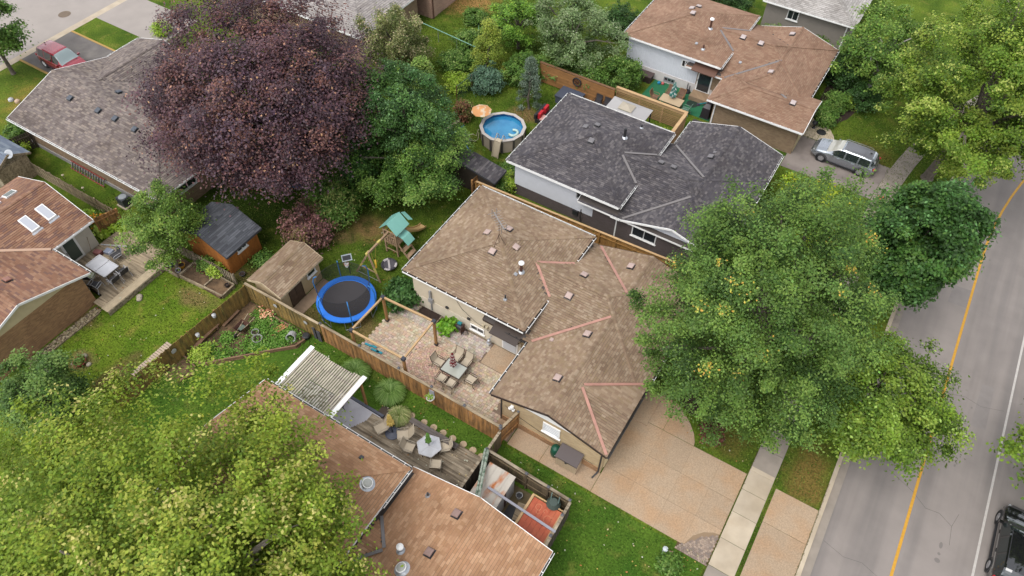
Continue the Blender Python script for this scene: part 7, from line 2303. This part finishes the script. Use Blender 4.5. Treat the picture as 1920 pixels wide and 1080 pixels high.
g = MB(); g.lathe([(.001, 2.38), (.4, 2.24), (.8, 2.04)], 8, (-25.5, 38.0, 0)); g.build('canopy', mat('peach_canopy', A(226, 162, 104, 1.3), rough=.8, col2=A(228, 206, 176, 1.3), c2scale=2.6, c2lo=.52, c2hi=.6), UO)
for k in range(8):
    a = k * math.pi / 4
    g = MB(); g.tube([(-25.5, 38.0, 2.3), (-25.5 + .78 * math.cos(a), 38.0 + .78 * math.sin(a), 2.03)], .012, 4); g.build('rib', pw_, UO)
g = MB(); g.beam((-27.9, 36.3, .1), (-27.5, 39.3, .1), .22, .2); tag(g.build('log_edging', wood_grey), 'long weathered log edging the bed left of the pool pump', 'log')
g = MB(); g.prism([(-21.0, 34.2), (-20.3, 34.2), (-20.3, 37.2), (-21.2, 36.6)], 0, .02); struct(g, 'brick_path', mat('brown_paving', A(150, 112, 80), rough=.9, var=.15))
g = MB(); g.prism([(-22.0, 41.5), (-20.4, 41.5), (-20.4, 46.0), (-19.0, 46.0), (-10.9, 46.0), (-10.9, 42.0), (-22.0, 42.0)], 0, .018); struct(g, 'yard_paving', mat('dusty_paving', A(168, 142, 116)))
SO = thing('garden_sofa', 'black wicker sofa with red cushions behind the corner of the charcoal roof', 'sofa', (-22.1, 42.0, 0))
g = MB(); g.bx(-22.6, -21.6, 41.2, 42.9, .05, .35); g.build('base', dark, SO)
g = MB(); g.bx(-22.7, -22.5, 41.2, 42.9, .35, .75); g.build('backrest', dark, SO)
cr = mat('red_cushion', A(214, 36, 50), rough=.8)
for y in (41.35, 42.2):
    g = MB(); g.box((-22.32, y + .3, .62), (.22, .62, .48), .05); g.build('cushion', cr, SO)
g = MB(); g.box((-21.95, 41.6, .42), (.55, .65, .12)); g.build('seat_cushion', mat('blush_cushion', A(232, 178, 168), rough=.8), SO)
HT = thing('hot_tub', 'low blue-grey covered tub against the orange cedar fence', 'tub', (-21.5, 44.9, 0))
g = MB(); g.bx(-22.5, -20.6, 44.3, 45.7, 0, .62); g.build('body', mat('slate_blue_cover', A(92, 98, 112), rough=.7), HT)
g = MB(); g.bx(-22.56, -20.54, 44.24, 45.76, .622, .74); g.build('cover', mat('dark_blue_cover', A(80, 86, 102), rough=.6), HT)
g = MB(); g.lathe([(.001, 0), (.16, .06), (.17, .2), (.001, .32)], 12, (-20.2, 45.4, 0)); tag(g.build('yellow_ball', yel), 'bright yellow ball beside the blue-grey covered tub', 'ball')
bc = make_chair('black chair against the orange cedar fence, left of the pair by the white canopy', frame=dark, cloth=mat('charcoal_cloth', A(62, 58, 62)), group='black chairs by the white canopy')
bc.location = (-19.4, 45.6, .02); bc.rotation_euler = (0, 0, 3.1)
dup(bc, (-18.6, 45.6, .02), 3.2, 'black chair against the orange cedar fence, right of the pair by the white canopy')
GZ = thing('canopy_gazebo', 'white square fabric canopy with a vented peak behind the charcoal roof', 'gazebo', (-16, 43.4, 0))
gw = mat('white_canopy_fabric', A(206, 202, 200), rough=.7, transl=.1)
x0, x1, y0, y1 = -17.6, -14.35, 42.05, 44.75
cx, cy = (x0 + x1) / 2, (y0 + y1) / 2
co_ = [(x0, y0, 2.35), (x1, y0, 2.35), (x1, y1, 2.35), (x0, y1, 2.35)]
inn = [(cx - .5, cy - .42, 2.78), (cx + .5, cy - .42, 2.78), (cx + .5, cy + .42, 2.78), (cx - .5, cy + .42, 2.78)]
for i in range(4):
    j = (i + 1) % 4
    g = MB(); g.slab([co_[i], co_[j], inn[j], inn[i]], .02); g.build('roof_panel', gw, GZ)
g = MB()
i2 = [(cx - .56, cy - .48, 2.86), (cx + .56, cy - .48, 2.86), (cx + .56, cy + .48, 2.86), (cx - .56, cy + .48, 2.86)]
for i in range(4):
    g.add([i2[i], i2[(i + 1) % 4], (cx, cy, 3.12)], [(0, 1, 2)])
g.build('vent_cap', mat('cream_canopy', A(196, 184, 164), rough=.8), GZ)
for (x, y, z) in co_:
    g = MB(); g.bx(x - .04 + (.1 if x < cx else -.1), x + .04 + (.1 if x < cx else -.1), y - .04 + (.1 if y < cy else -.1), y + .04 + (.1 if y < cy else -.1), 0, 2.36); g.build('post', dark, GZ)

# ------------------------------------------------------------------ green patio at the top
g = MB(); g.prism([(-17.0, 48.9), (-10.95, 48.85), (-10.95, 51.7), (-16.9, 51.6)], 0, .02); struct(g, 'green_patio', green_carpet)
g = MB(); g.bx(-12.1, -10.6, 44.9, 48.5, 0, .03); struct(g, 'dark_walk', mat('dark_walkway', A(84, 78, 78), rough=.9, var=.1))
T = thing('patio_table', 'rectangular tan table with a folded teal umbrella on the green patio', 'table', (-14.3, 48.8, 0))
g = MB(); g.bx(-15.22, -13.4, 48.3, 49.3, .72, .76); g.build('tabletop', mat('tan_tabletop', A(212, 186, 150), rough=.5), T)
for (x, y) in ((-15.1, 48.4), (-13.5, 48.4), (-15.1, 49.2), (-13.5, 49.2)):
    g = MB(); g.bx(x - .03, x + .03, y - .03, y + .03, 0, .72); g.build('leg', wood_pale, T)
folded_umbrella('patio_umbrella', 'folded teal and white umbrella through the tan table on the green patio', -14.35, 49.0, .03, .95, 2.3, .27, [A(60, 140, 130), A(220, 230, 224), A(90, 160, 150)], wood_fence, .2)
rc = make_chair('brown chair at the left end of the tan table on the green patio', frame=wood_fence, cloth=mat('brown_sling', A(132, 100, 80)), group='chairs around the tan table on the green patio')
rc.location = (-15.75, 48.9, .02); rc.rotation_euler = (0, 0, -1.57)
dup(rc, (-14.95, 49.95, .02), 3.14, 'brown chair on the wall side of the tan table, left of two')
dup(rc, (-14.0, 49.95, .02), 3.14, 'brown chair on the wall side of the tan table, right of two')
wc_ = make_chair('pale framed chair at the right end of the tan table on the green patio', frame=mat('pale_green_frame', A(150, 176, 160)), cloth=mat('green_sling', A(92, 128, 108)))
wc_.location = (-13.0, 48.7, .02); wc_.rotation_euler = (0, 0, 1.57)
BBQ = thing('covered_barbecue', 'barbecue under a black cover at the corner of the taupe brick garage', 'barbecue', (-11.45, 49.5, 0))
g = MB(); g.add([(-11.8, 48.95, .02), (-11.1, 48.95, .02), (-11.1, 50.35, .02), (-11.8, 50.35, .02), (-11.75, 49.0, .95), (-11.15, 49.0, .95), (-11.15, 50.3, .9), (-11.75, 50.3, .9), (-11.6, 49.3, 1.2), (-11.25, 49.3, 1.2), (-11.25, 50.0, 1.15), (-11.6, 50.0, 1.15)],
                [(0, 1, 5, 4), (1, 2, 6, 5), (2, 3, 7, 6), (3, 0, 4, 7), (4, 5, 9, 8), (5, 6, 10, 9), (6, 7, 11, 10), (7, 4, 8, 11), (8, 9, 10, 11)])
g.build('cover', mat('black_vinyl_cover', A(56, 52, 56), rough=.5), BBQ)
g = MB(); g.bx(-11.83, -11.07, 48.92, 50.38, .02, .1); g.build('hem', dark, BBQ)
DB = thing('deck_box', 'dark brown wicker deck box against the white wall by the green patio', 'deck box', (-17.7, 51.1, 0))
g = MB(); g.bx(-18.4, -17.05, 50.75, 51.45, 0, .55); g.build('body', mat('dark_wicker', A(72, 56, 52), rough=.7, bump=.5, bscale=60), DB)
g = MB(); g.bx(-18.45, -17.0, 50.7, 51.5, .552, .64); g.build('lid', mat('plum_lid', A(96, 78, 76), rough=.6), DB)
g = MB(); g.box((-18.2, 51.1, .72), (.3, .2, .14), .3); g.build('blue_item', mat('steel_blue', A(80, 120, 150)), DB)
g = MB(); g.disc((-12.95, 50.2), .48, .03, 20); tag(g.build('round_mat', mat('dark_green_mat', A(36, 58, 46), rough=.9)), 'dark round mat on the green patio below the patio door', 'mat')
for i, (x, y, m_) in enumerate(((-16.4, 51.2, mat('sky_blue_toy', A(40, 160, 210))), (-16.1, 51.3, mat('coral_toy', A(222, 110, 110))))):
    g = MB(); g.lathe([(.001, 0), (.12, .03), (.14, .14), (.06, .24), (.001, .25)], 10, (x, y, .02)); tag(g.build('toy', m_), ['small sky blue toy against the white wall of the green patio', 'small coral toy against the white wall of the green patio'][i], 'toy')
BK_ = thing('tricycle', 'small teal and purple toy tricycle by the step of the patio door', 'toy', (-12.1, 50.5, 0))
g = MB(); g.beam((-12.4, 50.3, .2), (-11.9, 50.6, .3), .08, .08); g.build('frame', mat('teal_plastic', A(40, 140, 150)), BK_)
for (x, y) in ((-12.45, 50.25), (-11.9, 50.7), (-11.85, 50.45)):
    g = MB(); g.lathe([(.05, -.03), (.12, -.03), (.12, .03), (.05, .03)], 12); me = g.mesh('wheel', mat('purple_plastic', A(110, 60, 110))); piece('wheel', me, (x, y, .12), BK_, rot=(math.pi / 2, 0, .5))
g = MB(); g.bx(-15.5, -15.2, 51.4, 51.6, 0, .5); 
BI = thing('plant_stand', 'grey plant stand against the white wall behind the teal umbrella', 'plant stand', (-13.95, 51.35, 0))
g = MB(); g.tube([(-14.0, 51.4, 0), (-14.0, 51.4, .9)], .04); g.tube([(-13.8, 51.4, 0), (-13.8, 51.4, .7)], .04); g.lathe([(.001, 0), (.2, 0), (.22, .2)], 12, (-13.9, 51.35, .05)); g.build('stand', mat('slate_panel', A(88, 86, 92)), BI)
# drive and beds of the top house
g = MB(); g.prism([(-4.4, 46.9), (2.36, 46.9), (2.36 + co(49), 49), (2.4 + co(51), 51.1), (-4.4, 51.25)], -.05, .022); struct(g, 'driveway', mat('grey_asphalt_drive', A(160, 148, 140), rough=.9, var=.08, vscale=.8, col2=A(142, 130, 124), c2scale=.8))
WK_ = thing('front_walk', '', '', (-3, 52, 0)); del WK_['label'], WK_['category']; WK_['kind'] = 'structure'
for pts in ([(-4.1, 51.3), (-2.95, 51.3), (-2.95, 52.9), (-4.1, 53.9)], [(-2.92, 51.3), (-1.85, 51.3), (-1.72, 51.9), (-1.95, 52.5), (-2.4, 53.1), (-2.92, 53.4)]):
    g = MB(); g.prism(pts, -.02, .035); g.build('slab', concrete, WK_)
g = MB(); g.lathe([(.001, .03), (.36, .03), (.38, 0)], 16, (-2.9, 52.4, .036)); tag(g.build('round_mat', dark), 'black round rubber mat on the curved walk by the silver car', 'mat')
IR = thing('planter_urn', 'black iron urn at the front corner of the brown roofed garage', 'urn', (-3.6, 52.6, .04))
g = MB(); g.lathe([(.14, 0), (.05, .1), (.05, .2), (.24, .45), (.28, .5), (.22, .48)], 14, (-3.6, 52.6, .04)); g.build('bowl', dark, IR)
g = MB(); g.prism([(-4.2, 54.0), (-3.3, 53.7), (-2.3, 54.0), (-1.6, 55.2), (-1.2, 57.0), (-.9, 59.5), (-2.0, 60.5), (-4.4, 60.3)], -.02, .012); struct(g, 'bark_bed', mulch_m)
g = MB(); g.prism([(-3.6, 23.95), (-2.6, 23.9), (-1.6, 23.4), (-1.5, 24.6), (-2.6, 26.0), (-4.0, 26.0), (-4.0, 24.2)], -.02, .012); struct(g, 'bark_bed', mulch_m)
g = MB(); g.lathe([(.001, 0), (1.0, 0), (1.05, .3), (.95, .3), (.9, .06)], 20, (-34.0, 26.3, 0)); tag(g.build('paddling_pool', mat('bright_blue_plastic', A(50, 120, 210), rough=.4)), 'bright blue paddling pool half hidden under the dark red tree', 'paddling pool')
# ------------------------------------------------------------------ cars (front towards +X, origin under the middle)
tyre_m = mat('tyre_rubber', (.015, .015, .016), rough=.8)
rim_m = mat('alloy_rim', (.5, .5, .52), rough=.3, metal=.8)
trim_m = mat('black_plastic_trim', (.02, .02, .022), rough=.55)
cglass = mat('car_glass', (.015, .02, .02), rough=.03, spec=1.0)
lamp_w = mat('headlamp_glass', (.42, .43, .44), rough=.1)
lamp_r = mat('tail_lamp_red', (.35, .01, .012), rough=.15)


def smooth_tab(tab, x):
    for (x0, v0), (x1, v1) in zip(tab[:-1], tab[1:]):
        if x <= x1:
            t = max(0, min(1, (x - x0) / (x1 - x0)))
            t = t * t * (3 - 2 * t) * .6 + t * .4
            return v0 + (v1 - v0) * t
    return tab[-1][1]


def car(label, paint, Lc, Wc, Hc, loc, rz, hood=.98, rails=True, cat='car', wagon=True, roofm=None, glassm=None, rimm=None):
    T = thing('parked_car', label, cat, (0, 0, 0))
    h = Lc / 2
    W2 = Wc / 2
    top = [(-h, .75), (-h + .06, .95), (-h + .28, Hc - .2), (-h + .55, Hc - .05), (-h + 1.2, Hc), (.15, Hc), (h - 1.95, Hc - .07), (h - 1.2, hood + .07), (h - 1.0, hood), (h - .35, hood - .12), (h - .08, hood - .28), (h, .55)]
    belt = [(-h, .72), (-h + .1, .9), (-h + .6, .98), (h - 1.3, .93), (h - .5, .8), (h, .52)]
    wid = [(-h, W2 * .78), (-h + .15, W2 * .93), (-h + .6, W2), (h - .9, W2), (h - .3, W2 * .93), (h - .06, W2 * .8), (h, W2 * .68)]
    rwid = [(-h, W2 * .7), (-h + .4, W2 * .68), (0, W2 * .72), (h - 1.95, W2 * .7), (h - 1.1, W2 * .86), (h - .4, W2 * .82), (h, W2 * .6)]
    low = [(-h, .5), (-h + .15, .3), (-h + .5, .22), (h - .5, .22), (h - .1, .28), (h, .42)]
    N_ = 44
    xs = [-h + Lc * i / N_ for i in range(N_ + 1)]

    def ring(x, off=0.0):
        zt, zb, w, wr, zl = smooth_tab(top, x), smooth_tab(belt, x), smooth_tab(wid, x), smooth_tab(rwid, x), smooth_tab(low, x)
        zb = min(zb, zt - .04)
        key = [(0, zl), (w * .85, zl), (w * .97, zl + .12), (w, (zl + zb) * .52), (w * .985, zb - .08), (w * .945, zb), (wr + (w * .945 - wr) * .12, zt - (zt - zb) * .14), (wr * .93, zt - .015), (wr * .5, zt + .012), (0, zt + .018)]
        return key
    R_ = [ring(x) for x in xs]
    K = len(R_[0])
    for_all = {'body': MB(), 'windscreen': MB(), 'rear_window': MB(), 'window': [MB(), MB()], 'roof': MB()}
    b = for_all['body']
    x_ws0, x_ws1 = h - 2.05, h - 1.13
    x_rw = -h + .56
    for i in range(N_):
        for j in range(K - 1):
            for s in (-1, 1):
                q = [(xs[i], s * R_[i][j][0], R_[i][j][1]), (xs[i + 1], s * R_[i + 1][j][0], R_[i + 1][j][1]), (xs[i + 1], s * R_[i + 1][j + 1][0], R_[i + 1][j + 1][1]), (xs[i], s * R_[i][j + 1][0], R_[i][j + 1][1])]
                if s < 0:
                    q = q[::-1]
                b.face(q)
                xm = (xs[i] + xs[i + 1]) / 2
                n = (Vector(q[1]) - Vector(q[0])).cross(Vector(q[2]) - Vector(q[0]))
                n = n.normalized() * -1 if n.length > 0 else Vector((0, 0, 1))
                nn = Vector((0, s, .3)).normalized()
                if j == 5 and -h + .55 < xm < h - 1.55 and not (abs(xm - (-.05)) < .06) and not (abs(xm + h - 1.35) < .06):
                    for_all['window'][0 if s < 0 else 1].face([tuple(Vector(p) + nn * .006) for p in q])
                if j in (6, 7, 8) and x_ws0 < xm < x_ws1:
                    for_all['windscreen'].face([tuple(Vector(p) + Vector((.35, 0, .9)) * .007) for p in q])
                if j in (5, 6, 7, 8) and -h + .1 < xm < x_rw - .18:
                    for_all['rear_window'].face([tuple(Vector(p) + Vector((-.9, 0, .4)) * .007) for p in q])
                if j in (7, 8) and x_rw < xm < x_ws0 - .1:
                    for_all['roof'].face([tuple(Vector(p) + Vector((0, 0, .005))) for p in q])
    for e, fl in ((0, False), (N_, True)):
        ks = [(xs[e], y_, z_) for y_, z_ in R_[e]] + [(xs[e], -y_, z_) for y_, z_ in R_[e][-2:0:-1]]
        b.face(ks if fl else ks[::-1])
    bo = b.build('body', paint, T, smooth=True)
    gm = glassm or cglass
    for_all['windscreen'].build('windscreen', gm, T, smooth=True)
    for_all['rear_window'].build('rear_window', cglass, T, smooth=True)
    for w_ in for_all['window']:
        w_.build('side_window', cglass, T, smooth=True)
    if roofm:
        for_all['roof'].build('roof_panel', roofm, T, smooth=True)
    wr = .35
    g = MB(); g.lathe([(wr * .62, -.11), (wr * .95, -.11), (wr, -.07), (wr, .07), (wr * .95, .11), (wr * .62, .11)], 22); tme = g.mesh('tyre', tyre_m, smooth=True)
    g = MB(); g.lathe([(.001, .085), (.07, .09), (.08, .07)], 12)
    for k in range(10):
        a = k * math.pi / 5 + (.1 if k % 2 else -.1)
        g.beam((.06 * math.cos(a), .06 * math.sin(a), .075), (wr * .6 * math.cos(a), wr * .6 * math.sin(a), .085), .05, .02)
    g.lathe([(wr * .55, .09), (wr * .65, .1), (wr * .65, -.05), (.001, .01)], 22)
    rme = g.mesh('rim', rimm or rim_m)
    g = MB(); g.lathe([(wr + .015, -.05), (wr + .07, -.05), (wr + .07, .05), (wr + .015, .05)], 22); ame = g.mesh('wheel_arch', trim_m)
    for x in (-h + .95, h - .9):
        for s in (-1, 1):
            y = s * (W2 - .1)
            t = piece('tyre', tme, (x, y, wr), T, rot=(math.pi / 2 * -s, 0, 0))
            r = piece('rim', rme, (x, y, wr), t); r.location = (0, 0, 0.01)
            piece('wheel_arch', ame, (x, s * (W2 - .045), wr + .01), T, rot=(math.pi / 2, 0, 0))
    for s in (-1, 1):
        g = MB(); g.box((h - .3, s * W2 * .66, .69), (.26, .26, .1), -s * .5); g.build('headlight', lamp_w, T)
        g = MB(); g.box((-h + .12, s * W2 * .78, .9), (.16, .24, .13), s * .35); g.build('tail_light', lamp_r, T)
        g = MB(); g.box((h - 1.55, s * (W2 + .08), 1.0), (.12, .2, .13)); g.build('wing_mirror', paint, T)
        g = MB(); g.box((0, s * (W2 - .01), .28), (Lc - 2.6, .05, .08)); g.build('sill', trim_m, T)
        for xd in (-.75, .35):
            g = MB(); g.box((xd, s * (W2 + .0), .83), (.2, .04, .035)); g.build('door_handle', paint, T)
        if rails:
            g = MB(); g.tube([(-h + .7, s * W2 * .68, Hc + .0), (-h + .9, s * W2 * .69, Hc + .06), (h - 2.2, s * W2 * .69, Hc + .05), (h - 2.0, s * W2 * .68, Hc - .03)], .018, 6); g.build('roof_rail', trim_m if roofm is None else rim_m, T)
    g = MB(); g.box((h - .03, 0, .5), (.1, Wc * .5, .18)); g.build('grille', trim_m, T)
    g = MB(); g.box((-h + .02, 0, .42), (.1, Wc * .7, .14)); g.build('rear_bumper', trim_m, T)
    g = MB(); g.box((h - 1.1, 0, hood + .035), (.07, Wc * .62, .02)); g.build('wiper', trim_m, T)
    g = MB(); g.box((-h + .75, 0, Hc + .06), (.16, .04, .08)); g.build('roof_antenna', trim_m, T)
    T.location = loc
    T.rotation_euler = (0, 0, rz)
    return T


car('silver grey station wagon parked on the drive of the brown roofed house', mat('silver_paint', (.30, .32, .35), rough=.25, metal=.75, coat=.8), 4.75, 1.86, 1.54, (-.52, 49.82, .03), math.pi - .02,
    roofm=mat('smoky_glass_roof', (.10, .10, .11), rough=.15, spec=.7), glassm=mat('bright_windscreen', (.32, .31, .27), rough=.08, spec=1.0))
car('dark red minivan parked on the asphalt drive at the upper left', mat('dark_red_paint', (.22, .018, .03), rough=.25, metal=.3, coat=.9), 4.7, 1.9, 1.7, (-59.45, 26.15, .03), 0.0, rails=False, glassm=mat('grey_windscreen', (.16, .2, .2), rough=.06, spec=1.0), rimm=mat('pale_rim', (.6, .6, .6), rough=.4))
car('glossy black car parked beyond the white road line at the bottom right', mat('black_paint', (.008, .008, .009), rough=.08, coat=1.0, spec=.8), 4.75, 1.86, 1.55, (15.3, 24.85, -.1), math.pi / 2)
# tree bark chips and fallen leaves
lv = MB()
for k in range(420):
    x, y = RND.choice(((RND.uniform(-28, -10.5), RND.uniform(14.4, 16)), (RND.uniform(-41, -30), RND.uniform(7, 15)), (RND.uniform(-9.5, 2), RND.uniform(12, 16.2)), (RND.uniform(-29, -21), RND.uniform(21.5, 30)), (RND.uniform(-3, 2.2), RND.uniform(22, 30)), (RND.uniform(-16.5, -10.4), RND.uniform(11.5, 14.5))))
    z = .23 if (-17 < x < -10.1 and 11.3 < y < 14.7) else .07
    if -40.4 < x < -35.4 and 10.6 < y < 16: z = .43
    lv.col = RND.choice(tints((206, 176, 96), (226, 206, 160), (190, 130, 70), (214, 214, 190)))
    lv.box((x, y, z), (RND.uniform(.04, .1), RND.uniform(.03, .07), .008), RND.uniform(0, 3))
tag(lv.build('fallen_leaves', cob_m, tint=True, kind='stuff'), 'scattered small fallen leaves and apples on the lawns and deck', 'leaves')
